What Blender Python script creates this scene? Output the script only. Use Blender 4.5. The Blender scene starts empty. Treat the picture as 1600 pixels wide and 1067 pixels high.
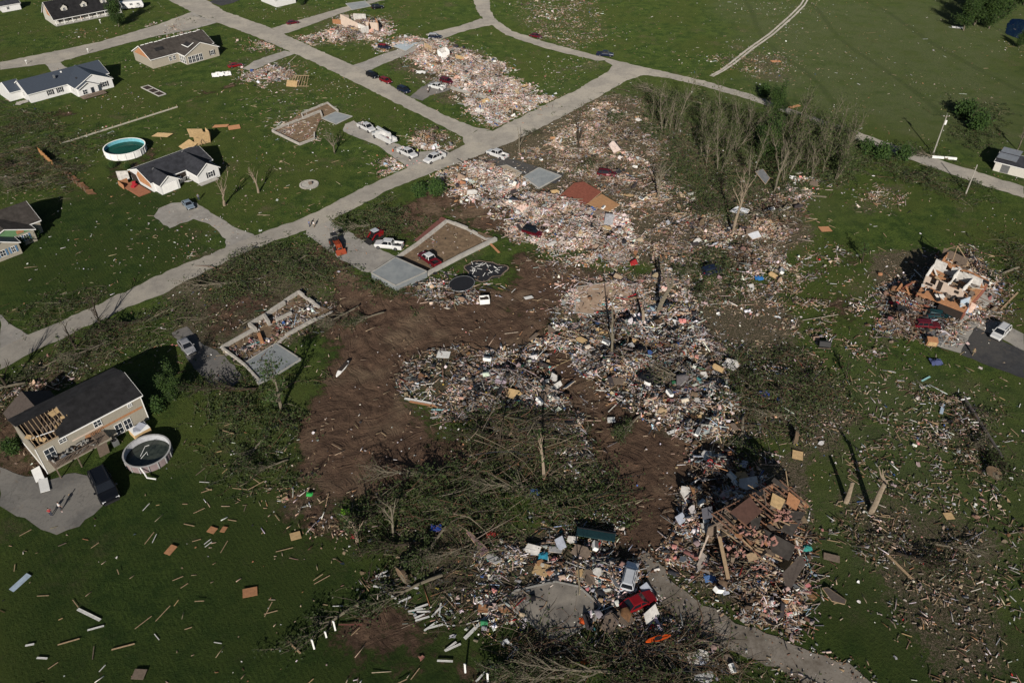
import bpy, math, random
import numpy as np
from mathutils import Matrix, Vector
R = math.radians
rnd = random.Random(7)
scene = bpy.context.scene
COL = scene.collection

# ------------------------------------------------------------------ camera, sky, sun, exposure
H_CAM = 95.0; TILT = 38.5; FPX = 1250.0
cam = bpy.data.cameras.new("camera"); co = bpy.data.objects.new("camera", cam); COL.objects.link(co)
co.location = (0, 0, H_CAM); co.rotation_euler = (R(90 - TILT), 0, 0)
cam.sensor_width = 36.0; cam.lens = 36.0 * FPX / 1600.0; cam.clip_end = 6000; cam.clip_start = 0.5
scene.camera = co
SUN_EL = 24.0; SUN_AZ = 3.5           # light travels towards +Y, turned this many degrees to +X
world = bpy.data.worlds.new("World"); scene.world = world; world.use_nodes = True
nt = world.node_tree; sky = nt.nodes.new('ShaderNodeTexSky'); sky.sky_type = 'NISHITA'; sky.sun_disc = False
sky.sun_elevation = R(SUN_EL); sky.sun_rotation = R(180 + SUN_AZ); sky.altitude = 200
bg = nt.nodes['Background']; nt.links.new(sky.outputs[0], bg.inputs[0]); bg.inputs[1].default_value = 0.05
sl = bpy.data.lights.new("sun", 'SUN'); sl.energy = 4.9; sl.angle = R(0.5); sl.color = (1.0, 0.93, 0.84)
so = bpy.data.objects.new("sun", sl); COL.objects.link(so)
d = Vector((math.sin(R(SUN_AZ)) * math.cos(R(SUN_EL)), math.cos(R(SUN_AZ)) * math.cos(R(SUN_EL)), -math.sin(R(SUN_EL))))
so.rotation_euler = d.to_track_quat('-Z', 'Y').to_euler()
scene.view_settings.view_transform = 'Standard'; scene.view_settings.look = 'None'
scene.view_settings.exposure = 0.0; scene.view_settings.gamma = 1.0

# ------------------------------------------------------------------ helpers
_c, _s = math.cos(R(TILT)), math.sin(R(TILT))
def G(px, py, z=0.0):
    """ground position of a point read off the photograph"""
    u = (px - 800) / FPX; v = (533.5 - py) / FPX
    t = (z - H_CAM) / (-_s + v * _c)
    return (u * t, (_c + v * _s) * t)
def GP(pts): return np.array([G(*p) for p in pts])
def hdg(a, b):
    p, q = G(*a), G(*b); return math.degrees(math.atan2(q[1] - p[1], q[0] - p[0]))

def tag(o, label=None, cat=None, group=None, kind=None):
    if label: o['label'] = label
    if cat: o['category'] = cat
    if group: o['group'] = group
    if kind: o['kind'] = kind
    return o
def empty(name, loc, rz=0, label=None, cat=None, group=None):
    o = bpy.data.objects.new(name, None); COL.objects.link(o)
    o.location = (loc[0], loc[1], loc[2] if len(loc) > 2 else 0); o.rotation_euler = (0, 0, R(rz))
    o.empty_display_size = 0.3
    return tag(o, label, cat, group)

def link(name, me, parent=None):
    o = bpy.data.objects.new(name, me); COL.objects.link(o)
    if parent: o.parent = parent
    return o
def mesh_np(name, V, faces, mats, col=None, parent=None, midx=None, smooth=False):
    """faces: list of int arrays (n,3) or (n,4); col: (nfaces,3)"""
    V = np.asarray(V, np.float32)
    me = bpy.data.meshes.new(name)
    fl = [np.asarray(f, np.int32) for f in faces if len(f)]
    nl = sum(f.size for f in fl); nf = sum(len(f) for f in fl)
    me.vertices.add(len(V)); me.vertices.foreach_set('co', V.ravel())
    me.loops.add(nl); me.loops.foreach_set('vertex_index', np.concatenate([f.ravel() for f in fl]))
    tot = np.concatenate([np.full(len(f), f.shape[1], np.int32) for f in fl])
    st = np.concatenate([[0], np.cumsum(tot)[:-1]]).astype(np.int32)
    me.polygons.add(nf); me.polygons.foreach_set('loop_start', st); me.polygons.foreach_set('loop_total', tot)
    if smooth: me.polygons.foreach_set('use_smooth', np.ones(nf, bool))
    if not isinstance(mats, (list, tuple)): mats = [mats]
    for m in mats: me.materials.append(m)
    if midx is not None: me.polygons.foreach_set('material_index', np.asarray(midx, np.int32))
    me.update(calc_edges=True)
    if col is not None:
        a = me.attributes.new('col', 'FLOAT_COLOR', 'FACE')
        c4 = np.ones((nf, 4), np.float32); c4[:, :3] = col
        a.data.foreach_set('color', c4.ravel())
    return link(name, me, parent)

CUBE = np.array([(-1,-1,-1),(1,-1,-1),(1,1,-1),(-1,1,-1),(-1,-1,1),(1,-1,1),(1,1,1),(-1,1,1)], float) * .5
CF = np.array([(0,3,2,1),(4,5,6,7),(0,1,5,4),(1,2,6,5),(2,3,7,6),(3,0,4,7)])
class MB:
    def __init__(s): s.v = []; s.f = []; s.n = 0; s.m = []; s.c = []
    def add(s, V, F, m=0, c=None):
        for p in V: s.v.append(tuple(p))
        for f in F: s.f.append(tuple(int(i) + s.n for i in f)); s.m.append(m); s.c.append(c or (1, 1, 1))
        s.n += len(V); return s
    def box(s, c, size, rz=0, m=0, rx=0, ry=0, col=None):
        V = CUBE * np.array(size)
        M = Matrix.Rotation(R(rz), 3, 'Z') @ Matrix.Rotation(R(ry), 3, 'Y') @ Matrix.Rotation(R(rx), 3, 'X')
        V = V @ np.array(M).T + np.array(c)
        return s.add(V, CF, m, col)
    def bar(s, a, b, w, t=None, m=0, col=None):
        a = Vector(a); b = Vector(b); t = t or w; L = (b - a).length
        q = (b - a).to_track_quat('X', 'Z').to_matrix()
        V = (CUBE * np.array((L, w, t))) @ np.array(q).T + np.array((a + b) / 2)
        return s.add(V, CF, m, col)
    def prism(s, poly, z0, z1, m=0, col=None):
        n = len(poly)
        V = [(p[0], p[1], z0) for p in poly] + [(p[0], p[1], z1) for p in poly]
        F = [tuple(range(n, 2 * n)), tuple(range(n - 1, -1, -1))] + [(i, (i + 1) % n, (i + 1) % n + n, i + n) for i in range(n)]
        return s.add(V, F, m, col)
    def loft(s, A, B, m=0, col=None):      # two matching rings -> solid
        n = len(A); V = list(A) + list(B)
        F = [tuple(range(n - 1, -1, -1)), tuple(range(n, 2 * n))] + [(i, (i + 1) % n, (i + 1) % n + n, i + n) for i in range(n)]
        return s.add(V, F, m, col)
    def tube(s, pts, rad, n=6, m=0, col=None):
        V, F = tube(pts, rad, n); return s.add(V, F, m, col)
    def build(s, name, mats, parent=None, smooth=False, colattr=False, bevel=0):
        me = bpy.data.meshes.new(name); me.from_pydata([tuple(map(float, v)) for v in s.v], [], s.f)
        if not isinstance(mats, (list, tuple)): mats = [mats]
        for x in mats: me.materials.append(x)
        me.polygons.foreach_set('material_index', np.array(s.m, np.int32))
        if smooth: me.polygons.foreach_set('use_smooth', np.ones(len(s.f), bool))
        if colattr:
            a = me.attributes.new('col', 'FLOAT_COLOR', 'FACE')
            a.data.foreach_set('color', np.array([(*c, 1) for c in s.c], np.float32).ravel())
        o = link(name, me, parent)
        if bevel:
            b = o.modifiers.new('bevel', 'BEVEL'); b.width = bevel; b.segments = 2; b.limit_method = 'ANGLE'
        return o
def tube(pts, rad, n=5):
    pts = [Vector(p) for p in pts]; V = []; F = []
    if not hasattr(rad, '__len__'): rad = [rad] * len(pts)
    for i, p in enumerate(pts):
        t = (pts[min(i + 1, len(pts) - 1)] - pts[max(i - 1, 0)])
        if t.length < 1e-6: t = Vector((0, 0, 1))
        t.normalize(); a = t.cross(Vector((0, 0, 1)))
        if a.length < .05: a = t.cross(Vector((0, 1, 0)))
        a.normalize(); b = t.cross(a)
        for k in range(n):
            an = 2 * math.pi * k / n; V.append(p + (a * math.cos(an) + b * math.sin(an)) * rad[i])
    for i in range(len(pts) - 1):
        for k in range(n): F.append((i*n+k, i*n+(k+1) % n, (i+1)*n+(k+1) % n, (i+1)*n+k))
    F.append(tuple(range(n - 1, -1, -1))); F.append(tuple(range((len(pts) - 1) * n, len(pts) * n)))
    return V, F

# numpy value noise + polygons
def vnoise(x, y, seed=0):
    xi = np.floor(x).astype(np.int64); yi = np.floor(y).astype(np.int64); fx = x - xi; fy = y - yi
    fx = fx*fx*(3-2*fx); fy = fy*fy*(3-2*fy)
    def h(a, b):
        n = (a * 374761393 + b * 668265263 + seed * 974634777) & 0x7fffffff
        n = ((n ^ (n >> 13)) * 1274126177) & 0x7fffffff
        return ((n ^ (n >> 16)) & 0xffff) / 65535.0
    return (h(xi, yi)*(1-fx)+h(xi+1, yi)*fx)*(1-fy)+(h(xi, yi+1)*(1-fx)+h(xi+1, yi+1)*fx)*fy
def fbm(x, y, sc, seed=0, o=4):
    r = 0; a = .5; t = 0
    for k in range(o): r = r + a*vnoise(x/sc, y/sc, seed+k*17); t += a; a *= .5; sc *= .5
    return r / t
def sdist(P, x, y):
    """signed distance to polygon (positive inside)"""
    x = np.asarray(x, float); y = np.asarray(y, float)
    d = np.full(x.shape, 1e9); ins = np.zeros(x.shape, bool); n = len(P)
    for i in range(n):
        ax, ay = P[i]; bx, by = P[(i+1) % n]
        ex, ey = bx-ax, by-ay; t = np.clip(((x-ax)*ex+(y-ay)*ey)/(ex*ex+ey*ey+1e-12), 0, 1)
        d = np.minimum(d, (x-ax-t*ex)**2+(y-ay-t*ey)**2)
        if ay != by:
            c = ((ay > y) != (by > y)) & (x < (bx-ax)*(y-ay)/(by-ay)+ax); ins ^= c
    d = np.sqrt(d); return np.where(ins, d, -d)
def sstep(a, b, x): t = np.clip((x-a)/(b-a), 0, 1); return t*t*(3-2*t)

# ------------------------------------------------------------------ materials
MATS = {}
def nmat(name):
    m = bpy.data.materials.new(name); m.use_nodes = True
    return m, m.node_tree, m.node_tree.nodes['Principled BSDF']
def N(t, typ, **kw):
    n = t.nodes.new(typ)
    for k, v in kw.items():
        if k in ('operation', 'blend_type', 'data_type', 'attribute_name', 'wave_type', 'feature', 'noise_dimensions', 'bands_direction', 'wave_profile'): setattr(n, k, v)
        else: n.inputs[k].default_value = v
    return n
def mat(name, c, rough=.75, metal=0, var=.25, vs=1.5, bump=.0, bs=8.0, c2=None, spec=.3, dr=1.0):
    """solid colour broken up by two noises: c -> c2"""
    if name in MATS: return MATS[name]
    m, t, b = nmat(name); L = t.links.new
    geo = t.nodes.new('ShaderNodeTexCoord')
    n = N(t, 'ShaderNodeTexNoise', Scale=vs, Detail=6.0, Roughness=.65); L(geo.outputs['Object'], n.inputs['Vector'])
    mx = N(t, 'ShaderNodeMix', data_type='RGBA')
    c2 = c2 or tuple(x * (1 - var) for x in c)
    mx.inputs[6].default_value = (*c, 1); mx.inputs[7].default_value = (*c2, 1)
    mr = N(t, 'ShaderNodeMapRange'); mr.inputs[1].default_value = .35; mr.inputs[2].default_value = .65
    L(n.outputs[0], mr.inputs[0]); L(mr.outputs[0], mx.inputs[0]); L(mx.outputs[2], b.inputs['Base Color'])
    b.inputs['Roughness'].default_value = rough; b.inputs['Metallic'].default_value = metal
    b.inputs['Specular IOR Level'].default_value = spec; b.inputs['Diffuse Roughness'].default_value = dr
    if bump:
        n2 = N(t, 'ShaderNodeTexNoise', Scale=bs, Detail=4.0); L(geo.outputs['Object'], n2.inputs['Vector'])
        bp = N(t, 'ShaderNodeBump', Strength=bump, Distance=.1); L(n2.outputs[0], bp.inputs['Height']); L(bp.outputs[0], b.inputs['Normal'])
    MATS[name] = m; return m
def stripes(name, c, pitch, axis='z', depth=.5, dark=.75, rough=.6, spec=.3):
    """boards, lap siding or shingle courses: lines every `pitch` metres along one object axis"""
    if name in MATS: return MATS[name]
    m, t, b = nmat(name); L = t.links.new
    tc = t.nodes.new('ShaderNodeTexCoord'); sp = t.nodes.new('ShaderNodeSeparateXYZ'); L(tc.outputs['Object'], sp.inputs[0])
    md = N(t, 'ShaderNodeMath', operation='FRACT'); dv = N(t, 'ShaderNodeMath', operation='DIVIDE'); dv.inputs[1].default_value = pitch
    L(sp.outputs['xyz'.index(axis)], dv.inputs[0]); L(dv.outputs[0], md.inputs[0])
    gt = N(t, 'ShaderNodeMath', operation='GREATER_THAN'); gt.inputs[1].default_value = .85; L(md.outputs[0], gt.inputs[0])
    n = N(t, 'ShaderNodeTexNoise', Scale=2.0, Detail=6.0); L(tc.outputs['Object'], n.inputs['Vector'])
    mx = N(t, 'ShaderNodeMix', data_type='RGBA'); mx.inputs[6].default_value = (*c, 1); mx.inputs[7].default_value = (*[x*dark for x in c], 1)
    L(gt.outputs[0], mx.inputs[0])
    m2 = N(t, 'ShaderNodeMix', data_type='RGBA', blend_type='MULTIPLY'); m2.inputs[0].default_value = depth
    L(mx.outputs[2], m2.inputs[6]); L(n.outputs[0], m2.inputs[7]); L(m2.outputs[2], b.inputs['Base Color'])
    b.inputs['Roughness'].default_value = rough; b.inputs['Specular IOR Level'].default_value = spec
    bp = N(t, 'ShaderNodeBump', Strength=.4, Distance=.03); L(md.outputs[0], bp.inputs['Height']); L(bp.outputs[0], b.inputs['Normal'])
    MATS[name] = m; return m
def colmat(name, rough=.85, spec=.25, var=.35, vs=3.0):
    m, t, b = nmat(name); L = t.links.new
    at = N(t, 'ShaderNodeAttribute', attribute_name='col')
    tc = t.nodes.new('ShaderNodeTexCoord'); n = N(t, 'ShaderNodeTexNoise', Scale=vs, Detail=5.0); L(tc.outputs['Object'], n.inputs['Vector'])
    mr = N(t, 'ShaderNodeMapRange'); mr.inputs[1].default_value = .3; mr.inputs[2].default_value = .7; mr.inputs[3].default_value = 1-var; mr.inputs[4].default_value = 1.08
    L(n.outputs[0], mr.inputs[0])
    mu = N(t, 'ShaderNodeMix', data_type='RGBA', blend_type='MULTIPLY'); mu.inputs[0].default_value = 1
    L(at.outputs['Color'], mu.inputs[6]); L(mr.outputs[0], mu.inputs[7]); L(mu.outputs[2], b.inputs['Base Color'])
    b.inputs['Roughness'].default_value = rough; b.inputs['Specular IOR Level'].default_value = spec; b.inputs['Diffuse Roughness'].default_value = 1.0
    return m
M_DEB = colmat('mixed debris'); M_LEAF = colmat('foliage', .7, .2, .3, .6); M_BARKC = colmat('bark', .9, .1, .4, 2.0)

def ground_mat():
    m, t, b = nmat('grass and soil'); L = t.links.new
    g = t.nodes.new('ShaderNodeNewGeometry'); pos = g.outputs['Position']
    at = N(t, 'ShaderNodeAttribute', attribute_name='mask'); sp = t.nodes.new('ShaderNodeSeparateColor'); L(at.outputs['Color'], sp.inputs[0])
    def noise(sc, det=5, rough=.6, dist=0):
        n = N(t, 'ShaderNodeTexNoise', Scale=sc, Detail=float(det), Roughness=rough, Distortion=float(dist)); L(pos, n.inputs['Vector']); return n.outputs[0]
    def rng(s, a, b_, c=0., d_=1.):
        r = N(t, 'ShaderNodeMapRange'); r.interpolation_type = 'SMOOTHSTEP'
        for i, v in enumerate((a, b_, c, d_)): r.inputs[1+i].default_value = v
        L(s, r.inputs[0]); return r.outputs[0]
    def math2(op, a, b_):
        n = N(t, 'ShaderNodeMath', operation=op)
        for i, v in enumerate((a, b_)):
            if isinstance(v, (int, float)): n.inputs[i].default_value = v
            else: L(v, n.inputs[i])
        return n.outputs[0]
    def mix(f, a, b_):
        n = N(t, 'ShaderNodeMix', data_type='RGBA')
        for i, v in ((0, f), (6, a), (7, b_)):
            if isinstance(v, tuple): n.inputs[i].default_value = (*v, 1)
            elif isinstance(v, (int, float)): n.inputs[i].default_value = v
            else: L(v, n.inputs[i])
        return n.outputs[2]
    big = noise(.035, 6, .65); mid = noise(.28, 8, .75); fine = noise(2.2, 7, .8); vf = noise(8, 4, .75); pat = noise(.09, 7, .7)
    gr = mix(rng(mid, .38, .62), (.032, .058, .013), (.080, .116, .025))
    gr = mix(rng(big, .40, .60, 0, .8), gr, mix(rng(fine, .38, .62), (.044, .064, .015), (.100, .118, .028)))
    gr = mix(rng(fine, .45, .62, 0, .7), gr, (.015, .027, .008))
    gr = mix(rng(vf, .55, .72, 0, .6), gr, (.105, .115, .045))
    # worn, thin and yellowed places
    gr = mix(math2('MULTIPLY', rng(pat, .55, .68), rng(noise(1.3, 6, .8), .35, .6)), gr, mix(rng(vf, .4, .6), (.060, .056, .026), (.125, .110, .060)))
    # trampled olive field with faint tyre curves
    ol = mix(rng(fine, .38, .62), (.048, .068, .026), (.095, .114, .044)); ol = mix(rng(noise(.7, 6, .8), .4, .62, 0, .6), ol, (.085, .092, .045))
    wt = N(t, 'ShaderNodeTexWave', Scale=.011, Distortion=26.0, Detail=2.0); wt.inputs['Detail Scale'].default_value = .25; L(pos, wt.inputs['Vector'])
    ol = mix(rng(wt.outputs['Fac'], .975, .998, 0, .3), ol, (.022, .033, .013))
    f_dry = math2('MULTIPLY', sp.outputs[2], rng(noise(.12, 6, .7), .3, .6, .3, 1))
    gr = mix(f_dry, gr, ol)
    # mown stripes (alpha); light fall-off painted as darker grass on the lower lawns
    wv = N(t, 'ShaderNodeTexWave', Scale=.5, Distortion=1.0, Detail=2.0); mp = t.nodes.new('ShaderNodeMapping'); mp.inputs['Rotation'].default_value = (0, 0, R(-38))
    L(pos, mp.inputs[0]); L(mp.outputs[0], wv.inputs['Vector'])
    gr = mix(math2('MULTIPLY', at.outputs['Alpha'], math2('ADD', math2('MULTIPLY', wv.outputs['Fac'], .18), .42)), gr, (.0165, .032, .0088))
    # litter: straw, splinters, insulation shreds pressed into the grass
    lit = mix(rng(vf, .42, .66), (.072, .056, .036), (.25, .20, .15)); lit = mix(rng(noise(3.5, 5, .8), .45, .58), lit, (.042, .045, .022))
    fl = rng(math2('ADD', sp.outputs[1], math2('MULTIPLY', math2('SUBTRACT', noise(1.1, 8, .8), .5), 1.5)), .42, .66)
    c = mix(fl, gr, lit)
    # mud
    def aniso(rot, sx, sy, sc, dist):
        mp0 = t.nodes.new('ShaderNodeMapping'); mp0.inputs['Rotation'].default_value = (0, 0, R(-rot)); wob = t.nodes.new('ShaderNodeVectorMath'); wob.operation = 'MULTIPLY_ADD'
        wn = N(t, 'ShaderNodeTexNoise', Scale=.045, Detail=2.0); L(pos, wn.inputs['Vector']); L(wn.outputs['Color'], wob.inputs[0]); wob.inputs[1].default_value = (26, 26, 0); L(pos, wob.inputs[2]); L(wob.outputs[0], mp0.inputs[0])
        mpp = t.nodes.new('ShaderNodeMapping'); mpp.inputs['Scale'].default_value = (sx, sy, 1); L(mp0.outputs[0], mpp.inputs[0])
        n = N(t, 'ShaderNodeTexNoise', Scale=sc, Detail=4.0, Roughness=.6, Distortion=float(dist)); L(mpp.outputs[0], n.inputs['Vector']); return n.outputs[0]
    rut = math2('MINIMUM', aniso(118, .13, 1.0, .95, .5), aniso(20, .2, 1.0, .8, .8))
    clod = noise(1.6, 8, .8)
    md = mix(rng(noise(.35, 8, .75), .35, .65), (.125, .080, .054), (.066, .042, .030)); md = mix(rng(noise(.08, 4), .5, .65, 0, .7), md, (.150, .108, .072))
    md = mix(rng(rut, .38, .29, 0, .8), md, (.024, .016, .012)); md = mix(rng(clod, .55, .66, 0, .5), md, (.16, .115, .080))
    md = mix(rng(vf, .64, .74, 0, .5), md, (.24, .19, .14))
    fm = rng(math2('ADD', sp.outputs[0], math2('MULTIPLY', math2('SUBTRACT', noise(.26, 9, .85), .5), 2.7)), .34, .66)
    c = mix(fm, c, md); L(c, b.inputs['Base Color'])
    b.inputs['Roughness'].default_value = .95; b.inputs['Specular IOR Level'].default_value = .08; b.inputs['Diffuse Roughness'].default_value = 1
    # relief: ruts in mud, tufts in grass
    hm = math2('ADD', math2('MULTIPLY', rut, 3.4), math2('MULTIPLY', clod, 1.6))
    hg = math2('ADD', math2('MULTIPLY', fine, 1.5), math2('MULTIPLY', vf, .7))
    hh = mix(fm, hg, hm)
    bp = N(t, 'ShaderNodeBump', Strength=.8, Distance=.4); L(hh, bp.inputs['Height']); L(bp.outputs[0], b.inputs['Normal'])
    return m

# ------------------------------------------------------------------ roads (outlines)
ROADS = {
 'main_road': [(0,578),(50,552),(130,513),(200,481),(255,459),(330,420),(400,388),(470,363),(540,334),(600,301),(680,268),(760,240),(820,213),(890,177),(950,144),(980,126),(1005,118),
               (1040,122),(1100,136),(1170,156),(1240,181),(1320,212),(1400,242),(1500,278),(1600,310),(1600,292),(1500,260),(1400,228),(1320,200),(1250,176),(1170,147),(1100,127),(1000,104),(950,92),
               (945,95),(958,103),(950,112),(900,142),(850,165),(800,190),(770,205),(745,204),(735,212),(722,212),(726,226),(700,240),(640,262),(560,297),(480,339),(392,370),(352,388),(260,425),(150,478),(45,524),(0,545)],
 'side_road': [(262,0),(300,20),(340,36),(400,58),(450,80),(520,112),(580,142),(640,172),(700,202),(720,213),(735,212),(745,204),(770,205),(745,200),(700,183),(640,152),(600,128),(560,106),(500,80),(420,43),(350,18),(322,0)],
 'upper_road': [(740,0),(746,20),(760,34),(790,55),(850,76),(930,95),(945,95),(950,92),(900,79),(850,66),(800,49),(775,32),(766,16),(765,0)],
 'left_road': [(0,98),(80,82),(160,65),(250,38),(292,22),(330,36),(280,48),(250,56),(180,73),(92,98),(0,110)],
 'top_road': [(425,45),(475,30),(530,14),(590,-2),(610,-2),(560,12),(490,38),(452,52),(440,54)],
 'link_road': [(665,54),(720,41),(750,30),(765,30),(768,40),(740,46),(720,51),(680,65)],
}
DRIVES = {   # name: (outline, material key)
 'driveway_white_house': ([(66,95),(88,93),(104,106),(118,112),(95,118),(80,112)], 'conc'),
 'driveway_crossroads': ([(540,106),(560,100),(600,84),(636,74),(660,64),(668,72),(640,84),(600,100),(575,112),(566,110)], 'conc'),
 'driveway_utility_trucks': ([(539,194),(552,189),(600,216),(650,238),(692,234),(706,240),(640,264),(590,228),(536,206)], 'conc'),
 'driveway_pool_house': ([(240,338),(248,326),(268,318),(302,315),(335,335),(360,352),(395,366),(402,374),(352,388),(352,374),(340,360),(322,348),(303,343),(282,350),(265,357),(252,348)], 'conc'),
 'driveway_garage_slab': ([(478,341),(508,330),(522,348),(560,372),(600,392),(622,402),(584,426),(566,424),(530,404),(492,376),(478,366)], 'conc'),
 'driveway_block_house': ([(268,520),(292,510),(318,538),(352,556),(378,588),(357,609),(330,602),(302,575)], 'asph'),
 'driveway_two_storey_house': ([(0,728),(30,742),(78,748),(118,738),(140,742),(158,770),(166,786),(124,822),(88,836),(66,826),(0,790)], 'conc2'),
 'driveway_ruined_brick_house': ([(1440,520),(1490,508),(1520,500),(1560,502),(1600,522),(1600,548),(1524,510),(1500,553),(1465,541)], 'conc'),
 'driveway_black_asphalt': ([(1524,511),(1600,549),(1600,592),(1500,554)], 'asphd'),
 'driveway_white_pickup': ([(756,250),(790,246),(830,258),(882,272),(868,288),(830,276),(782,266)], 'asphd'),
 'driveway_left_edge': ([(0,492),(20,508),(45,524),(0,545)], 'conc'),
 'driveway_red_trucks': ([(640,152),(655,139),(678,126),(712,132),(700,142),(672,150),(660,158)], 'asph'),
 'driveway_white_debris': ([(292,22),(322,12),(345,16),(340,36),(300,47),(272,52),(250,56)], 'conc'),
 'driveway_far_left': ([(378,108),(398,96),(420,88),(445,80),(462,84),(440,92),(410,104),(392,112)], 'conc'),
 'parking_dark_asphalt': ([(326,4),(340,-2),(380,-2),(362,6),(345,10)], 'asphd'),
 'track': ([(1012,862),(1000,868),(1006,892),(1024,935),(1040,955),(1080,982),(1130,1012),(1180,1034),(1230,1052),(1262,1067),(1300,1090),(1400,1090),(1362,1067),(1325,1040),(1290,1026),(1235,1006),(1195,988),(1150,970),(1100,945),(1060,912),(1035,890)], 'grav'),
}
# soil
MUD = [
 ([(520,430),(560,455),(600,462),(640,462),(700,478),(760,470),(820,478),(862,500),(860,530),(800,545),(700,540),(650,552),(625,590),(640,625),(700,660),(745,700),(735,740),(660,765),(600,790),(540,790),(480,775),(450,740),(440,690),(470,650),(500,600),(525,560),(510,520),(520,480)], 1.0),
 ([(760,330),(800,350),(850,400),(915,425),(905,450),(880,480),(850,520),(800,500),(740,480),(690,470),(720,450),(770,440),(790,400)], .9),
 ([(560,335),(640,308),(720,285),(775,290),(800,360),(770,385),(700,335),(640,372),(600,372),(560,385),(505,430),(530,395)], .75),
 ([(500,395),(540,410),(575,440),(600,470),(560,475),(520,450)], .9),
 ([(840,530),(880,545),(920,590),(990,648),(1045,670),(1090,700),(1075,760),(1055,830),(1015,885),(985,865),(960,790),(935,730),(905,660),(870,610)], .95),
 ([(400,735),(520,740),(570,800),(600,830),(640,870),(560,880),(470,865),(420,820)], .62),
 ([(1110,690),(1160,700),(1210,740),(1150,720),(1100,715)], .8),
 ([(530,985),(590,930),(625,945),(640,960),(610,1000),(568,1018)], .85),
 ([(630,990),(680,985),(700,1015),(660,1025),(635,1010)], .6),
 ([(320,480),(400,455),(470,440),(440,470),(380,500),(330,530)], .55),
 ([(0,600),(110,560),(180,565),(110,610),(40,650),(0,660)], .5),
 ([(300,146),(370,128),(380,133),(315,152)], .9),
 ([(35,195),(95,170),(105,177),(50,202)], .7),
 ([(0,655),(40,690),(60,735),(20,740),(0,730)], .7),
 ([(1260,460),(1330,455),(1355,490),(1310,525),(1270,510)], .55),
 ([(1300,960),(1345,985),(1360,1010),(1320,1000)],.3),
 ([(660,905),(740,900),(790,960),(745,985),(700,950)], .35),
 ([(690,1030),(760,1020),(830,1067),(740,1067)], .6),
 ([(600,92),(760,88),(850,160),(790,200),(720,160)], .3),
 ([(975,850),(1030,850),(1070,930),(1020,940)], .9), ([(1300,395),(1340,390),(1345,420),(1300,425)], .5), ([(180,262),(230,250),(225,268),(170,275)], .6), ([(225,215),(262,222),(240,245),(215,238)], .8),
]
LITTER = [
 ([(780,0),(930,0),(960,60),(900,80),(830,60)], .45),
 ([(830,90),(945,98),(900,130),(850,150)], .55),
 ([(600,60),(740,70),(860,165),(790,200),(640,130)], .6),
 ([(850,160),(960,150),(1080,200),(1240,280),(1270,360),(1200,440),(1000,420),(800,330),(690,275)], .85),
 ([(860,440),(1060,400),(1240,430),(1290,600),(1290,700),(1060,710),(900,640),(850,540)], .9),
 ([(600,540),(870,520),(950,700),(900,760),(720,720),(620,640)], .75),
 ([(1040,680),(1270,690),(1270,1010),(1060,950),(1030,820)], .95),
 ([(560,780),(760,820),(980,780),(1010,930),(900,1067),(800,1000),(600,900)], .7),
 ([(850,960),(1000,950),(1250,1067),(800,1067)], .9),
 ([(1270,740),(1400,780),(1600,760),(1600,1067),(1460,1067),(1340,880)], .62),
 ([(1280,420),(1400,400),(1420,560),(1290,560)], .45),
 ([(1230,540),(1560,580),(1600,760),(1270,720)], .40),
 ([(1360,400),(1560,380),(1570,520),(1380,540)], .8),
 ([(1440,620),(1560,620),(1570,760),(1440,780)], .68),
 ([(320,400),(540,380),(560,520),(330,560),(160,560),(240,480)], .65),
 ([(0,560),(280,470),(320,560),(0,650)], .60),
 ([(380,740),(560,740),(600,880),(400,850)], .6),
 ([(20,480),(190,440),(180,470),(60,510)], .5),
 ([(0,200),(100,190),(160,320),(60,300),(0,300)], .45),
 ([(470,10),(620,20),(620,80),(480,75)], .5),
 ([(380,90),(500,90),(490,150),(380,140)], .5),
 ([(400,160),(560,160),(520,235),(420,225)], .45),
 ([(1120,60),(1260,80),(1240,130),(1150,120)], .55),
 ([(630,190),(730,210),(690,245),(620,250)], .6),
 ([(1330,285),(1410,290),(1400,330),(1330,325)], .6),
 ([(1480,140),(1560,150),(1550,200),(1480,190)], .5),
]
DRY = [([(1130,0),(1600,0),(1600,260),(1200,160)], 1.0), ([(1280,560),(1600,620),(1600,1067),(1260,900)], .8), ([(380,560),(620,720),(700,1000),(300,760)], .25), ([(860,130),(1150,150),(1280,330),(900,320)], .7)]
MOWN_FALLOFF = [([(0,340),(250,260),(340,400),(60,510),(0,480)], 1.0), ([(0,770),(300,720),(560,860),(800,1067),(760,1150),(0,1150)], 1.0), ([(1180,880),(1400,900),(1600,1000),(1600,1100),(1300,1100)], .8)]  # mown lawn first; the lower two outlines also carry painted light fall-off

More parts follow.
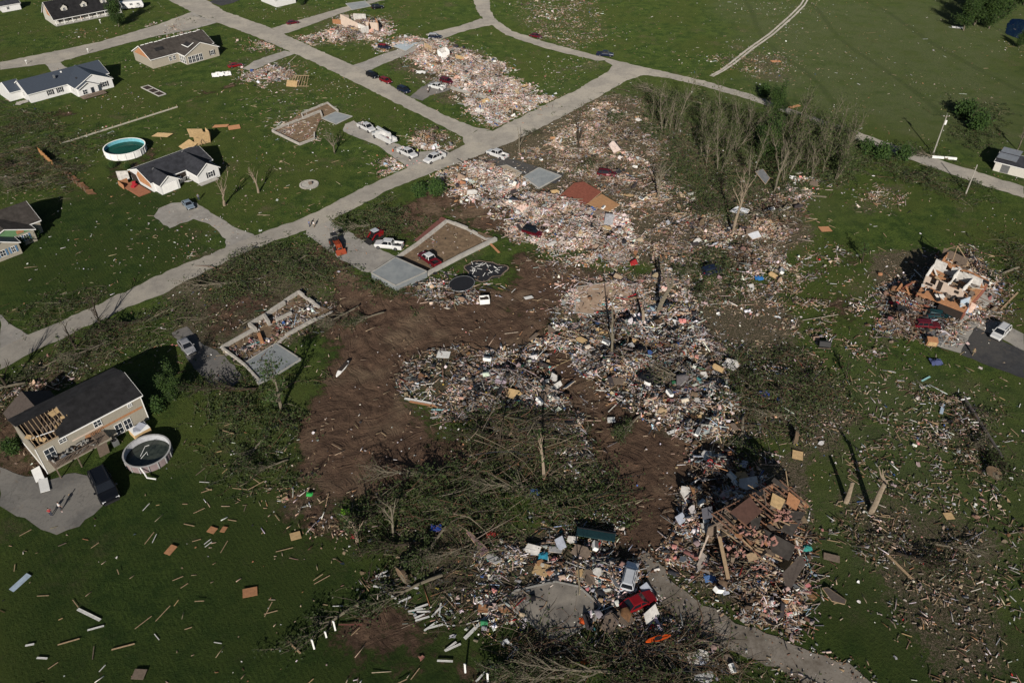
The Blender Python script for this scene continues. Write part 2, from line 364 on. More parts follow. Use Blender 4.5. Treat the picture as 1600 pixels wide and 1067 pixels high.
def build_ground():
    def axis(a, b, st, far, sgn_lo=-1):
        core = np.arange(a, b + st, st)
        lo = a - np.cumsum(st * 1.5 ** np.arange(1, 22)); lo = lo[lo > -far][::-1]
        hi = core[-1] + np.cumsum(st * 1.5 ** np.arange(1, 22)); hi = hi[hi < far]
        return np.concatenate([lo, core, hi])
    xs = axis(-215, 215, .5, 3500); ys = axis(45, 350, .5, 4500)
    X, Y = np.meshgrid(xs, ys); x = X.ravel(); y = Y.ravel()
    masks = []
    def rast(polys, soft, warp=0.0):
        out = np.zeros(len(x))
        for poly, val in polys:
            P = GP(poly); mn = P.min(0) - soft*2 - warp*.4; mx = P.max(0) + soft*2 + warp*.4
            k = np.where((x > mn[0]) & (x < mx[0]) & (y > mn[1]) & (y < mx[1]))[0]
            v = val * sstep(-soft, soft, sdist(P, x[k], y[k]) + warp * (fbm(x[k], y[k], 14.0, 21, 5) - .5)); out[k] = np.maximum(out[k], v)
        return out
    mud = rast(MUD, 5.0, 14.0); lit = rast(LITTER, 8.0, 24.0); dry = rast(DRY, 14.0, 20.0); mow_falloff = rast(MOWN_FALLOFF, 6.0)
    # roads: flat ground beneath, worn verge
    flat = rast([(p, 1.0) for p in ROADS.values()] + [(p, 1.0) for p, _ in DRIVES.values()], 1.6)
    mud = np.maximum(mud, .42 * flat)
    wob = 9 * fbm(x, y, 22.0, 61, 2); ph = (x*math.cos(R(28)) + y*math.sin(R(28)) + wob) * 2.2; ph2 = (x*math.cos(R(-62)) + y*math.sin(R(-62)) + wob) * 1.7
    on1 = sstep(.45, .6, fbm(x, y, 9.0, 63, 2)); on2 = sstep(.5, .65, fbm(x, y, 8.0, 67, 2))
    rel = .10 * fbm(x, y, 3.0, 3) + mud * (1 - flat) * (.35 * fbm(x, y, 1.8, 9) + .20 * on1 * (.5+.5*np.sin(ph + 5*fbm(x, y, 5.0, 81, 3))) + .18 * on2 * (.5+.5*np.sin(ph2 + 6*fbm(x, y, 4.0, 83, 3))))
    z = -(rel * (1 - sstep(.0, .45, flat))) - .004
    far = (x < -216) | (x > 216) | (y < 44) | (y > 351); z[far] = -.05
    V = np.stack([x, y, z], 1)
    nx, ny = len(xs), len(ys); i = np.arange(nx-1)[None, :] + nx*np.arange(ny-1)[:, None]; i = i.ravel()
    F = np.stack([i, i+1, i+nx+1, i+nx], 1)
    o = mesh_np('ground', V, [F], ground_mat(), smooth=True)
    a = o.data.attributes.new('mask', 'FLOAT_COLOR', 'POINT')
    a.data.foreach_set('color', np.stack([mud, lit, dry, mow_falloff], 1).astype(np.float32).ravel())
    tag(o, kind='structure')
build_ground()

def road_mat(name, c, c2, patch, bump=.15):
    m, t, b = nmat(name); L = t.links.new
    g = t.nodes.new('ShaderNodeNewGeometry')
    def no(s, d_=6., r=.7):
        n = N(t, 'ShaderNodeTexNoise', Scale=s, Detail=d_, Roughness=r); L(g.outputs['Position'], n.inputs['Vector']); return n.outputs[0]
    def mx(f, a, b_):
        n = N(t, 'ShaderNodeMix', data_type='RGBA')
        L(f, n.inputs[0])
        for i, v in ((6, a), (7, b_)):
            if isinstance(v, tuple): n.inputs[i].default_value = (*v, 1)
            else: L(v, n.inputs[i])
        return n.outputs[2]
    def rg(s, a, b_, d_=1.):
        r = N(t, 'ShaderNodeMapRange')
        for i, v in enumerate((a, b_, 0., d_)): r.inputs[1+i].default_value = v
        L(s, r.inputs[0]); return r.outputs[0]
    col = mx(rg(no(.3, 8., .8), .4, .6), c, c2); col = mx(rg(no(.08, 5.), .48, .58, .8), col, patch); col = mx(rg(no(2.5, 8., .85), .5, .64, .45), col, tuple(x*.72 for x in c2))
    col = mx(rg(no(12., 3.), .5, .7, .35), col, tuple(x*.6 for x in c)); col = mx(rg(no(.5, 9., .85), .57, .68, .6), col, (.17, .13, .09))
    vo = N(t, 'ShaderNodeTexVoronoi', Scale=.16, feature='DISTANCE_TO_EDGE')
    mpv = t.nodes.new('ShaderNodeVectorMath'); mpv.operation = 'ADD'; L(g.outputs['Position'], mpv.inputs[0])
    nn = N(t, 'ShaderNodeTexNoise', Scale=.5, Detail=4.0); L(g.outputs['Position'], nn.inputs['Vector'])
    ml = t.nodes.new('ShaderNodeVectorMath'); ml.operation = 'SCALE'; ml.inputs['Scale'].default_value = 3; L(nn.outputs['Color'], ml.inputs[0]); L(ml.outputs[0], mpv.inputs[1]); L(mpv.outputs[0], vo.inputs['Vector'])
    lt = N(t, 'ShaderNodeMath', operation='LESS_THAN'); lt.inputs[1].default_value = .006; L(vo.outputs['Distance'], lt.inputs[0])
    ls = N(t, 'ShaderNodeMath', operation='MULTIPLY'); ls.inputs[1].default_value = .35; L(lt.outputs[0], ls.inputs[0])
    col = mx(ls.outputs[0], col, tuple(x*.4 for x in c))
    L(col, b.inputs['Base Color']); b.inputs['Roughness'].default_value = .95; b.inputs['Specular IOR Level'].default_value = .1; b.inputs['Diffuse Roughness'].default_value = 1
    return m
RM = {'road': road_mat('worn asphalt', (.23,.215,.19), (.18,.168,.15), (.265,.245,.21)),
      'conc': road_mat('grey concrete drive', (.22,.21,.195), (.16,.152,.14), (.25,.235,.21)),
      'conc2': road_mat('dark worn concrete', (.155,.15,.14), (.11,.105,.10), (.185,.175,.16)),
      'asph': road_mat('grey asphalt', (.115,.112,.108), (.085,.083,.08), (.14,.13,.12)),
      'asphd': road_mat('black asphalt', (.042,.043,.046), (.03,.031,.034), (.06,.058,.055)),
      'grav': road_mat('gravel', (.175,.155,.13), (.095,.078,.060), (.24,.215,.185))}
def sheet(name, poly, m, z, jag=.25, seed=1):
    P = GP(poly); pts = []
    for i in range(len(P)):
        a, b = P[i], P[(i+1) % len(P)]; n = max(1, int(np.hypot(*(b-a)) / 1.2))
        for k in range(n):
            q = a + (b-a) * k / n; nr = np.array([-(b-a)[1], (b-a)[0]]) / (np.hypot(*(b-a)) + 1e-6)
            pts.append(q + nr * jag * (vnoise(np.array([q[0]*.9]), np.array([q[1]*.9]), seed)[0] - .5) * 2)
    import mathutils.geometry as mg
    tri = mg.tessellate_polygon([[Vector((p[0], p[1], 0)) for p in pts]])
    V = np.array([(p[0], p[1], z) for p in pts])
    T = []
    for a, b, c in tri:
        n = (V[b][0]-V[a][0])*(V[c][1]-V[a][1])-(V[b][1]-V[a][1])*(V[c][0]-V[a][0])
        T.append((a, b, c) if n > 0 else (a, c, b))
    return tag(mesh_np(name, V, [np.array(T)], m), kind='structure')
zz = .012
for k, (p, mk) in DRIVES.items(): sheet(k, p, RM[mk], zz, .3 if k != 'track' else .6); zz += .004
_zt = None
for k, p in ROADS.items(): sheet(k, p, RM['road'], zz, .42); zz += .004
RUT = road_mat('pale gravel rut', (.30,.28,.25), (.24,.22,.19), (.34,.32,.28))
# two-wheel farm track
for s in (0, 1):
    o = 5.5 * s
    mid_ = [(1108,119),(1125,110),(1141,98),(1167,77),(1201,53),(1233,25),(1250,8),(1258,-6)]
    lft = [(x + o*(1 if y < 100 else .7), y + .9*s) for x, y in mid_]; wd_ = [3.2,3.2,3.2,3.2,3.0,2.7,2.4,2.4]
    sheet('wheel_rut', lft + [(x + w, y + .9) for (x, y), w in zip(lft[::-1], wd_[::-1])], RUT, zz + .004*s, .1)
# pond
MATS['pond'] = mat('pond water', (.006,.022,.075), .05, var=.3, spec=.5, dr=0, bump=.1, bs=1.5)
sheet('pond', [(1570,52),(1574,38),(1582,30),(1595,30),(1612,35),(1625,50),(1618,66),(1596,62),(1582,58)], MATS['pond'], .03, .3)

# ------------------------------------------------------------------ loose-material generators
PAL = {
 'white': (.68,.66,.64), 'cream': (.55,.50,.43), 'pinkwhite': (.56,.46,.42), 'tan': (.33,.235,.15), 'lwood': (.46,.36,.26), 'osb': (.37,.19,.10),
 'brown': (.135,.078,.048), 'grey': (.24,.24,.245), 'lgrey': (.42,.43,.44), 'dark': (.032,.033,.038), 'blue': (.05,.11,.30), 'lblue': (.36,.46,.56),
 'red': (.38,.03,.03), 'pink': (.56,.24,.22), 'rose': (.46,.29,.24), 'green': (.04,.20,.09), 'yellow': (.50,.40,.08), 'teal': (.10,.36,.36), 'bark': (.105,.088,.062), 'pbark': (.24,.20,.145), 'straw': (.26,.20,.13)}
def palette(spec, n, g, jit=.16):
    ks = list(spec); w = np.array([spec[k] for k in ks], float); w /= w.sum()
    c = np.array([PAL[k] for k in ks])[g.choice(len(ks), n, p=w)]
    return np.clip(c * (1 + jit * g.standard_normal((n, 1))) * (1 + .05 * g.standard_normal((n, 3))), .01, .85)
def rotz(yaw, pitch, roll):
    cz, sz, cy, sy, cx, sx = np.cos(yaw), np.sin(yaw), np.cos(pitch), np.sin(pitch), np.cos(roll), np.sin(roll)
    M = np.empty((len(yaw), 3, 3))
    M[:,0,0]=cz*cy; M[:,0,1]=cz*sy*sx-sz*cx; M[:,0,2]=cz*sy*cx+sz*sx
    M[:,1,0]=sz*cy; M[:,1,1]=sz*sy*sx+cz*cx; M[:,1,2]=sz*sy*cx-cz*sx
    M[:,2,0]=-sy; M[:,2,1]=cy*sx; M[:,2,2]=cy*cx
    return M
def boxes_np(P, S, M):
    V = CUBE[None] * S[:, None, :]
    V = np.einsum('nij,nkj->nki', M, V) + P[:, None, :]
    F = CF[None] + 8 * np.arange(len(P))[:, None, None]
    return V.reshape(-1, 3), F.reshape(-1, 4)
def sheets_np(P, S, M, g, amp=.25):
    """crumpled sheets: 3x3 grid, 4 faces"""
    u = np.array([(-.5,-.5,0),(0,-.5,0),(.5,-.5,0),(-.5,0,0),(0,0,0),(.5,0,0),(-.5,.5,0),(0,.5,0),(.5,.5,0)], float)
    n = len(P); V = np.repeat(u[None], n, 0); V[:, :, 2] += amp * g.standard_normal((n, 9)); V[:, :, :2] += .12 * g.standard_normal((n, 9, 2))
    V = V * S[:, None, :]; V = np.einsum('nij,nkj->nki', M, V) + P[:, None, :]
    f = np.array([(0,1,4,3),(1,2,5,4),(3,4,7,6),(4,5,8,7)]); F = f[None] + 9 * np.arange(n)[:, None, None]
    return V.reshape(-1, 3), F.reshape(-1, 4)
def tubes_np(P, r, n=3):
    """P (N,K,3), r (N,K)"""
    Nn, K, _ = P.shape
    t = np.gradient(P, axis=1); t /= np.linalg.norm(t, axis=2, keepdims=True) + 1e-9
    up = np.zeros_like(t); up[..., 2] = 1; a = np.cross(t, up); nn = np.linalg.norm(a, axis=2, keepdims=True)
    a = np.where(nn < .05, np.array([1., 0, 0]), a / (nn + 1e-9)); b = np.cross(t, a)
    an = 2 * np.pi * np.arange(n) / n
    V = P[:, :, None, :] + r[:, :, None, None] * (a[:, :, None, :] * np.cos(an)[None, None, :, None] + b[:, :, None, :] * np.sin(an)[None, None, :, None])
    F = []
    for i in range(K - 1):
        for k in range(n): F.append((i*n+k, i*n+(k+1) % n, (i+1)*n+(k+1) % n, (i+1)*n+k))
    F = np.array(F)[None] + (K * n) * np.arange(Nn)[:, None, None]
    return V.reshape(-1, 3), F.reshape(-1, 4), (K-1) * n
_EX = None
def excluded(x, y):
    global _EX
    if _EX is None:
        _EX = [(GP(p), .9) for p in ROADS.values()] + [(GP(p), .5) for k, (p, _m) in DRIVES.items() if k not in ('driveway_red_trucks', 'driveway_ruined_brick_house')] + [(GP(p), -.6) for p, v in (MUD[0], MUD[4])]
    r = np.zeros(len(x), bool)
    for P, m in _EX:
        b = (x > P[:, 0].min()-2) & (x < P[:, 0].max()+2) & (y > P[:, 1].min()-2) & (y < P[:, 1].max()+2)
        if b.any():
            i = np.where(b)[0]; wob = (fbm(x[i], y[i], 3.0, 71) - .5) * (3.0 if m < 0 else .5)
            r[i] |= sdist(P, x[i], y[i]) + wob > -m
    return r
def sample_poly(poly, n, g, soft=2.0, clump=.5, warp=3.0):
    P = GP(poly); mn = P.min(0) - soft*2; mx = P.max(0) + soft*2; X = []; D = []; got = 0
    area = (mx[0]-mn[0])*(mx[1]-mn[1])
    for _ in range(40):
        x = g.uniform(mn[0], mx[0], n*2); y = g.uniform(mn[1], mx[1], n*2)
        s = sdist(P, x, y) + warp * (fbm(x, y, 6.0, 31) - .5) * 2
        p = (sstep(-soft, soft, s) * .9 + .10 * sstep(-soft * 2.5, 0, s)) * (1 - clump + clump * sstep(.38, .62, fbm(x, y, 3.2, 5, 4)))
        k = g.random(n*2) < p; k &= ~(excluded(x, y) & (g.random(n*2) < .985)); X.append(np.stack([x[k], y[k]], 1)); D.append(s[k]); got += k.sum()
        if got >= n: break
    return np.concatenate(X)[:n], np.concatenate(D)[:n]
def poly_area(poly):
    P = GP(poly); x, y = P[:, 0], P[:, 1]; return .5 * abs(np.dot(x, np.roll(y, 1)) - np.dot(y, np.roll(x, 1)))
def join(parts):
    Vs, Fs, Cs = [], [], []; o = 0
    for V, F, C in parts: Vs.append(V); Fs.append(F + o); Cs.append(C); o += len(V)
    return np.concatenate(Vs), np.concatenate(Fs), np.concatenate(Cs)

MIX = {'pale': dict(white=13, pinkwhite=17, rose=9, cream=4, tan=5, lwood=5, osb=3, brown=6, grey=5, lgrey=5, dark=4, blue=1, lblue=1.2, red=.8, pink=2, teal=.3),
 'colour': dict(white=13, pinkwhite=8, cream=3, tan=4, lwood=4, osb=2.5, brown=8, grey=7, lgrey=6, rose=3, dark=17, blue=1.3, lblue=1.8, red=.8, pink=1.2, green=.6, yellow=.6, teal=.5),
 'wood': dict(white=6, pinkwhite=8, rose=8, cream=4, tan=9, lwood=8, osb=3, brown=9, grey=5, lgrey=3, dark=3, blue=.4, red=.3, straw=8, bark=8),
 'house': dict(white=9, pinkwhite=8, tan=6, lwood=6, osb=4, brown=8, grey=5, dark=8, pink=5, lblue=1, blue=1, red=.6)}
def debris(name, label, poly, dens, mix, heap=.7, seed=1, big=1.0, soft=2.0, clump=.92, azim=None):
    g = np.random.default_rng(seed); n = int(poly_area(poly) * dens); parts = []
    share = dict(plank=.40, panel=.09, chunk=.17, sheet=.34)
    for typ, sh in share.items():
        k = int(n * sh); XY, D = sample_poly(poly, k, g, soft, clump); k = len(XY)
        hz = heap * sstep(-1.0, 5.0, D) * (.05 + 1.9 * sstep(.3, .75, fbm(XY[:, 0], XY[:, 1], 4.5, seed, 3))) * g.uniform(.25, 1.0, k) + .02
        sz = np.exp(g.normal(-.62, .62, k)) * big; dirt = .50 + .75 * sstep(.3, .72, fbm(XY[:, 0], XY[:, 1], 5.0, seed+3, 3)) * g.uniform(.75, 1.1, k)
        yaw = g.uniform(0, 2*np.pi, k) if azim is None else R(azim) + g.normal(0, .7, k)
        if typ == 'plank': S = np.stack([2.0*sz, .07+.06*g.random(k), .04+.03*g.random(k)], 1); tl = .16
        elif typ == 'panel': S = np.stack([.85*sz, .55*sz*g.uniform(.5, 1.1, k), .03+0*sz], 1); tl = .28
        elif typ == 'chunk': S = np.stack([.32*sz, .24*sz, .17*sz], 1); tl = .5
        else: S = np.stack([.45*sz, .36*sz, .25*sz], 1); tl = .35
        M = rotz(yaw, g.normal(0, tl, k), g.normal(0, tl, k)); P = np.column_stack([XY, hz + (S[:, 2]/2 if typ == 'chunk' else .03)])
        mm = dict(MIX[mix])
        if typ == 'plank': mm.update(tan=mm.get('tan', 1)*1.7, lwood=mm.get('lwood', 1)*1.9, brown=mm.get('brown', 1)*1.5, pink=.2, blue=.2)
        wd = g.random(k) < .42 * sstep(.42, .62, fbm(XY[:, 0], XY[:, 1], 4.0, seed+11, 3)); c = palette(mm, k, g)
        c = np.where(wd[:, None], palette(dict(tan=5, lwood=4, osb=1.4, brown=6, straw=3, dark=5, pinkwhite=2), k, g), c)
        c = c * (dirt if mix != 'pale' else .42 + .68*dirt)[:, None]
        if typ == 'sheet': V, F = sheets_np(P, S, M, g); C = np.repeat(c, 4, 0)
        else: V, F = boxes_np(P, S, M); C = np.repeat(c, 6, 0)
        parts.append((V, F, C))
    V, F, C = join(parts)
    return tag(mesh_np(name, V, [F], M_DEB, C), label, 'debris', kind='stuff')

def brush(name, label, poly, dens, leaf=1.0, heap=.9, seed=1, L=3.0, azim=None, lc=((.024,.040,.013),(.078,.105,.034)), pale=.3, cat='brush'):
    g = np.random.default_rng(seed); n = int(poly_area(poly) * dens); XY, D = sample_poly(poly, n, g, 3.0, .9, 5.0); n = len(XY)
    h0 = heap * sstep(-1, 4, D) * (.1 + 1.9 * sstep(.35, .7, fbm(XY[:, 0], XY[:, 1], 5.0, seed, 3))) * g.uniform(.2, 1, n) + .05
    ln = L * np.exp(g.normal(0, .4, n)); yaw = g.uniform(0, 2*np.pi, n) if azim is None else R(azim) + g.normal(0, .5, n)
    K = 4; P = np.zeros((n, K, 3)); bend = g.normal(0, .35, n); tilt = g.normal(.12, .18, n)
    P[:, 0, :2] = XY; P[:, 0, 2] = h0
    for i in range(1, K):
        a = yaw + bend * i + g.normal(0, .12, n); st = ln / (K-1)
        P[:, i, 0] = P[:, i-1, 0] + np.cos(a) * st; P[:, i, 1] = P[:, i-1, 1] + np.sin(a) * st
        P[:, i, 2] = np.maximum(.03, P[:, i-1, 2] + tilt * st * (1 if i == 1 else -.4))
    r0 = .014 * ln ** .6 * np.exp(g.normal(0, .35, n)); r = r0[:, None] * np.array([1., .8, .5, .2])[None]
    V, F, q = tubes_np(P, r, 3)
    h_ = None; c = np.where((g.random(n) < pale)[:, None], palette(dict(pbark=1, bark=.6), n, g), palette(dict(bark=1, brown=1, dark=.3), n, g))
    parts = [(V, F, np.repeat(c, q, 0))]
    if leaf > 0:
        m = int(n * 9 * leaf); i = g.integers(0, n, m); j = g.integers(1, K, m)
        Q = P[i, j] + g.normal(0, .28, (m, 3)) * np.array([1, 1, .5]); Q[:, 2] = np.maximum(Q[:, 2], .04)
        S = np.stack([g.uniform(.12, .34, m), g.uniform(.1, .26, m), np.full(m, .2)], 1)
        M = rotz(g.uniform(0, 6.28, m), g.normal(0, .6, m), g.normal(0, .6, m))
        V2 = np.array([(-.5,-.5,0),(.5,-.5,0),(.5,.5,0),(-.5,.5,0)])[None] * S[:, None, :]; V2 = np.einsum('nij,nkj->nki', M, V2) + Q[:, None, :]
        F2 = np.arange(4*m).reshape(m, 4); cc = np.array(lc[0])[None] + (np.array(lc[1]) - np.array(lc[0]))[None] * (g.random((m, 1)) ** 1.5)
        parts.append((V2.reshape(-1, 3), F2, cc * (1 + .15 * g.standard_normal((m, 1)))))
    V, F, C = join(parts)
    return tag(mesh_np(name, V, [F], M_LEAF, np.clip(C, .008, .8)), label, cat, kind='stuff')

# debris heaps ------------------------------------------------------
DZ = [
 ([(690,272),(745,250),(800,262),(830,296),(880,310),(960,332),(1000,375),(965,415),(905,408),(850,378),(800,372),(782,335),(745,312),(700,292)], 13, 'pale', .8, 'pale pinkish rubble of a flattened house beside the driveway with the white pickup'),
 ([(730,150),(770,122),(800,128),(850,152),(872,168),(800,198),(752,192)], 11, 'pale', .8, 'pink and white rubble in the corner of the two upper roads'),
 ([(630,60),(690,62),(735,85),(775,98),(790,130),(740,150),(700,125),(650,100)], 9, 'pale', .7, 'pale rubble around the white closet walls of a wrecked house'),
 ([(505,52),(540,28),(592,30),(604,52),(580,62),(520,66)], 7, 'pale', .6, 'pale rubble strewn before the two standing interior walls'),
 ([(862,508),(930,495),(1005,478),(1060,470),(1100,500),(1130,560),(1165,620),(1170,670),(1120,690),(1062,684),(985,645),(905,585),(868,545)], 12, 'colour', 1.0, 'long multicoloured debris heap curving past the dark uprooted trees'),
 ([(895,470),(905,440),(960,430),(1010,440),(1060,420),(1090,450),(1080,485),(1000,490),(900,500)], 7, 'pale', .4, 'thin rubble spread over the tan floor slab'),
 ([(745,595),(790,520),(850,522),(880,590),(930,655),(955,735),(905,720),(862,640),(800,632),(730,645)], 10, 'colour', .7, 'mixed rubble heap left of the bulldozed dirt path'),
 ([(1062,770),(1080,712),(1120,700),(1180,720),(1200,800),(1260,840),(1250,930),(1235,995),(1150,962),(1085,905),(1045,860)], 12, 'house', 1.1, 'deep heap of household debris under the torn roof'),
 ([(762,872),(800,845),(880,838),(960,850),(1000,885),(985,925),(940,905),(880,892),(800,905),(770,950),(745,930)], 11, 'colour', .6, 'colourful clothing and rubble at the top edge of the cracked slab'),
 ([(940,935),(1000,925),(1060,985),(1160,1035),(1060,1040),(960,1020),(880,1010),(900,970)], 6, 'colour', .6, 'mixed debris caught in the branches below the dark red sedan'),
 ([(1378,485),(1400,440),(1440,430),(1500,450),(1560,430),(1552,485),(1500,520),(1440,530),(1385,510)], 9, 'house', .9, 'rubble spilling round the half standing brick house'),
 ([(1480,410),(1515,398),(1560,430),(1556,480),(1520,500),(1500,440)], 9, 'house', 1.3, 'broken framing on the uphill side of the half standing house'),
 ([(1185,320),(1225,305),(1252,330),(1235,372),(1180,378),(1160,350)], 9, 'wood', .8, 'brown and white rubble mound at the edge of the green field'),
 ([(1228,285),(1250,262),(1278,270),(1275,300),(1238,306)], 9, 'pale', .9, 'small mound of white and orange wreckage below the tall bare trees'),
 ([(850,225),(940,160),(1010,200),(1060,270),(1110,330),(1100,380),(1010,350),(960,300),(880,280),(820,240)], 3.6, 'wood', .4, 'splintered wood and litter strewn across the woodland edge'),
 ([(1010,380),(1110,330),(1200,380),(1240,420),(1180,480),(1100,470),(1050,410)], 4.2, 'wood', .5, 'brown debris field between the large broken trunk and the field'),
 ([(620,585),(660,555),(730,560),(745,600),(700,640),(640,625)], 3.6, 'colour', .35, 'thin scatter of boards beside the bulldozed mud'),
 ([(378,108),(440,104),(455,120),(425,132),(385,125)], 6, 'pale', .5, 'rubble of a flattened house beside the tipped roof truss'),
 ([(640,205),(690,200),(705,222),(680,232),(650,228)], 4, 'wood', .4, 'scattered boards on the lawn between the two road arms'),
 ([(655,228),(700,225),(705,238),(670,242)], 7, 'pale', .4, 'small pile of belongings beside the parked white pickups'),
 ([(606,255),(640,250),(640,268),(612,272)], 6, 'pale', .3, 'small pile of boards at the end of the utility truck driveway'),
 ([(398,515),(470,475),(515,478),(480,500),(430,535),(400,560),(372,555),(360,545)], 4.5, 'colour', .3, 'broken blocks and belongings inside the roofless block foundation'),
 ([(640,440),(700,430),(760,455),(770,480),(720,482),(660,455)], 5, 'colour', .35, 'rubble along the lower side of the garage slab'),
 ([(885,190),(960,150),(1000,160),(990,210),(930,240),(880,230)], 3.2, 'wood', .3, 'light litter beside the upper road junction'),
 ([(590,70),(640,58),(640,70),(600,82)], 5, 'pale', .3, 'pale boards heaped at the crossroads slab edge'),
 ([(985,620),(1060,600),(1120,650),(1080,690),(1020,670)], 5, 'wood', .6, 'wood and pale scraps beside the lower dirt path'),
 ([(0,612),(60,578),(78,600),(20,628)], 4, 'wood', .4, 'pale limbs and boards dumped by the lower road edge'),
 ([(810,0),(925,0),(940,60),(900,78),(840,62)], 1.2, 'wood', .05, 'thin straw coloured litter on the upper lawn'),
 ([(1270,800),(1330,770),(1440,840),(1540,1000),(1500,1067),(1400,980),(1300,880)], 1.5, 'wood', .15, 'diagonal swathe of splintered wood across the lower field'),
 ([(1440,620),(1510,610),(1560,680),(1560,760),(1470,760),(1440,690)], 2.6, 'wood', .25, 'woody litter round the felled utility pole'),
 ([(1270,600),(1400,580),(1440,700),(1420,800),(1300,740)], .5, 'wood', .05, 'sparse boards on the olive grass'),
 ([(560,900),(640,890),(740,910),(760,950),(700,960),(600,930)], 2.5, 'colour', .25, 'scraps tangled at the foot of the fallen conifer'),
 ([(1120,560),(1240,560),(1285,640),(1262,690),(1150,640)], 2.6, 'colour', .6, 'dark tangled rubble among the uprooted trees'),
 ([(380,755),(470,740),(560,790),(600,850),(480,850)], 1.1, 'wood', .1, 'wood chips over the churned soil'),
 ([(600,545),(700,500),(860,480),(960,480),(1100,560),(1000,660),(930,760),(840,700),(700,660),(620,620)], 1.6, 'wood', .12, 'thin streaky band of splinters linking the two central heaps'),
 ([(1150,400),(1250,380),(1300,480),(1290,600),(1280,700),(1200,560)], 2.2, 'wood', .15, 'thin brown splinters fading from the central heap into the grass'),
 ([(860,330),(1000,320),(1100,380),(1080,450),(900,450),(820,400)], 2.0, 'wood', .15, 'fine splinters between the pale rubble and the tan slab'),
 ([(775,925),(800,912),(870,900),(900,912),(850,925),(800,958),(785,950)], 8, 'colour', .75, 'rubble spilling over the upper left corner of the cracked slab'),
 ([(905,955),(945,935),(960,960),(930,990),(880,1005)], 6, 'colour', .7, 'rubble and sticks spilling over the right corner of the cracked slab'),
 ([(1260,560),(1420,600),(1560,600),(1600,760),(1400,780),(1290,700)], .9, 'wood', .06, 'sparse fine litter on the olive grass below the black drive'),
 ([(252,40),(270,36),(288,38),(284,50),(258,52)], 6, 'pale', .5, 'small pale rubble pile in the grass where the left road meets the crossroads'),
 ([(300,383),(322,378),(332,383),(326,393),(304,394)], 2.6, 'pale', .25, 'heap of white sticks on the mown grass beside the main road'),
 ([(1335,300),(1370,292),(1405,298),(1400,318),(1350,325)], 3, 'wood', .3, 'brown patch of sticks and a blue scrap on the green field'),
 ([(400,64),(425,66),(422,76),(405,74)], 6, 'pale', .3, 'tiny rubble pile on the verge of the side road'),
 ([(468,60),(492,58),(494,70),(472,72)], 6, 'pale', .3, 'tiny pale pile on the grass below the dark red car'),
 ([(1270,395),(1325,385),(1330,410),(1290,420)], 3, 'wood', .3, 'orange brown splinters left of the half standing house'),
 ([(1330,440),(1370,455),(1365,490),(1335,490)], 3, 'pale', .3, 'torn panel pieces on bare soil left of the half standing house'),
 ([(1275,545),(1330,530),(1400,545),(1390,560),(1300,570)], 3, 'wood', .3, 'long sticks on the grass right of the black cart'),
 ([(370,60),(400,68),(440,80),(430,90),(380,76)], 1.0, 'wood', .1, 'thin litter along the side road verge'),
 ([(1400,780),(1600,740),(1600,1067),(1480,1067),(1400,900)], 1.3, 'wood', .12, 'fine straw coloured splinters over the lower right field'),
 ([(850,800),(960,770),(1000,800),(990,850),(880,845)], 2.0, 'colour', .2, 'scraps on the small grass patch above the container'),
 ([(1010,700),(1060,740),(1060,800),(1030,860),(990,830),(980,760)], .6, 'wood', .05, 'fine pale scraps pressed into the dirt path'),
 ([(425,195),(470,182),(500,190),(480,215),(450,215)], 3, 'pale', .2, 'rubble on the dirt floor of the long foundation'),
 ([(640,378),(690,348),(750,372),(680,400)], .8, 'wood', .1, 'few scraps on the dirt floor around the red pickup'),
 ([(1100,90),(1240,85),(1250,112),(1150,112)], 1.2, 'wood', .1, 'orange panels and splinters at the field edge'),
]
for i, (p, dn, mx, hp, lb) in enumerate(DZ):
    debris('debris_heap', lb, p, dn * (2.3 if dn > 3 else 1.6), mx, hp * 1.35, seed=100+i, soft=2.6, big=1.0 if dn > 3.3 else .62)
def scatter_litter():
    g = np.random.default_rng(5); parts = []
    allp = [((0,0),(1600,0),(1600,1067),(0,1067))]
    P = GP([(0,0),(1600,0),(1600,1067),(0,1067)]); X = []
    n = 0
    while n < 15000:
        x = g.uniform(-215, 215, 20000); y = g.uniform(50, 348, 20000); s = sdist(P, x, y)
        w = sstep(.5, .8, fbm(x, y, 30.0, 41)) * .35 + .05
        for poly, v in LITTER: w = np.maximum(w, v * .8 * sstep(-6, 6, sdist(GP(poly), x, y)))
        k = (s > 0) & (g.random(20000) < w * .55); 
        for poly in list(ROADS.values()): k &= sdist(GP(poly), x, y) < -.6
        X.append(np.stack([x[k], y[k]], 1)); n += k.sum()
    XY = np.concatenate(X)[:15000]; n = len(XY); typ = g.random(n)
    for sel, kind in ((typ < .55, 'p'), (typ >= .55, 's')):
        q = XY[sel]; k = len(q); sz = np.exp(g.normal(-.35, .55, k))
        if kind == 'p':
            S = np.stack([.8*sz, .07+.05*g.random(k), .04+0*sz], 1); V, F = boxes_np(np.column_stack([q, np.full(k, .05)]), S, rotz(R(50)+g.normal(0, 1.0, k), g.normal(0, .05, k), g.normal(0, .05, k)))
            parts.append((V, F, np.repeat(palette(dict(lwood=5, tan=3, white=1.5, straw=4, osb=.8, brown=1), k, g), 6, 0)))
        else:
            S = np.stack([.26*sz, .2*sz, .12*sz], 1); V, F = sheets_np(np.column_stack([q, np.full(k, .06)]), S, rotz(g.uniform(0, 6.28, k), g.normal(0, .2, k), g.normal(0, .2, k)), g)
            parts.append((V, F, np.repeat(palette(dict(white=5, pinkwhite=2, lgrey=2, tan=2, osb=1, pink=.6, blue=.25, dark=.6), k, g), 4, 0)))
    V, F, C = join(parts)
    tag(mesh_np('scattered_litter', V, [F], M_DEB, C), 'small splinters and scraps scattered over all the lawns', 'litter', kind='stuff')
scatter_litter()

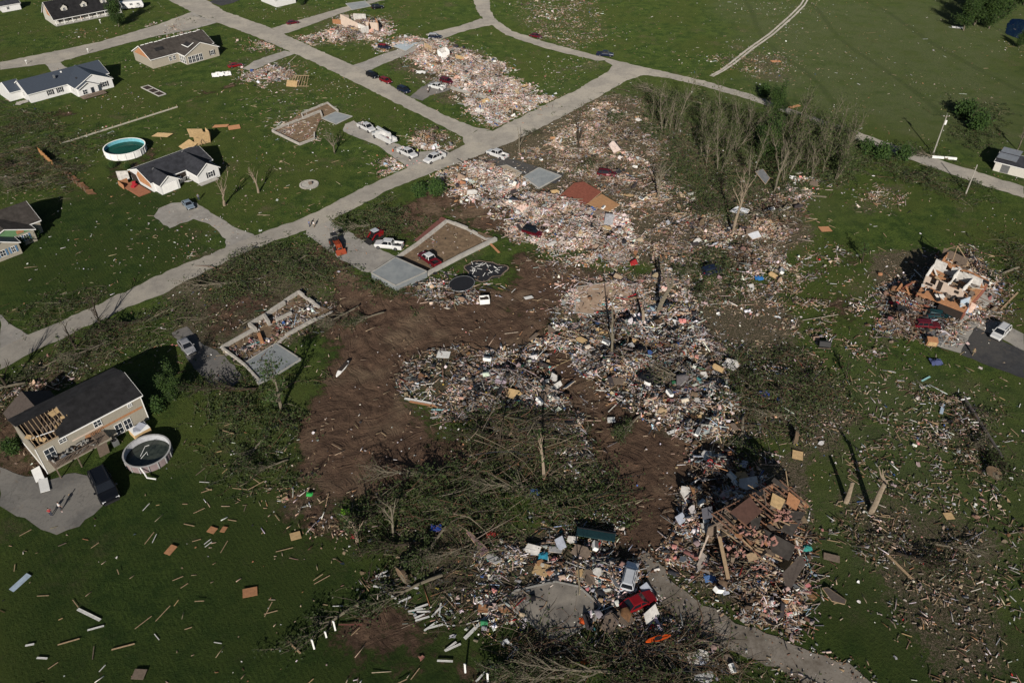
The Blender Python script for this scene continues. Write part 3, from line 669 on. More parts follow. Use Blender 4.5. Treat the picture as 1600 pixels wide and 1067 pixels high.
# brush --------------------------------------------------------------
def verge_litter():
    g = np.random.default_rng(15); parts = []
    for key, n in (('track', 650), ):
        P = GP(DRIVES[key][0]); L_ = len(P); a = g.integers(0, L_, n); f = g.random(n)[:, None]; Q = P[a]*(1-f) + P[(a+1) % L_]*f + g.normal(0, .8, (n, 2))
        sz = np.exp(g.normal(-.5, .5, n)); S = np.stack([.4*sz, .16*sz, .08*sz], 1); V, F = boxes_np(np.column_stack([Q, np.full(n, .06)]), S, rotz(g.uniform(0,6.28,n), g.normal(0,.2,n), g.normal(0,.2,n)))
        parts.append((V, F, np.repeat(palette(dict(brown=6, straw=3, white=2, pinkwhite=2, grey=3, dark=4, tan=2), n, g), 6, 0)))
    V, F, C = join(parts); tag(mesh_np('verge_litter', V, [F], M_DEB, C), 'clods and scraps along both edges of the gravel track', 'litter', kind='stuff')
verge_litter()
BZ = [
 ([(560,790),(600,740),(700,690),(760,640),(850,650),(900,720),(950,760),(975,800),(900,845),(760,828),(640,860),(580,830)], 1.5, 1.5, 1.5, 3.4, 20, 'dark mass of fallen leafy branches below the bulldozed mud'),
 ([(790,1020),(870,1008),(940,985),(1000,985),(1060,1000),(1140,1040),(1220,1085),(1150,1110),(780,1110)], 3.4, .25, 1.2, 3.8, 8, 'tangle of long bare branches at the bottom edge'),
 ([(330,425),(450,372),(530,375),(545,425),(480,455),(350,455)], 2.4, 1.0, 1.0, 2.4, None, 'heap of cut branches by the main road opposite the pool house'),
 ([(1120,570),(1230,560),(1285,620),(1275,690),(1180,680),(1140,620)], 4.0, .8, 2.2, 2.8, None, 'dark root mass and branches of the uprooted trees'),
 ([(1000,140),(1080,150),(1180,172),(1330,215),(1320,250),(1250,290),(1100,320),(1040,270)], .8, 1.6, 1.2, 2.6, None, 'dense undergrowth beneath the stripped woodland'),
 ([(0,235),(60,235),(105,270),(95,300),(0,305)], 2.4, .6, 1.3, 2.8, 20, 'grey heap of fallen branches near the left edge'),
 ([(360,640),(450,630),(490,740),(400,760)], 1.6, 1.6, .9, 2.4, None, 'leafy green brush at the edge of the bulldozed mud'),
 ([(0,600),(110,535),(280,472),(300,505),(180,555),(60,615),(0,645)], 1.7, .7, .7, 2.4, 45, 'line of broken branches along the lower road verge'),
 ([(1500,650),(1560,650),(1572,735),(1530,760),(1490,740)], 2.0, .5, 1.4, 2.4, None, 'torn root mass with soil near the right edge'),
 ([(545,345),(600,318),(640,345),(600,372),(560,368)], 3.0, 1.0, 1.2, 2.0, None, 'round pile of brush beside the skid steer'),
 ([(640,925),(680,870),(740,845),(775,860),(780,925),(720,945)], 2.6, .3, 1.1, 3.4, 30, 'brown needles and branches of the fallen conifer'),
 ([(20,492),(120,455),(190,440),(175,462),(60,514)], 2.0, .5, .8, 1.8, None, 'grey brush pile on the mown lawn corner'),
 ([(540,450),(610,445),(650,500),(590,510)], 1.2, .9, .7, 2.4, 60, 'small snapped branches on the mud below the garage slab'),
 ([(1065,400),(1150,385),(1160,455),(1085,465)], 2.0, 1.6, 1.2, 2.4, None, 'green mound of broken branches beside the big forked trunk'),
 ([(1330,225),(1440,238),(1560,295),(1500,306),(1340,262)], .9, 1.4, .8, 2.0, None, 'hedge row brush along the lower side of the far road'),
 ([(1568,385),(1620,385),(1620,470),(1568,440)], 2.0, .7, 1.3, 2.6, None, 'grey heap of branches above the white car'),
 ([(990,250),(1060,230),(1200,290),(1190,340),(1100,350)], 1.1, 1.2, .9, 2.8, None, 'low branches and weeds below the stripped woodland'),
 ([(300,575),(420,590),(480,600),(440,640),(330,640)], 1.0, 1.4, .8, 2.6, None, 'branches fallen across the lower edge of the block foundation'),
 ([(180,225),(60,190),(10,180),(10,215),(120,245)], .5, .7, .5, 2.4, None, 'thin limbs on the grass below the white sided house'),
 ([(840,175),(900,150),(985,130),(1010,150),(1000,260),(900,260)], .5, .5, .5, 2.6, None, 'broken limbs scattered over the woodland edge'),
 ([(1340,840),(1440,800),(1500,870),(1440,900)], 1.2, .2, .6, 2.4, None, 'broken limbs around the splintered stump on the lower field'),
 ([(560,960),(640,900),(680,930),(600,985)], .9, .2, .5, 2.0, None, 'snapped branches beside the bare soil rectangle'),
 ([(1180,190),(1250,195),(1330,215),(1335,270),(1290,300),(1200,290)], 1.6, 3.0, 2.6, 3.0, 60, 'dense green tangle at the right end of the stripped woodland'),
 ([(660,680),(800,640),(900,700),(880,760),(740,790),(640,760)], .7, .1, 1.8, 6.0, 15, 'long pale limbs lying over the dark leafy branches'),
 ([(296,28),(330,26),(338,32),(318,38),(298,36)], 3.0, .8, .6, 1.8, None, 'dark oval brush pile on the concrete beside the crossroads'),
 ([(0,160),(90,190),(150,215),(110,245),(30,240),(0,230)], .9, 1.0, .9, 2.6, None, 'dark twigs and toppled sapling below the white sided house'),
 ([(1340,255),(1430,262),(1500,290),(1520,312),(1440,290)], 1.2, .2, .5, 2.6, -20, 'pale limbs along the lower verge of the far road'),
 ([(1490,160),(1560,170),(1560,235),(1530,240),(1500,215)], .8, 2.0, 1.4, 2.0, None, 'patch of dark scrub above the small tan building'),
]
for i, (p, dn, lf, hp, L_, az, lb) in enumerate(BZ): brush('fallen_branches', lb, p, dn * 1.3, lf, hp, 300+i, L_, az)

# ------------------------------------------------------------------ vehicles
M_GLASS = mat('car glass', (.012,.014,.018), .08, var=.2, spec=.6, dr=0)
M_TYRE = mat('tyre rubber', (.012,.012,.013), .85); M_RIM = mat('wheel rim', (.35,.35,.37), .35, .8, var=.2)
M_LAMP = mat('headlight lens', (.65,.66,.68), .15, var=.1, spec=.6); M_TAIL = mat('tail light lens', (.28,.012,.01), .25, var=.2)
M_BLKP = mat('black plastic', (.018,.018,.02), .6); M_CHROME = mat('bright trim', (.5,.5,.5), .25, .9, var=.1)
def paint(name, c, rough=.28): return mat('paint ' + name, c, rough, .15, var=.12, vs=1.0, spec=.5, dr=0)
PAINT = {'white': paint('white', (.74,.74,.73)), 'black': paint('black', (.008,.009,.012)), 'navy': paint('navy', (.012,.020,.045)), 'red': paint('red', (.24,.010,.013)), 'maroon': paint('maroon', (.13,.010,.018)),
         'silver': paint('silver', (.33,.33,.34)), 'silverblue': paint('silver blue', (.24,.30,.36)), 'teal': paint('dark teal', (.012,.055,.065)), 'orange': paint('orange', (.32,.055,.018), .5), 'lsilver': paint('light silver', (.62,.64,.67))}
SPEC = {  # L, W, H, belt, nose end, windscreen base/top, rear glass top/base
 'sedan': dict(L=4.8, W=1.84, H=1.45, belt=.93, hood=.80, wb=.95, wt=.25, rt=-1.15, rb=-1.75, deck=.88),
 'suv': dict(L=4.8, W=1.92, H=1.75, belt=1.08, hood=.98, wb=1.15, wt=.55, rt=-2.05, rb=-2.3, deck=1.08),
 'wagon': dict(L=4.9, W=1.86, H=1.55, belt=.96, hood=.86, wb=1.05, wt=.4, rt=-1.95, rb=-2.3, deck=.96),
 'pickup': dict(L=5.8, W=2.0, H=1.88, belt=1.18, hood=1.08, wb=1.45, wt=.85, rt=-.75, rb=-.95, deck=1.18)}
def vehicle(kind, px, hd, colour, label, cat, group=None, scale=1.0, crush=0, roof=None, tilt=(0, 0), bedcol=None, z=0, pts=None):
    S = SPEC[kind]; L, W, H = S['L'], S['W'], S['H']; hw = W / 2; b = S['belt']; zb = .30
    P = PAINT[colour]; PR = PAINT[roof] if roof else P
    g = G(*px); t = empty({'sedan': 'car', 'suv': 'suv', 'wagon': 'estate_car', 'pickup': 'pickup_truck'}[kind], (g[0], g[1], z), hd, label, cat, group)
    t.rotation_euler = (R(tilt[0]), R(tilt[1]), R(hd)); t.scale = (scale,)*3
    rg = np.random.default_rng(int(px[0]*7+px[1]))
    def dent(mb, a=crush):
        if a: mb.v = [(x + rg.normal(0, a*.4), y + rg.normal(0, a*.5), zz_ - abs(rg.normal(0, a)) * (zz_ > .9)) for x, y, zz_ in mb.v]
        return mb
    def ring(x, w, z0, z1):
        return [(x,-w*.90,z0),(x,-w,z0+.16),(x,-w,z1-.16),(x,-w*.92,z1),(x,w*.92,z1),(x,w,z1-.16),(x,w,z0+.16),(x,w*.90,z0)]
    x0, x1 = -L/2, L/2
    st = [(x1, hw*.80, zb+.12, S['hood']-.20), (x1-.22, hw*.93, zb, S['hood']-.08), (x1-.9, hw, zb, S['hood']), (S['wb']+.1, hw, zb, b-.02)]
    if kind == 'pickup': st += [(S['rb']-.02, hw, zb, b)]
    else: st += [(0, hw, zb, b), (S['rb'], hw, zb, b if kind != 'sedan' else S['deck']), (x0+.2, hw*.95, zb, S['deck']-.03), (x0, hw*.86, zb+.1, S['deck']-.16)]
    body = MB()
    for a, c in zip(st[:-1], st[1:]): body.loft(ring(*a), ring(*c))
    dent(body).build('body', P, t)
    if kind == 'pickup':
        bed = MB(); xb = S['rb'] - .04; bl = xb - x0
        for s in (-1, 1): bed.box(((x0+xb)/2, s*(hw-.07), (zb+b)/2), (bl, .14, b-zb))
        bed.box((x0+.06, 0, (zb+b)/2+.03), (.1, W-.30, b-zb-.1)); bed.box((xb-.03, 0, (zb+b)/2), (.05, W-.3, b-zb)); dent(bed).build('cargo_bed', P, t)
        MB().box(((x0+xb)/2, 0, .62), (bl-.16, W-.30, .05)).build('bed_liner', PAINT[bedcol] if bedcol else M_BLKP, t)
    # greenhouse
    hb, ht = hw*.90, hw*.74; wb, wt, rt, rb = S['wb'], S['wt'], S['rt'], S['rb']; zr = H - .07 - crush*.5
    A = [(wb,-hb,b-.01),(wb,hb,b-.01),(rb,hb,b-.01),(rb,-hb,b-.01)]; B = [(wt,-ht,zr),(wt,ht,zr),(rt,ht,zr),(rt,-ht,zr)]
    dent(MB().loft(A, B), crush*.5).build('windows', M_GLASS, t)
    rf = MB(); e = .05
    rf.loft([(wt+e,-ht-e,zr),(wt+e,ht+e,zr),(rt-e,ht+e,zr),(rt-e,-ht-e,zr)], [(wt-.12,-ht+.1,H),(wt-.12,ht-.1,H),(rt+.12,ht-.1,H),(rt+.12,-ht+.1,H)])
    for s in (-1, 1):
        for (xa, xb_) in ((wb, wt), (rb, rt)): rf.bar((xa, s*(hb+.004), b-.01), (xb_, s*(ht+.012), zr+.01), .09, .06)
        mids = [(-.15, -.15)] + ([(-1.2, -1.15)] if kind in ('suv', 'wagon') else [])
        for xa, xb_ in mids: rf.bar((xa, s*(hb+.006), b-.01), (xb_, s*(ht+.014), zr+.01), .09, .05)
    dent(rf, crush*.6).build('roof', PR, t)
    if kind == 'suv':
        for s in (-1, 1): MB().bar((wt-.2, s*(ht-.08), H+.06), (rt+.25, s*(ht-.08), H+.06), .05, .05).build('roof_rail', M_BLKP, t)
    wx = (x1-.92, x0+1.0 if kind != 'pickup' else x0+1.25); wr = .34 if kind in ('sedan', 'wagon') else .39
    for x in wx:
        for s in (-1, 1):
            w = MB(); n = 16; c = []
            w.loft([(x+wr*math.cos(6.2832*k/n), s*(hw-.2), wr+wr*math.sin(6.2832*k/n)) for k in range(n)], [(x+wr*math.cos(6.2832*k/n), s*(hw+.03), wr+wr*math.sin(6.2832*k/n)) for k in range(n)])
            wo = w.build('wheel', M_TYRE, t); q = wr*.6
            MB().loft([(x+q*math.cos(6.2832*k/10), s*(hw+.02), wr+q*math.sin(6.2832*k/10)) for k in range(10)], [(x+q*math.cos(6.2832*k/10), s*(hw+.045), wr+q*math.sin(6.2832*k/10)) for k in range(10)]).build('rim', M_RIM, wo)
    for s in (-1, 1):
        MB().box((x1-.12, s*hw*.68, S['hood']-.24), (.22, .34, .15)).build('headlight', M_LAMP, t)
        MB().box((x0+.07, s*hw*.72, S['deck']-.28), (.18, .28, .2)).build('tail_light', M_TAIL, t)
        MB().box((wb-.15, s*(hw+.1), b+.08), (.16, .2, .14)).build('wing_mirror', P, t)
    MB().box((x1+.02, 0, zb+.18), (.12, W*.78, .22)).build('front_bumper', M_BLKP if kind != 'pickup' else M_CHROME, t)
    MB().box((x0-.02, 0, zb+.2), (.12, W*.8, .2)).build('rear_bumper', P if kind != 'pickup' else M_CHROME, t)
    return t
V = vehicle
V('suv', (582,121), -46, 'black', 'black SUV parked first in the row of three on the upper side road', 'car', 'cars parked in a row on the side road')
V('wagon', (603,129), -46, 'red', 'bright red car parked between two black cars on the side road', 'car', 'cars parked in a row on the side road')
V('suv', (631,144), -46, 'navy', 'black SUV parked last in the row, below the bright red car', 'car', 'cars parked in a row on the side road')
V('sedan', (458,38), 30, 'maroon', 'dark red car on the grass by the top road', 'car')
V('suv', (590,14), 20, 'black', 'black SUV on debris at the top of the picture', 'car', crush=.03)
V('pickup', (683,139), 150, 'white', 'white pickup beside the maroon car on the rubble driveway', 'pickup truck')
V('suv', (698,130), -40, 'maroon', 'battered maroon car beside the white pickup at the rubble edge', 'car', crush=.06)
V('suv', (680,60), -5, 'navy', 'dark blue wrecked car half covered by pale debris', 'car', crush=.12, roof='lsilver')
V('wagon', (601,76), -25, 'navy', 'small blue and red wrecked car on the concrete pad corner', 'car', crush=.1, roof='red')
V('sedan', (837,59), -32, 'maroon', 'dark red car driving along the upper curved road', 'car')
V('pickup', (945,88), -12, 'navy', 'dark blue pickup driving near the upper road junction', 'pickup truck')
V('sedan', (368,105), 30, 'red', 'red car beside the beige house with white tarpaulin next to it', 'car', crush=.03)
V('sedan', (295,323), -52, 'silverblue', 'pale blue sedan parked in front of the dark roofed pool house', 'car')
V('pickup', (637,243), -45, 'white', 'white crew cab pickup nose to nose with another at the lawn driveway', 'pickup truck', scale=1.12)
V('pickup', (679,251), 227, 'white', 'white pickup stopped across the end of the utility truck driveway', 'pickup truck', scale=1.12)
V('pickup', (777,245), 142, 'white', 'white pickup with open black bed on the dark driveway', 'pickup truck', scale=1.1)
V('pickup', (608,387), 170, 'white', 'white open topped truck beside the grey garage slab', 'pickup truck', scale=1.1)
V('pickup', (671,409), 132, 'maroon', 'damaged red pickup with white roof inside the block foundation', 'pickup truck', roof='white', crush=.05, scale=1.05)
V('suv', (832,368), -30, 'maroon', 'crushed black and maroon car sunk in pale rubble', 'car', crush=.22, roof='black', z=.3)
V('suv', (948,276), -15, 'maroon', 'crushed dark red car lying in the woodland debris', 'car', crush=.18, z=.2)
V('sedan', (293,545), -50, 'silver', 'silver sedan parked above the block foundation driveway', 'car', scale=1.08)
V('suv', (166,766), -52, 'black', 'large black SUV parked on the drive by the round pool', 'car', scale=1.5)
V('wagon', (1447,512), -5, 'maroon', 'dark red estate car buried among rubble of the half standing house', 'car', crush=.04, z=.15)
V('wagon', (1466,497), -12, 'teal', 'dark teal car covered in rubble beside the red estate car', 'car', crush=.12, z=.1)
V('suv', (1561,524), 222, 'white', 'white SUV parked where the black asphalt begins', 'car', scale=1.08)
V('suv', (1112,428), 20, 'navy', 'crushed dark car half hidden beside the green branch mound', 'car', crush=.2, z=.3)
V('sedan', (1015,600), -40, 'black', 'crushed black car in the middle of the long debris heap', 'car', crush=.2, z=.6)
V('suv', (983,906), 72, 'lsilver', 'silver white SUV parked at the top of the gravel track', 'car', z=.15)
V('sedan', (997,945), 27, 'red', 'dark red sedan angled behind the silver SUV', 'car', scale=1.06, z=.1)

def utility_truck(px, hd):
    g = G(*px); t = empty('bucket_truck', (*g, 0), hd, 'white utility truck with folded boom in the lawn driveway', 'utility truck', 'utility vehicles in the driveway'); t.scale = (1.1,)*3
    W_ = PAINT['white']
    MB().loft([(4.0,-1.0,.5),(4.0,1.0,.5),(4.0,1.0,1.25),(4.0,-1.0,1.25)], [(2.7,-1.1,.5),(2.7,1.1,.5),(2.7,1.1,1.5),(2.7,-1.1,1.5)]).build('hood', W_, t)
    MB().loft([(2.7,-1.1,.5),(2.7,1.1,.5),(.9,1.1,.5),(.9,-1.1,.5)], [(2.2,-.95,2.3),(2.2,.95,2.3),(1.0,.95,2.3),(1.0,-.95,2.3)]).build('cab', W_, t)
    MB().loft([(2.60,-.95,1.55),(2.60,.95,1.55),(2.44,.95,1.55),(2.44,-.95,1.55)], [(2.33,-.85,2.15),(2.33,.85,2.15),(2.2,.85,2.15),(2.2,-.85,2.15)]).build('windscreen', M_GLASS, t)
    bx = MB()
    for s in (-1, 1):
        for k in range(4): bx.box((.3-k*1.15, s*.95, 1.15), (1.1, .5, 1.1))
    bx.box((-1.4, 0, .75), (4.6, 1.5, .15)); bx.build('tool_body', W_, t, bevel=.03)
    MB().box((-3.9, 0, 1.0), (.3, 2.3, .2)).build('rear_deck', W_, t)
    MB().tube([(-2.6,0,.8),(-2.6,0,2.4)], .35, 10).build('boom_pedestal', W_, t)
    b = MB().bar((-2.9,0,2.6), (2.6,0,2.9), .38).build('boom', W_, t); MB().bar((2.4,.45,2.9), (-2.2,.45,3.1), .3).build('upper_boom', W_, b)
    MB().box((-2.7,.45,2.7), (.8,.8,1.0)).build('bucket', PAINT['white'], t, bevel=.05)
    MB().box((-1.2,0,1.1), (.8,.6,.4)).build('cable_reel', PAINT['red'], t)
    for x in (2.9, -2.4):
        for s in (-1, 1):
            wo = MB().loft([(x+.45*math.cos(.3927*k), s*.85, .45+.45*math.sin(.3927*k)) for k in range(16)], [(x+.45*math.cos(.3927*k), s*1.15, .45+.45*math.sin(.3927*k)) for k in range(16)]).build('wheel', M_TYRE, t)
            MB().loft([(x+.25*math.cos(.6283*k), s*1.12, .45+.25*math.sin(.6283*k)) for k in range(10)], [(x+.25*math.cos(.6283*k), s*1.17, .45+.25*math.sin(.6283*k)) for k in range(10)]).build('rim', M_RIM, wo)
utility_truck((601,220), 134)
v = V('pickup', (573,203), -46, 'white', 'white service pickup with dark stake bed behind the bucket truck', 'pickup truck', 'utility vehicles in the driveway', scale=1.1)
rk = MB()
for s in (-1, 1):
    for k in range(4): rk.bar((-1.2-k*.5, s*.9, 1.1), (-1.2-k*.5, s*.9, 1.9), .05)
    rk.bar((-1.1, s*.9, 1.9), (-2.8, s*.9, 1.9), .05)
rk.build('stake_rack', M_BLKP, v)

def skid_steer(px, hd):
    t = empty('skid_steer', (*G(*px), 0), hd, 'red compact track loader standing on mud beside the white truck', 'loader'); t.scale = (1.15,)*3; Rd = PAINT['red']
    for s in (-1, 1):
        MB().loft([(-1.3,s*.65,.2),(1.2,s*.65,.05),(1.45,s*.65,.4),(.9,s*.65,.65),(-1.2,s*.65,.8)], [(-1.3,s*1.0,.2),(1.2,s*1.0,.05),(1.45,s*1.0,.4),(.9,s*1.0,.65),(-1.2,s*1.0,.8)]).build('track', M_TYRE, t)
        MB().bar((-1.4,s*.75,1.7), (.6,s*.75,1.6), .18).bar((.6,s*.75,1.6), (1.7,s*.75,.5), .18).build('lift_arm', Rd, t)
    MB().box((-.9,0,1.05), (1.2,1.4,1.0)).build('engine_cover', Rd, t, bevel=.08)
    MB().box((.2,0,1.35), (1.1,1.1,1.5)).build('cab', M_GLASS, t, bevel=.05)
    MB().box((.15,0,2.15), (1.3,1.25,.1)).build('cab_roof', PAINT['lsilver'], t)
    MB().loft([(1.6,-1.0,.05),(2.4,-1.0,.05),(1.6,-1.0,.8)], [(1.6,1.0,.05),(2.4,1.0,.05),(1.6,1.0,.8)]).build('bucket', M_TYRE, t)
skid_steer((588,374), 225)
def tractor(px, hd):
    t = empty('tractor', (*G(*px), 0), hd, 'orange tractor with loader where the garage driveway meets the road', 'tractor'); t.scale = (1.15,)*3; O = PAINT['orange']
    for x, r_ in ((-1.0, .75), (1.3, .45)):
        for s in (-1, 1):
            wo = MB().loft([(x+r_*math.cos(.3927*k), s*.6, r_+r_*math.sin(.3927*k)) for k in range(16)], [(x+r_*math.cos(.3927*k), s*.98, r_+r_*math.sin(.3927*k)) for k in range(16)]).build('wheel', M_TYRE, t)
            MB().loft([(x+r_*.5*math.cos(.6283*k), s*.9, r_+r_*.5*math.sin(.6283*k)) for k in range(10)], [(x+r_*.5*math.cos(.6283*k), s*1.0, r_+r_*.5*math.sin(.6283*k)) for k in range(10)]).build('rim', O, wo)
    MB().box((1.0,0,1.15), (1.7,.75,.8)).build('engine_cover', O, t, bevel=.08)
    MB().box((-.7,0,1.0), (1.3,.9,.6)).build('chassis', M_BLKP, t)
    MB().box((-.75,0,1.45), (.5,.55,.2)).build('seat', M_BLKP, t); MB().box((-.7,0,2.55), (1.3,1.2,.1)).build('canopy', M_BLKP, t)
    r_ = MB()
    for s in (-1, 1): r_.bar((-1.1,s*.55,1.2), (-1.1,s*.55,2.5), .08).bar((-.15,s*.55,1.2), (-.15,s*.55,2.5), .08)
    r_.build('roll_bar', M_BLKP, t)
    for s in (-1, 1): MB().bar((0,s*.5,1.5), (1.6,s*.5,1.5), .14).bar((1.6,s*.5,1.5), (2.7,s*.5,.5), .14).build('loader_arm', O, t)
    MB().loft([(2.6,-.95,.08),(3.4,-.95,.08),(2.6,-.95,.85)], [(2.6,.95,.08),(3.4,.95,.08),(2.6,.95,.85)]).build('bucket', O, t)
tractor((526,386), -62)

# ------------------------------------------------------------------ houses
M_SHW = stripes('white lap siding', (.74,.74,.73), .18, 'z', .15, .8); M_SHB = stripes('beige lap siding', (.42,.38,.31), .18, 'z', .2, .8)
M_SHT = stripes('tan lap siding', (.36,.33,.27), .18, 'z', .2, .8); M_SHC = stripes('cream lap siding', (.62,.60,.54), .18, 'z', .2, .8)
M_GREENS = stripes('green shake siding', (.14,.27,.13), .25, 'z', .3, .8)
M_RBLUE = stripes('slate blue metal roof', (.072,.088,.115), .4, 'x', .3, .75, .55); M_RDARK = mat('charcoal shingles', (.040,.042,.050), .95, var=.45, vs=.9, bump=.2, bs=6, spec=.1)
M_RBRN = mat('brown shingles', (.062,.055,.050), .95, var=.45, vs=.9, bump=.2, bs=6, spec=.1); M_RBRN2 = mat('weathered shingles', (.085,.070,.062), .95, var=.3, vs=3, bump=.2, bs=6, spec=.1)
M_RBLK = mat('black shingles', (.026,.026,.028), .95, var=.45, vs=.9, bump=.2, bs=6, spec=.1)
M_TRIM = mat('white trim', (.72,.72,.70), .5, var=.1); M_PANE = mat('window pane', (.03,.038,.05), .1, var=.3, spec=.6, dr=0)
M_OSB = mat('bare sheathing board', (.36,.18,.09), .85, var=.3, vs=2.5); M_PLY = mat('raw plywood', (.47,.33,.17), .85, var=.3, vs=2)
M_LUM = mat('raw lumber', (.36,.26,.16), .8, var=.3, vs=3); M_DWOOD = mat('weathered deck wood', (.17,.13,.10), .85, var=.35, vs=3)
M_CONC = mat('pale concrete', (.30,.29,.265), .9, var=.28, vs=.9, bump=.1); M_SLAB = mat('grey floor slab', (.185,.20,.205), .85, var=.3, vs=.5, c2=(.135,.15,.16)); M_BLOCK = mat('concrete block', (.33,.31,.28), .9, var=.35, vs=1.5, bump=.2)
M_SHUT = mat('dark shutters', (.015,.017,.022), .6); M_BSHUT = mat('blue shutters', (.10,.20,.33), .6); M_PINKW = mat('cream inside wall', (.50,.41,.34), .85, var=.15, vs=1.2); M_WALLW = mat('white inside wall', (.60,.58,.55), .85, var=.35, vs=1.5)
M_BRICK = mat('red brick', (.20,.075,.05), .9, var=.35, vs=3); M_STEEL = mat('brushed steel', (.4,.41,.42), .35, .7)
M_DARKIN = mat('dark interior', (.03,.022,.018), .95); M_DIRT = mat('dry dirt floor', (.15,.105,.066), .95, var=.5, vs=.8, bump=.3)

def win(par, c, ang, w, h, shutter=None, name='window', frame=None):
    f = MB(); t_ = .07
    for s in (-1, 1): f.box((s*w/2, -.03, 0), (t_, .08, h)); f.box((0, -.03, s*h/2), (w+t_, .08, t_))
    f.box((0, -.02, 0), (w, .05, .05)); f.box((0, -.021, 0), (.05, .05, h))
    o = f.build(name, frame or M_TRIM, par); o.location = c; o.rotation_euler = (0, 0, R(ang))
    MB().box((0, 0, 0), (w, .03, h)).build('pane', M_PANE, o)
    if shutter:
        for s in (-1, 1): MB().box((s*(w/2+.26), -.03, 0), (.36, .05, h+.1)).build('shutter', shutter, o)
    return o
def door(par, c, ang, w=.95, h=2.1, m=None, name='door'):
    o = MB().box((0, -.03, h/2), (w, .06, h)).build(name, m or M_TRIM, par); o.location = c; o.rotation_euler = (0, 0, R(ang))
    MB().box((w*.35, -.09, h*.48), (.08, .07, .08)).build('handle', M_CHROME, o); return o
def gable_walls(mb, u0, u1, v0, v1, he, hr, axis, m=0):
    if axis == 'u':
        vm = (v0+v1)/2; r = lambda u: [(u,v0,-.2),(u,v1,-.2),(u,v1,he),(u,vm,hr),(u,v0,he)]
        mb.loft(r(u0), r(u1), m)
    else:
        um = (u0+u1)/2; r = lambda v: [(u0,v,-.2),(u1,v,-.2),(u1,v,he),(um,v,hr),(u0,v,he)]
        mb.loft(r(v0), r(v1), m)
def slope(mb, a0, a1, e, ze, k, zk, axis, th=.14, m=0):
    """roof plane from eave coordinate e,ze to ridge coordinate k,zk, running a0..a1 along axis"""
    P = (lambda a, c, z: (a, c, z)) if axis == 'u' else (lambda a, c, z: (c, a, z))
    mb.loft([P(a0,e,ze), P(a0,k,zk), P(a0,k,zk+th), P(a0,e,ze+th)], [P(a1,e,ze), P(a1,k,zk), P(a1,k,zk+th), P(a1,e,ze+th)], m)
def gable_roof(t, u0, u1, v0, v1, he, hr, axis, m, ov=.4, ends=.35, trim=True, near=True, far=True):
    lo, hi = (v0, v1) if axis == 'u' else (u0, u1); a0, a1 = (u0, u1) if axis == 'u' else (v0, v1); mid = (lo+hi)/2; sl = (hr-he)/(mid-lo)
    mb = MB(); z0 = he - ov*sl + .02
    if near: slope(mb, a0-ends, a1+ends, lo-ov, z0, mid, hr+.02, axis)
    if far: slope(mb, a0-ends, a1+ends, hi+ov, z0, mid+.003, hr+.021, axis)
    o = mb.build('roof', m, t)
    if trim:
        q = MB(); P = (lambda a, c, z: (a, c, z)) if axis == 'u' else (lambda a, c, z: (c, a, z))
        for c, on in ((lo-ov-.03, near), (hi+ov+.03, far)):
            if on: q.bar(P(a0-ends, c, z0+.05), P(a1+ends, c, z0+.05), .06, .2)
        for a in (a0-ends-.03, a1+ends+.03):
            if near: q.bar(P(a, lo-ov, z0+.04), P(a, mid, hr+.05), .05, .2)
            if far: q.bar(P(a, hi+ov, z0+.04), P(a, mid, hr+.05), .05, .2)
        q.build('trim', M_TRIM, o)
    return o
def L2G(t, u, v):
    a = t.rotation_euler.z; return (t.location.x + u*math.cos(a) - v*math.sin(a), t.location.y + u*math.sin(a) + v*math.cos(a))

# white sided house
t = empty('house', (-146.5, 236.1, 0), 46.2, 'white sided single storey house with slate blue roof and dark shutters', 'house')
L_, W_ = 24.6, 11.1; w = MB(); gable_walls(w, 0, L_, 0, W_, 2.75, 5.4, 'u'); gable_walls(w, 12, 23.4, -5.4, W_/2, 2.75, 5.5, 'v'); w.build('wall', M_SHW, t)
gable_roof(t, 0, L_, 0, W_, 2.75, 5.4, 'u', M_RBLUE); gable_roof(t, 12, 23.4, -5.4, W_/2, 2.75, 5.5, 'v', M_RBLUE, .35)
w2 = MB(); gable_walls(w2, 12.3, 18.2, -6.6, -5.4, 2.5, 4.0, 'v'); w2.build('porch_gable', M_SHW, t); gable_roof(t, 12.3, 18.2, -6.8, -4.4, 2.6, 4.05, 'v', M_RBLUE, .3)
w3 = MB(); gable_walls(w3, -4, -.02, 6, 14, 2.6, 4.6, 'u'); w3.build('rear_wing', M_SHW, t); gable_roof(t, -3, .5, 6, 14, 2.6, 4.6, 'u', M_RBLUE)
for u in (6.2, 9.1): win(t, (u, -.03, 1.6), 0, 1.1, 1.5, M_SHUT)
win(t, (20.8, -5.43, 1.6), 0, 1.5, 1.5, M_SHUT)
for v in (-2.2, -3.4): win(t, (11.97, v, 1.6), -90, .8, 1.3)
win(t, (14.0, -6.63, 1.3), 0, 1.4, 1.4); door(t, (16.4, -6.6, 0), 0, m=M_PANE)
win(t, (-.03, 4.2, 1.7), -90, 1.2, 1.2)
dk = MB(); dk.box((15.6, -8.2, .4), (7.2, 2.8, .2))
for k in range(13): dk.box((12.3+k*.55, -9.5, .95), (.08, .08, 1.0))
dk.box((15.6, -9.5, 1.45), (7.0, .12, .1)); dk.build('porch_deck', M_DWOOD, t)
MB().box((9.5, 2.5, 5.0), (.5, .5, .9)).build('chimney', M_STEEL, t); MB().box((12.5, 4.5, 5.0), (.4, .4, .7)).build('roof_vent', M_TRIM, t)
MB().box((14.9, -1.2, 4.25), (1.3, 1.3, .1), rx=0, ry=-24).build('torn_roof_patch', M_RBLK, t)
st = MB()
for k in range(4): st.box((-1.5-k*.5, 1.5+k*.2, .4-k*.08), (2.2, 1.3, .12), rz=20*k, rx=12)
st.build('broken_steps', M_BLOCK, t)

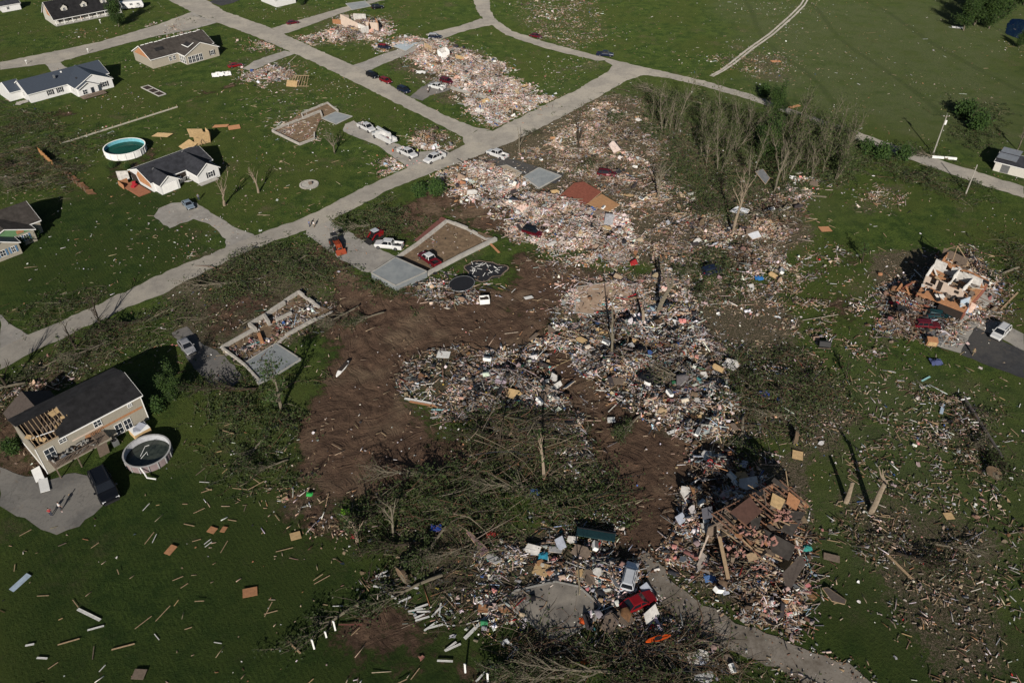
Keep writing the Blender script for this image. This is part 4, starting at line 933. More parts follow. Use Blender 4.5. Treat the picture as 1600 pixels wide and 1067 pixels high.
# beige house
t = empty('house', (-119.6, 265.4, 0), 47.2, 'beige sided house with brown shingle roof and screened porch', 'house')
L_, W_ = 22.8, 12.3; w = MB(); gable_walls(w, 0, L_, 0, W_, 3.1, 6.1, 'u'); gable_walls(w, 9.6, 21.9, -4.9, W_/2, 3.1, 6.0, 'v'); w.build('wall', M_SHB, t)
gable_roof(t, 0, L_, 0, W_, 3.1, 6.1, 'u', M_RBRN); gable_roof(t, 9.6, 21.9, -4.9, W_/2, 3.1, 6.0, 'v', M_RBRN, .35)
MB().add([(-.04,1,3.0),(-.04,11.3,3.0),(-.04,6.15,5.8),(-.07,1,3.0),(-.07,11.3,3.0),(-.07,6.15,5.8)], [(0,1,2),(3,5,4),(0,3,4,1),(1,4,5,2),(2,5,3,0)]).build('bare_gable_sheathing', M_OSB, t)
for u in (6.6, 8.0): win(t, (u, -.03, 1.7), 0, .9, 1.4)
win(t, (19.4, -4.93, 1.7), 0, 1.2, 1.5, M_SHUT)
for k in range(4): win(t, (11.0+k*1.35, -4.93, 1.35), 0, 1.2, 2.2, name='porch_screen')
for k in range(3): win(t, (9.57, -4.2+k*1.4, 1.35), -90, 1.2, 2.2, name='porch_screen')
hl = MB(); hl.box((5.0, 2.9, 4.72), (3.0, 1.5, .1), rx=26).build('torn_roof_patch', M_RBLK, t)
MB().box((13.0, -1.5, 5.22), (1.7, 3.6, .1), ry=-25).build('torn_roof_patch', M_RBLK, t)
for a, b in (((11.9,-3.6,5.0),(14.2,-3.6,5.95)), ((11.9,.4,5.0),(11.9,-3.6,5.0))): MB().bar(a, b, .25, .1).build('torn_trim', M_TRIM, t)
q = MB(); rg = random.Random(3)
for k in range(14): q.box((1+k*1.6, W_/2+rg.uniform(-.3,.3), 6.25), (1.2, .35, .12), rz=rg.uniform(-8,8))
q.build('torn_ridge_cap', M_TRIM, t)

# pool house
t = empty('house', (-89.2, 179.2, 0), 49.0, 'white house with charcoal roof, torn side wall and open garage, next to the blue pool', 'house')
L_, W_ = 16.8, 10.5; w = MB(); gable_walls(w, 0, L_, 0, W_, 2.6, 4.6, 'u'); gable_walls(w, 9.7, 15.7, -5.0, W_/2, 2.6, 4.7, 'v'); gable_walls(w, .6, 5.6, -2.9, 3, 2.55, 4.2, 'v'); w.build('wall', M_SHW, t)
gable_roof(t, 0, L_, 0, W_, 2.6, 4.6, 'u', M_RDARK); gable_roof(t, 9.7, 15.7, -5.0, W_/2, 2.6, 4.7, 'v', M_RDARK, .35); gable_roof(t, .6, 5.6, -2.9, 3, 2.55, 4.2, 'v', M_RDARK, .3)
MB().box((3.1, -2.96, 1.15), (3.9, .08, 2.2)).build('garage_door', M_TRIM, t)
for z in (.6, 1.15, 1.7): pass
win(t, (13.2, -5.03, 1.5), 0, 1.4, 1.4, M_SHUT)
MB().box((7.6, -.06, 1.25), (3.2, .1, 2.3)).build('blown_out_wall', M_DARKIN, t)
bp = MB(); bp.box((7.2, -1.6, 1.0), (2.4, .1, 1.8), rz=20, rx=30); bp.box((8.3, -2.4, .6), (2.2, 1.2, .1), rz=35, ry=18); bp.box((6.4, -1.2, 1.7), (1.6, .9, .08), rz=-20, rx=30); bp.build('collapsed_wall_panel', M_WALLW, t)
MB().loft([(-.03,.6,.9),(-.03,6.0,.9),(-.03,7.0,2.5),(-.03,5.25,4.3),(-.03,1.2,2.9)], [(-.09,.6,.9),(-.09,6.0,.9),(-.09,7.0,2.5),(-.09,5.25,4.3),(-.09,1.2,2.9)]).build('bare_gable_sheathing', M_OSB, t)
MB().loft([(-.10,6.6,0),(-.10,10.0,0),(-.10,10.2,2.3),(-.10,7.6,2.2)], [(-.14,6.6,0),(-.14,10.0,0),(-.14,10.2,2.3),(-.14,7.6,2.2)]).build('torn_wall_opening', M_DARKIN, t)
fd = MB(); fd.box((-2.2, 4.6, .15), (3.2, 8.6, .22)); fd.build('wood_deck', mat('red stained deck', (.24,.10,.055), .85, var=.3, vs=2), t)
dj = MB(); dj.box((-4.1, 8.2, .7), (.12, 2.6, 1.3), rx=8); dj.box((-2.9, 9.2, .8), (2.2, .1, 1.3)); dj.build('deck_screen', M_OSB, t)
dj = MB(); dj.box((-2.0, 5.8, .5), (1.4, 1.0, .5), rz=30); dj.box((-1.3, 7.2, .5), (1.1, .8, .6), rz=60); dj.build('red_furniture', mat('red cloth', (.36,.02,.03), .8), t)
bk = MB(); bk.box((3.5, W_+.5, 1.9), (7.5, 1.2, .1), rx=-30); bk.build('bare_roof_edge', M_OSB, t)
MB().box((-1.6, 11.6, 1.3), (.12, 2.8, 2.4), rz=50).build('torn_white_wall', M_WALLW, t)
MB().box((11.8, -5.9, .3), (5, 1.4, .2)).build('front_step', M_CONC, t)

# two storey house
t = empty('house', (-73.3, 85.9, 0), 47.0, 'tan two storey house with open rafters and a deck along the front', 'house')
L_, W_, HE, HR = 16.9, 9.6, 5.5, 7.3; w = MB(); CU = 6.2
r0 = lambda u: [(u,0,-.2),(u,W_,-.2),(u,W_,HE),(u,W_/2,HR),(u,0,HE)]
w.loft(r0(CU), r0(L_)); w.box((CU/2, .08, HE/2-.1), (CU, .16, HE+.2)); w.box((CU/2, W_-.08, HE/2-.1), (CU, .16, HE+.2)); w.box((.08, W_/2, HE/2-.1), (.16, W_-.34, HE+.2))
w.build('wall', M_SHT, t)
MB().box((CU/2, W_/2, HE-.5), (CU-.2, W_-.3, .12)).build('attic_floor', M_DARKIN, t)
mb = MB(); sl_ = (HR-HE)/(W_/2); slope(mb, CU-.2, L_+.35, -.4, HE-.4*sl_+.02, W_/2, HR+.02, 'u'); slope(mb, -.35, L_+.35, W_+.4, HE-.4*sl_+.02, W_/2+.003, HR+.021, 'u')
mb.loft([(3.6,-.4,HE-.4*sl_+.02),(3.6,1.0,HE+sl_*1.0+.02),(3.6,1.0,HE+sl_*1.0+.14),(3.6,-.4,HE-.4*sl_+.14)], [(CU-.2,-.4,HE-.4*sl_+.02),(CU-.2,2.4,HE+2.4*sl_+.02),(CU-.2,2.4,HE+2.4*sl_+.14),(CU-.2,-.4,HE-.4*sl_+.14)])
rf = mb.build('roof', M_RBLK, t)
q = MB(); q.bar((3.6,-.45,HE-.1), (L_+.35,-.45,HE-.1), .06, .2).bar((L_+.38,-.4,HE-.1), (L_+.38,W_/2,HR+.05), .05, .2); q.build('trim', M_TRIM, rf)
q = MB()
for k in range(10):
    u = .3 + k*.62; q.bar((u, .1, HE+.02), (u, W_/2, HR-.02), .07, .16); q.bar((u, 1.5, HE-.3), (u, 2.6, HE+.9), .06, .1)
q.bar((0,.1,HE+.12), (3.6,.1,HE+.12), .16, .1); q.build('rafters', M_LUM, t)
q = MB(); q.box((1.0, 2.0, HE+.3), (3.6, .7, .05), rz=-60, rx=15); q.box((5.2, 4.1, HE+1.55), (1.6, 1.0, .05), rz=12, rx=20); q.box((4.6, 2.2, HE+.35), (1.0, .7, .05), rz=30, rx=15); q.box((5.9,2.6,HE+1.05),(1.0,.5,.05),rz=-20,rx=22)
q.build('torn_sheathing', M_PLY, t)
q = MB(); q.box((4.2, 3.2, HE-.38), (3.6, 3.0, .1)); q.box((5.0,1.4,HE-.1),(1.5,.8,.4),rz=20); q.build('exposed_insulation', M_DWOOD, t)
q = MB(); q.bar((.4,2.2,HE+.5), (3.6,1.0,HE+.75), .14, .05); q.build('loose_white_strip', M_TRIM, t)
q = MB(); q.box((11.8, -.03, 3.05), (9.6, .05, .42)); q.box((8.2, -.035, 2.75), (2.6, .05, .35)); q.build('bare_sheathing_band', M_OSB, t)
q = MB(); q.box((7.6,-.035,3.55),(5.0,.05,.25)); q.build('pale_wall_wrap', M_PINKW, t)
for u, ww, hh, z in ((14.9, .7, .6, 4.55), (9.4, 1.2, 1.2, 4.35), (3.9, 1.1, .8, 4.6)): win(t, (u, -.03, z), 0, ww, hh)
for u in (12.1, 13.6): win(t, (u, -.03, 1.25), 0, 1.2, 2.1, name='patio_door')
win(t, (1.6, -.03, 3.5), 0, 1.5, 2.0, name='balcony_door')
q = MB(); q.box((L_+.02, 0, HE/2), (.12, .12, HE)); q.box((-.02, 0, HE/2), (.12, .12, HE)); q.box((-.04, W_/2, .9), (.1, W_, .25)); q.build('corner_trim', M_TRIM, t)
q = MB(); q.box((4.3, -1.35, 2.45), (6.9, 2.6, .18))
for u in (1.0, 4.3, 7.6): q.box((u, -2.5, 1.2), (.16, .16, 2.4))
for k in range(34): q.box((.95+k*.205, -2.6, 3.0), (.05, .05, .95))
q.box((4.3, -2.6, 3.5), (7.0, .1, .08)); q.build('deck', M_DWOOD, t)
q = MB()
for k in range(9): q.box((8.0+k*.02, -2.7, .2+k*.25), (1.6, .3, .06))
q.box((8.7, -1.3, 2.5), (2.0, 2.2, .14), rx=4)
for k in range(9): q.box((7.75+k*.24, -.25, 3.0), (.04, .04, .9)); q.box((7.75, -.25-k*.25, 3.0), (.04, .04, .9))
q.build('stair_landing', M_DWOOD, t)
rr = random.Random(9); q = MB()
for k in range(40): q.box((1.2+rr.random()*6, -.4-rr.random()*2, 2.6+rr.random()*.5), (rr.uniform(.2,.9), rr.uniform(.1,.6), rr.uniform(.1,.4)), rz=rr.uniform(0,180), rx=rr.uniform(-40,40), m=rr.choice((0,0,1,2)))
q.build('junk_on_deck', [M_CONC, M_BLKP, M_STEEL], t)
q = MB(); gable_walls(q, .6, 7.6, W_+.02, W_+6.5, 2.4, 4.6, 'v'); q.build('rear_wing', M_SHT, t); gable_roof(t, .6, 7.6, W_, W_+6.5, 2.4, 4.6, 'v', M_RBRN2, .4, .3, False)

# black-roofed green gabled house at the left edge
_g = G(68, 362); A5 = 47.0; L_ = 24.0
t = empty('house', (_g[0]-L_*math.cos(R(A5)), _g[1]-L_*math.sin(R(A5)), 0), A5, 'tan house with green shingled gable and blue shutters at the left edge', 'house')
w = MB(); gable_walls(w, 0, L_, 0, 11, 3.0, 5.6, 'u'); gable_walls(w, 10.5, 21.5, -3.0, 5.5, 2.9, 5.2, 'v'); gable_walls(w, 10.5, 17.0, -6.0, 0, 2.8, 4.4, 'v'); w.build('wall', M_SHT, t)
gable_roof(t, 0, L_, 0, 11, 3.0, 5.6, 'u', M_RBRN); gable_roof(t, 10.5, 21.5, -3.0, 5.5, 2.9, 5.2, 'v', M_RBRN, .4); gable_roof(t, 10.5, 17.0, -6.0, 0, 2.8, 4.4, 'v', M_RBLUE, .4)
MB().loft([(11,-3.05,2.9),(21,-3.05,2.9),(16,-3.05,5.0)], [(11,-3.1,2.9),(21,-3.1,2.9),(16,-3.1,5.0)]).build('green_gable', M_GREENS, t)
MB().box((18.8,-3.13,3.5), (1.5,.06,.8)).build('torn_gable_hole', M_OSB, t)
for u in (18.2, 19.6): win(t, (u, -3.04, 1.7), 0, 1.0, 1.4, M_BSHUT)
win(t, (13.4, -6.04, 1.6), 0, 1.1, 1.4, M_BSHUT); win(t, (15.6, -6.04, 1.6), 0, .8, 1.4, M_BSHUT)

# top left cape house with dormers
_g = G(88, 42); t = empty('house', (*_g, 0), 42, 'cream house with black roof, dormers and a long white porch at the top left', 'house')
L_ = 25.0; w = MB(); gable_walls(w, 0, L_, 1.8, 12.5, 2.9, 7.4, 'u'); w.build('wall', M_SHC, t); rf = gable_roof(t, 0, L_, -.2, 13.0, 2.5, 7.4, 'u', M_RBLK, .3)
MB().loft([(-.03,3.5,2.9),(-.03,7.1,2.9),(-.03,7.1,6.9)], [(-.08,3.5,2.9),(-.08,7.1,2.9),(-.08,7.1,6.9)]).build('bare_gable_sheathing', M_OSB, t)
for u in (5.2, 12.5, 20):
    d_ = MB(); gable_walls(d_, u-1.1, u+1.1, 2.2, 6, 5.6, 6.5, 'v'); do = d_.build('dormer', M_SHC, t); win(do, (u, 2.17, 4.9), 0, .9, 1.1)
    gr = MB(); slope(gr, 2.0, 6, u-1.35, 5.5, u, 6.6, 'v', .1); slope(gr, 2.0, 6, u+1.35, 5.5, u+.002, 6.6, 'v', .1); gr.build('dormer_roof', M_RBLK, do)
for k in range(9): MB().box((.3+k*3.05, 0, 1.2), (.2, .2, 2.5)).build('porch_post', M_TRIM, t)
q = MB(); q.box((L_/2, .8, .15), (L_, 2.0, .3)); q.build('porch_floor', M_CONC, t)
q = MB(); q.box((L_/2, 0, .85), (L_, .06, .08)); q.box((L_/2, 0, .4), (L_, .06, .06)); q.build('porch_rail', M_TRIM, t)
for u in (2.4, 6, 15, 19): win(t, (u, 1.77, 1.6), 0, 1.1, 1.5)
door(t, (10, 1.78, .1), 0, m=M_OSB)
# white sliver houses at the top
def small_house(px, hd, L_, W_, he, hr, mw, mr, label, cat='house', name='house', wins=((2, 0),)):
    t = empty(name, (*G(*px), 0), hd, label, cat); w = MB(); gable_walls(w, 0, L_, 0, W_, he, hr, 'u'); w.build('wall', mw, t); gable_roof(t, 0, L_, 0, W_, he, hr, 'u', mr, .3)
    for u, v in wins: win(t, (u, -.03, he*.55), 0, .9, 1.1)
    return t
small_house((4,20), 40, 7, 6, 2.3, 3.4, M_SHW, M_RDARK, 'small white shed in the far top left corner', 'shed', 'shed', ((2.4,0),))
small_house((408,2), -46, 12, 9, 2.6, 4.6, M_SHW, M_RDARK, 'white walled house cut off by the top edge of the picture')
t = small_house((1551,266), -38, 22, 7.5, 2.4, 3.6, M_SHC, M_RDARK, 'long cream outbuilding with patched grey roof by the right hand road', 'outbuilding', 'outbuilding', ((9,0),(14,0)))
MB().box((2.6,-.05,1.1), (1.9,.08,2.1)).build('door', M_STEEL, t); MB().box((2.1, 3.7, 3.62), (4.6, 7.9, .12)).build('metal_roof_patch', M_STEEL, t)
MB().box((9.5, 2.2, 3.22), (4.5, 2.4, .08), rx=18).build('torn_roof_hole', M_DARKIN, t); MB().box((7.2, 3.6, 3.75), (.9, .7, .3)).build('roof_debris', M_OSB, t)
# caravan
t = empty('caravan', (*G(207,14), 0), 20, 'white caravan parked beside the cream house at the top', 'caravan')
MB().loft([(-4.5,-1.2,.5),(4.2,-1.2,.5),(4.6,-1.2,1.4),(4.2,-1.2,3.0),(-4.5,-1.2,3.0)], [(-4.5,1.2,.5),(4.2,1.2,.5),(4.6,1.2,1.4),(4.2,1.2,3.0),(-4.5,1.2,3.0)]).build('body', M_SHW, t, bevel=.1)
for x in (-2.8, 0, 2.6): win(t, (x, -1.23, 2.0), 0, 1.1, .7)
door(t, (1.4, -1.22, .55), 0, .7, 1.9)
for y in (-1, 1): MB().tube([(0, y*1.0, .4), (0, y*1.22, .4)], .38, 14).build('wheel', M_TYRE, t)

# ------------------------------------------------------------------ foundations and slabs
def fdn(name, label, px, hd, walls, floor=None, h=1.0, th=.4, fm=None, cat='foundation', wm=None, fz=.05, gaps=True, extra=None):
    """walls: local segments [(u0,v0,u1,v1)]; floor: local polygon"""
    t = empty(name, (*G(*px), 0), hd, label, cat)
    rg_ = random.Random(int(px[0]))
    for sg in walls:
        m = MB(); a = Vector((sg[0], sg[1], 0)); b = Vector((sg[2], sg[3], 0)); n = max(1, int((b-a).length/2.2)); hh = h
        for i in range(n):
            hh = h * (1 if not gaps else rg_.choice((1, 1, .98, .75, .96))) * rg_.uniform(.97, 1.0); p = a.lerp(b, i/n); q = a.lerp(b, (i+1)/n); c = (p+q)/2
            m.bar((p.x, p.y, hh/2), (q.x, q.y, hh/2), th, hh + .0)
        m.build('foundation_wall', wm or M_BLOCK, t)
    if floor: MB().prism(floor, -.1, fz).build('floor', fm or M_DIRT, t)
    return t
def local(t, px, z=0.):
    g = G(*px, z); a = -t.rotation_euler.z; x = g[0]-t.location.x; y = g[1]-t.location.y
    return (x*math.cos(a)-y*math.sin(a), x*math.sin(a)+y*math.cos(a))
def slab(name, label, pts, z=0, h=.15, m=None, cat='floor slab', side=None):
    """slab from the photographed corners of its top"""
    P = [G(*p, z) for p in pts]; c = np.mean(P, 0)
    t = empty(name, (*c, 0), 0, label, cat)
    MB().prism([(p[0]-c[0], p[1]-c[1]) for p in P], max(z-h, -.2) if z < .3 else -.2, z).build('slab', m or M_SLAB, t)
    q = MB(); n = len(P)
    for i in range(n):
        a, b = P[i], P[(i+1) % n]; q.bar((a[0]-c[0], a[1]-c[1], z-.02), (b[0]-c[0], b[1]-c[1], z-.02), .25, .12)
    q.build('slab_edge', side or M_CONC, t); return t
slab('garage_slab', 'raised grey garage slab with open block sides beside the red pickup', [(580,426),(618,402),(667,424),(618,446)], 1.5, side=M_CONC)
slab('garage_slab', 'blue grey slab at the head of the utility truck driveway', [(502.5,185),(524,175),(550.5,182),(525,194.5)], .25, side=M_CONC)
slab('garage_slab', 'grey slab streaked with dark stains below the block foundation', [(431,536),(470,561),(428,587),(404,600),(383,566)], .3)
slab('house_slab', 'charcoal slab with pale rim beside the white pickup driveway', [(818,276),(842,262),(877,275),(842,294)], .3, side=M_CONC)
slab('house_slab', 'pale cracked slab with dark stains above the bare branches', [(785,938),(806,922),(868,908),(905,916),(937,945),(930,968),(868,1004)], .25, m=mat('stained pale slab', (.26,.235,.20), .9, c2=(.11,.10,.09), vs=.25), side=M_CONC)
slab('house_slab', 'tan bare floor slab half covered with rubble', [(902,448),(960,440),(992,452),(985,480),(935,492),(898,488)], .25, m=mat('tan slab', (.30,.22,.16), .9, var=.3, vs=.4), side=M_CONC)
slab('garage_slab', 'pale blue slab strewn with pink boards at the crossroads', [(612,72),(630,63),(654,67),(634,80)], .2, m=mat('blue slab', (.26,.30,.33), .85, var=.2))
slab('garage_slab', 'grey slab behind the dark red car on the top road', [(540,6),(570,2),(580,10),(550,16)], .2)
slab('house_slab', 'dark grey slab in front of the half standing house', [(1440,512),(1478,500),(1492,512),(1470,541),(1452,532)], .2, m=mat('dark slab', (.12,.125,.13), .85))

t = fdn('house_foundation', 'open block foundation with dirt floor holding the red pickup', (667,428), 38.5, [], cat='foundation')
def lp(t, pts): return [local(t, p) for p in pts]
def walls_px(t, pts, h, th=.5, closed=False, name='foundation_wall', m=None, z=0., rough=0):
    Q = [local(t, p, z + h) for p in pts]; n = len(Q)
    for i in range(n if closed else n-1):
        a, b = Q[i], Q[(i+1) % n]; mm = MB(); k = max(1, int(math.dist(a, b)/1.6)); rg_ = random.Random(i*7+int(pts[0][0]))
        for j in range(k):
            hh = h - rough * rg_.choice((0, 0, .3, .6, 1)); p = [a[0]+(b[0]-a[0])*j/k, a[1]+(b[1]-a[1])*j/k]; q_ = [a[0]+(b[0]-a[0])*(j+1)/k, a[1]+(b[1]-a[1])*(j+1)/k]
            mm.bar((*p, hh/2-.1), (*q_, hh/2-.1), th, hh+.2)
        mm.build(name, m or M_BLOCK, t)
MB().prism(lp(t, [(618,404),(698,344),(775,372),(667,426)]), -.15, .03).build('floor', M_DIRT, t)
walls_px(t, [(667,426),(720,398),(775,371)], .7, .8, m=M_CONC); walls_px(t, [(618,402),(652,379),(698,343)], .8, .5); walls_px(t, [(699,343),(730,355),(760,371),(775,371)], .7, .6, rough=.5)
q = MB(); q.prism(lp(t, [(648,376),(690,340),(698,343),(657,377)]), -.1, .2); q.build('brick_walkway', mat('brick walk', (.13,.055,.045), .9, var=.3), t)
t = fdn('house_foundation', 'open block foundation with broken walls and scattered blocks under the main road', (346,540), 30, [])
MB().prism(lp(t, [(350,542),(392,508),(466,458),(514,484),(432,535),(384,563)]), -.15, .03).build('floor', M_DIRT, t)
walls_px(t, [(346,541),(382,568),(404,592)], .6, .35); walls_px(t, [(346,541),(374,525),(399,511)], .7, .5); walls_px(t, [(399,513),(389,504),(413,490),(444,470)], .9, .6, rough=.2)
walls_px(t, [(444,468),(466,454),(498,477)], .8, .5, rough=.4); walls_px(t, [(519,482),(480,503),(446,522),(431,535)], .6, .45, rough=.6); walls_px(t, [(431,498),(455,487)], .7, .5); walls_px(t, [(412,490),(420,502)], 1.1, .5); walls_px(t, [(404,520),(409,533)], .8, .6, m=M_OSB)
t = fdn('house_foundation', 'long block foundation with tan dirt floor above the blue grey slab', (425,203), 40, [])
MB().prism(lp(t, [(427,204),(470,178),(510,161),(528,171),(500,188),(490,215),(468,222)]), -.15, .03).build('floor', M_DIRT, t)
walls_px(t, [(425,203),(468,224),(491,215),(491,206)], .6, .35); walls_px(t, [(425,202),(473,183),(471,176),(511,159),(528,172)], .6, .35, rough=.2); walls_px(t, [(473,183),(500,172)], .7, .4); walls_px(t, [(500,172),(503,180)], .7, .4)
t = fdn('house_foundation', 'low pale foundation walls in the pink rubble by the road corner', (735,150), 40, [])
walls_px(t, [(705,136),(760,152)], .6, .8, m=M_CONC); walls_px(t, [(765,160),(815,142)], .6, .8, m=M_CONC)
slab('house_slab', 'small grey slab edge near the white pickup and charcoal slab', [(770,262),(792,258),(815,270),(800,282),(780,276)], .12, m=mat('sand slab', (.26,.22,.17), .9))

# ------------------------------------------------------------------ pools
def pool(px, r, h, label, wallm, waterm, rimm, wz, gh=None, name='swimming_pool'):
    t = empty(name, (*G(*px), 0), 0, label, 'swimming pool'); n = 40
    c = lambda rr, z: [(rr*math.cos(6.28318*k/n), rr*math.sin(6.28318*k/n), z) for k in range(n)]
    def ringmesh(R0, R1, z0, z1):
        m = MB(); A = c(R0, z0) + c(R0, z1) + c(R1, z0) + c(R1, z1); F = []
        for k in range(n):
            j = (k+1) % n; F += [(k, j, n+j, n+k), (2*n+j, 2*n+k, 3*n+k, 3*n+j), (n+k, n+j, 3*n+j, 3*n+k), (j, k, 2*n+k, 2*n+j)]
        return m.add(A, F)
    ringmesh(r, r-.08, -.05, h).build('wall', wallm[0], t); ringmesh(r-.09, r-.12, -.05, h-.03).build('liner', wallm[1], t)
    rim = ringmesh(r+.1, r-.14, h, h+.07).build('rim', rimm, t)
    for k in range(16): a = 6.28318*k/16; MB().box((math.cos(a)*(r+.07), math.sin(a)*(r+.07), h/2), (.12, .16, h), rz=math.degrees(a)).build('upright', rimm, t)
    MB().prism([(p[0], p[1]) for p in c(r-.13, 0)], .0, wz).build('water', waterm, t); return t
M_W1 = mat('green pool water', (.008,.085,.045), .12, var=.35, spec=.25, dr=0, vs=.3); M_W2 = mat('murky pool water', (.020,.026,.022), .1, c2=(.055,.065,.052), spec=.5, dr=0, vs=1.2)
pool((197,238), 5.3, 1.7, 'round above ground pool with green water and pale blue liner behind the charcoal roofed house', (M_TRIM, mat('aqua liner', (.16,.44,.52), .5)), M_W1, M_TRIM, .75)
t = pool((233,713), 3.6, 1.35, 'round above ground pool with murky water and bent rails near the two storey house', (mat('mauve pool wall', (.24,.19,.19), .6), mat('pale liner', (.42,.43,.45), .5)), M_W2, mat('pool rim grey', (.33,.33,.33), .5), .3)
q = MB().tube([(-.6,-1.2,1.3),(-.5,.8,1.5),(.1,1.0,1.6)], .04, 5); q.tube([(.3,-3.7,1.4),(1.0,-4.3,.8),(1.6,-5.0,.5),(3.0,-5.1,.3)], .12, 6); q.tube([(-.4,-1.6,1.2),(.2,-.4,1.5),(.4,-.8,1.2)], .04, 5); q.build('bent_rails', M_TRIM, t)
t = pool((757,424), 4.6, .25, 'collapsed pool ring with black liner and twisted white rails', (M_BLKP, M_BLKP), M_BLKP, M_DWOOD, .1, name='collapsed_pool'); t.scale = (.95, .8, 1)
for ch in t.children:
    if ch.name.split('.')[0] in ('wall', 'rim', 'liner', 'water'):
        ch.data = ch.data.copy()
        for v_ in ch.data.vertices: a_ = math.atan2(v_.co.y, v_.co.x); f_ = 1 + .13*math.sin(3*a_+1) + .08*math.sin(7*a_); v_.co.x *= f_; v_.co.y *= f_; v_.co.z += .18*(v_.co.z > .05)*math.sin(5*a_)
rr = random.Random(4); q = MB()
for k in range(26):
    a = rr.uniform(0, 6.28); x, y = rr.uniform(-3.4,3.4), rr.uniform(-3,3); q.bar((x, y, .2), (x+1.1*math.cos(a), y+1.1*math.sin(a), .3+rr.random()*.4), .07, .05)
q.build('bent_rail', M_TRIM, t)
t = empty('trampoline', (*G(722,447), 0), 15, 'black trampoline lying tilted below the block foundation', 'trampoline'); t.rotation_euler = (R(14), R(-6), R(10))
MB().prism([(2.6*math.cos(6.283*k/24), 2.0*math.sin(6.283*k/24)) for k in range(24)], .75, .8).build('mat', mat('trampoline mat', (.010,.011,.014), .7), t)
MB().tube([(2.7*math.cos(6.283*k/24), 2.1*math.sin(6.283*k/24), .78) for k in range(25)], .06, 5).build('frame', M_STEEL, t)
for a in (.6, 2.4, 3.9, 5.6): MB().tube([(2.6*math.cos(a), 2.0*math.sin(a), .78), (2.6*math.cos(a), 2.0*math.sin(a), 0)], .04, 5).build('leg', M_STEEL, t)

# ------------------------------------------------------------------ wrecked houses
t = empty('wrecked_house', (*G(1425,484), 0), -30, 'half standing brown wooden house with exposed cream room and orange sheathing', 'ruined house')
def at(px, z): return local(t, px, z)
MB().prism(lp(t, [(1425,484),(1500,506),(1552,470),(1540,425),(1465,430)]), -.1, .3).build('floor_slab', M_CONC, t)
DZ2 = 2.9    # deck of the upper storey, read off at that height
P4 = [at(p, DZ2) for p in ((1433,458),(1506,486),(1546,438),(1470,402))]
q = MB(); q.prism(P4, DZ2-.35, DZ2); q.build('upper_floor', M_OSB, t)
mixp = lambda a, b, f: (a[0]+(b[0]-a[0])*f, a[1]+(b[1]-a[1])*f)
def wallseg(a, b, z0, h, m, name='wall', th=.18):
    q = MB(); rg_ = random.Random(int(a[0]*31+b[1]*17+h*7)); n_ = max(2, int(math.dist(a, b)/.55)); hh = h
    for i_ in range(n_):
        if rg_.random() < .35: hh = h * rg_.choice((1, 1, .92, .8, .55, .4) if name == 'inner_wall' else (1, 1, .95))
        p_, q_ = mixp(a, b, i_/n_), mixp(a, b, (i_+1)/n_); q.bar((*p_, z0+hh/2), (*q_, z0+hh/2), th, hh)
    return q.build(name, m, t)
def mixp(a, b, f): return (a[0]+(b[0]-a[0])*f, a[1]+(b[1]-a[1])*f)
wallseg(P4[0], P4[3], 0, DZ2-.4, M_BRICK); wallseg(mixp(P4[1], P4[2], .05), P4[2], 0, DZ2-.4, M_BRICK); wallseg(mixp(P4[0],P4[1],.5), P4[1], 0, DZ2-.4, M_DARKIN)
i0, i1 = mixp(P4[0], P4[3], .22), mixp(P4[1], P4[2], .22); j0, j1 = mixp(P4[0], P4[3], .68), mixp(P4[1], P4[2], .68)
w_ = wallseg(i0, i1, DZ2, 2.4, M_PINKW, 'inner_wall'); wallseg(i0, j0, DZ2, 2.3, M_WALLW, 'inner_wall'); wallseg(mixp(i0,i1,.42), mixp(j0,j1,.48), DZ2, 2.2, M_WALLW, 'inner_wall'); wallseg(mixp(i0,i1,.72), mixp(j0,j1,.78), DZ2, 1.7, M_WALLW, 'inner_wall')
wallseg(j0, mixp(j0,j1,.95), DZ2, 2.2, M_WALLW, 'inner_wall'); wallseg(mixp(j0,j1,.1), mixp(P4[3],P4[2],.1), DZ2, 2.2, M_OSB, 'inner_wall'); wallseg(P4[3], mixp(P4[3],P4[2],.5), DZ2, 2.4, M_DWOOD)
q = MB(); c_ = mixp(i0, i1, .32); dd = (i1[0]-i0[0], i1[1]-i0[1]); an = math.degrees(math.atan2(dd[1], dd[0])); nrm = (math.sin(R(an)), -math.cos(R(an)))
for f, z, ww, hh in ((.33, 1.35, .9, 1.9), (.12, .7, 1.4, .5), (.68, 1.4, .9, .6)):
    p = mixp(i0, i1, f); q.box((p[0]+nrm[0]*.11, p[1]+nrm[1]*.11, DZ2+z), (ww, .06, hh), rz=an)
q.build('dark_opening', M_DARKIN, t)
q = MB(); p = mixp(i0, i1, .95); q.box((p[0]+nrm[0]*1.2, p[1]+nrm[1]*1.2, DZ2-.2), (2.6, .15, 3.4), rz=an+72, rx=-14); q.build('leaning_blue_wall', mat('pale blue wall', (.36,.43,.50), .8), t)
q = MB(); q.box((p[0]+nrm[0]*1.3+.5, p[1]+nrm[1]*1.3, DZ2+.3), (.5, .05, .9), rz=an+72, rx=-14); q.build('window', M_PANE, t)
q = MB(); p = mixp(i0, i1, .82); q.box((p[0]+nrm[0]*2.6, p[1]+nrm[1]*2.6, 1.2), (1.0, .12, 3.0), rz=an+20, rx=-35); q.build('leaning_door_panel', M_PLY, t)
pk = mixp(P4[3], P4[2], .15); q = MB(); b0, b1 = P4[3], mixp(P4[3], P4[2], .55); tp = mixp(b0, b1, .4); ZT = DZ2 + 4.0
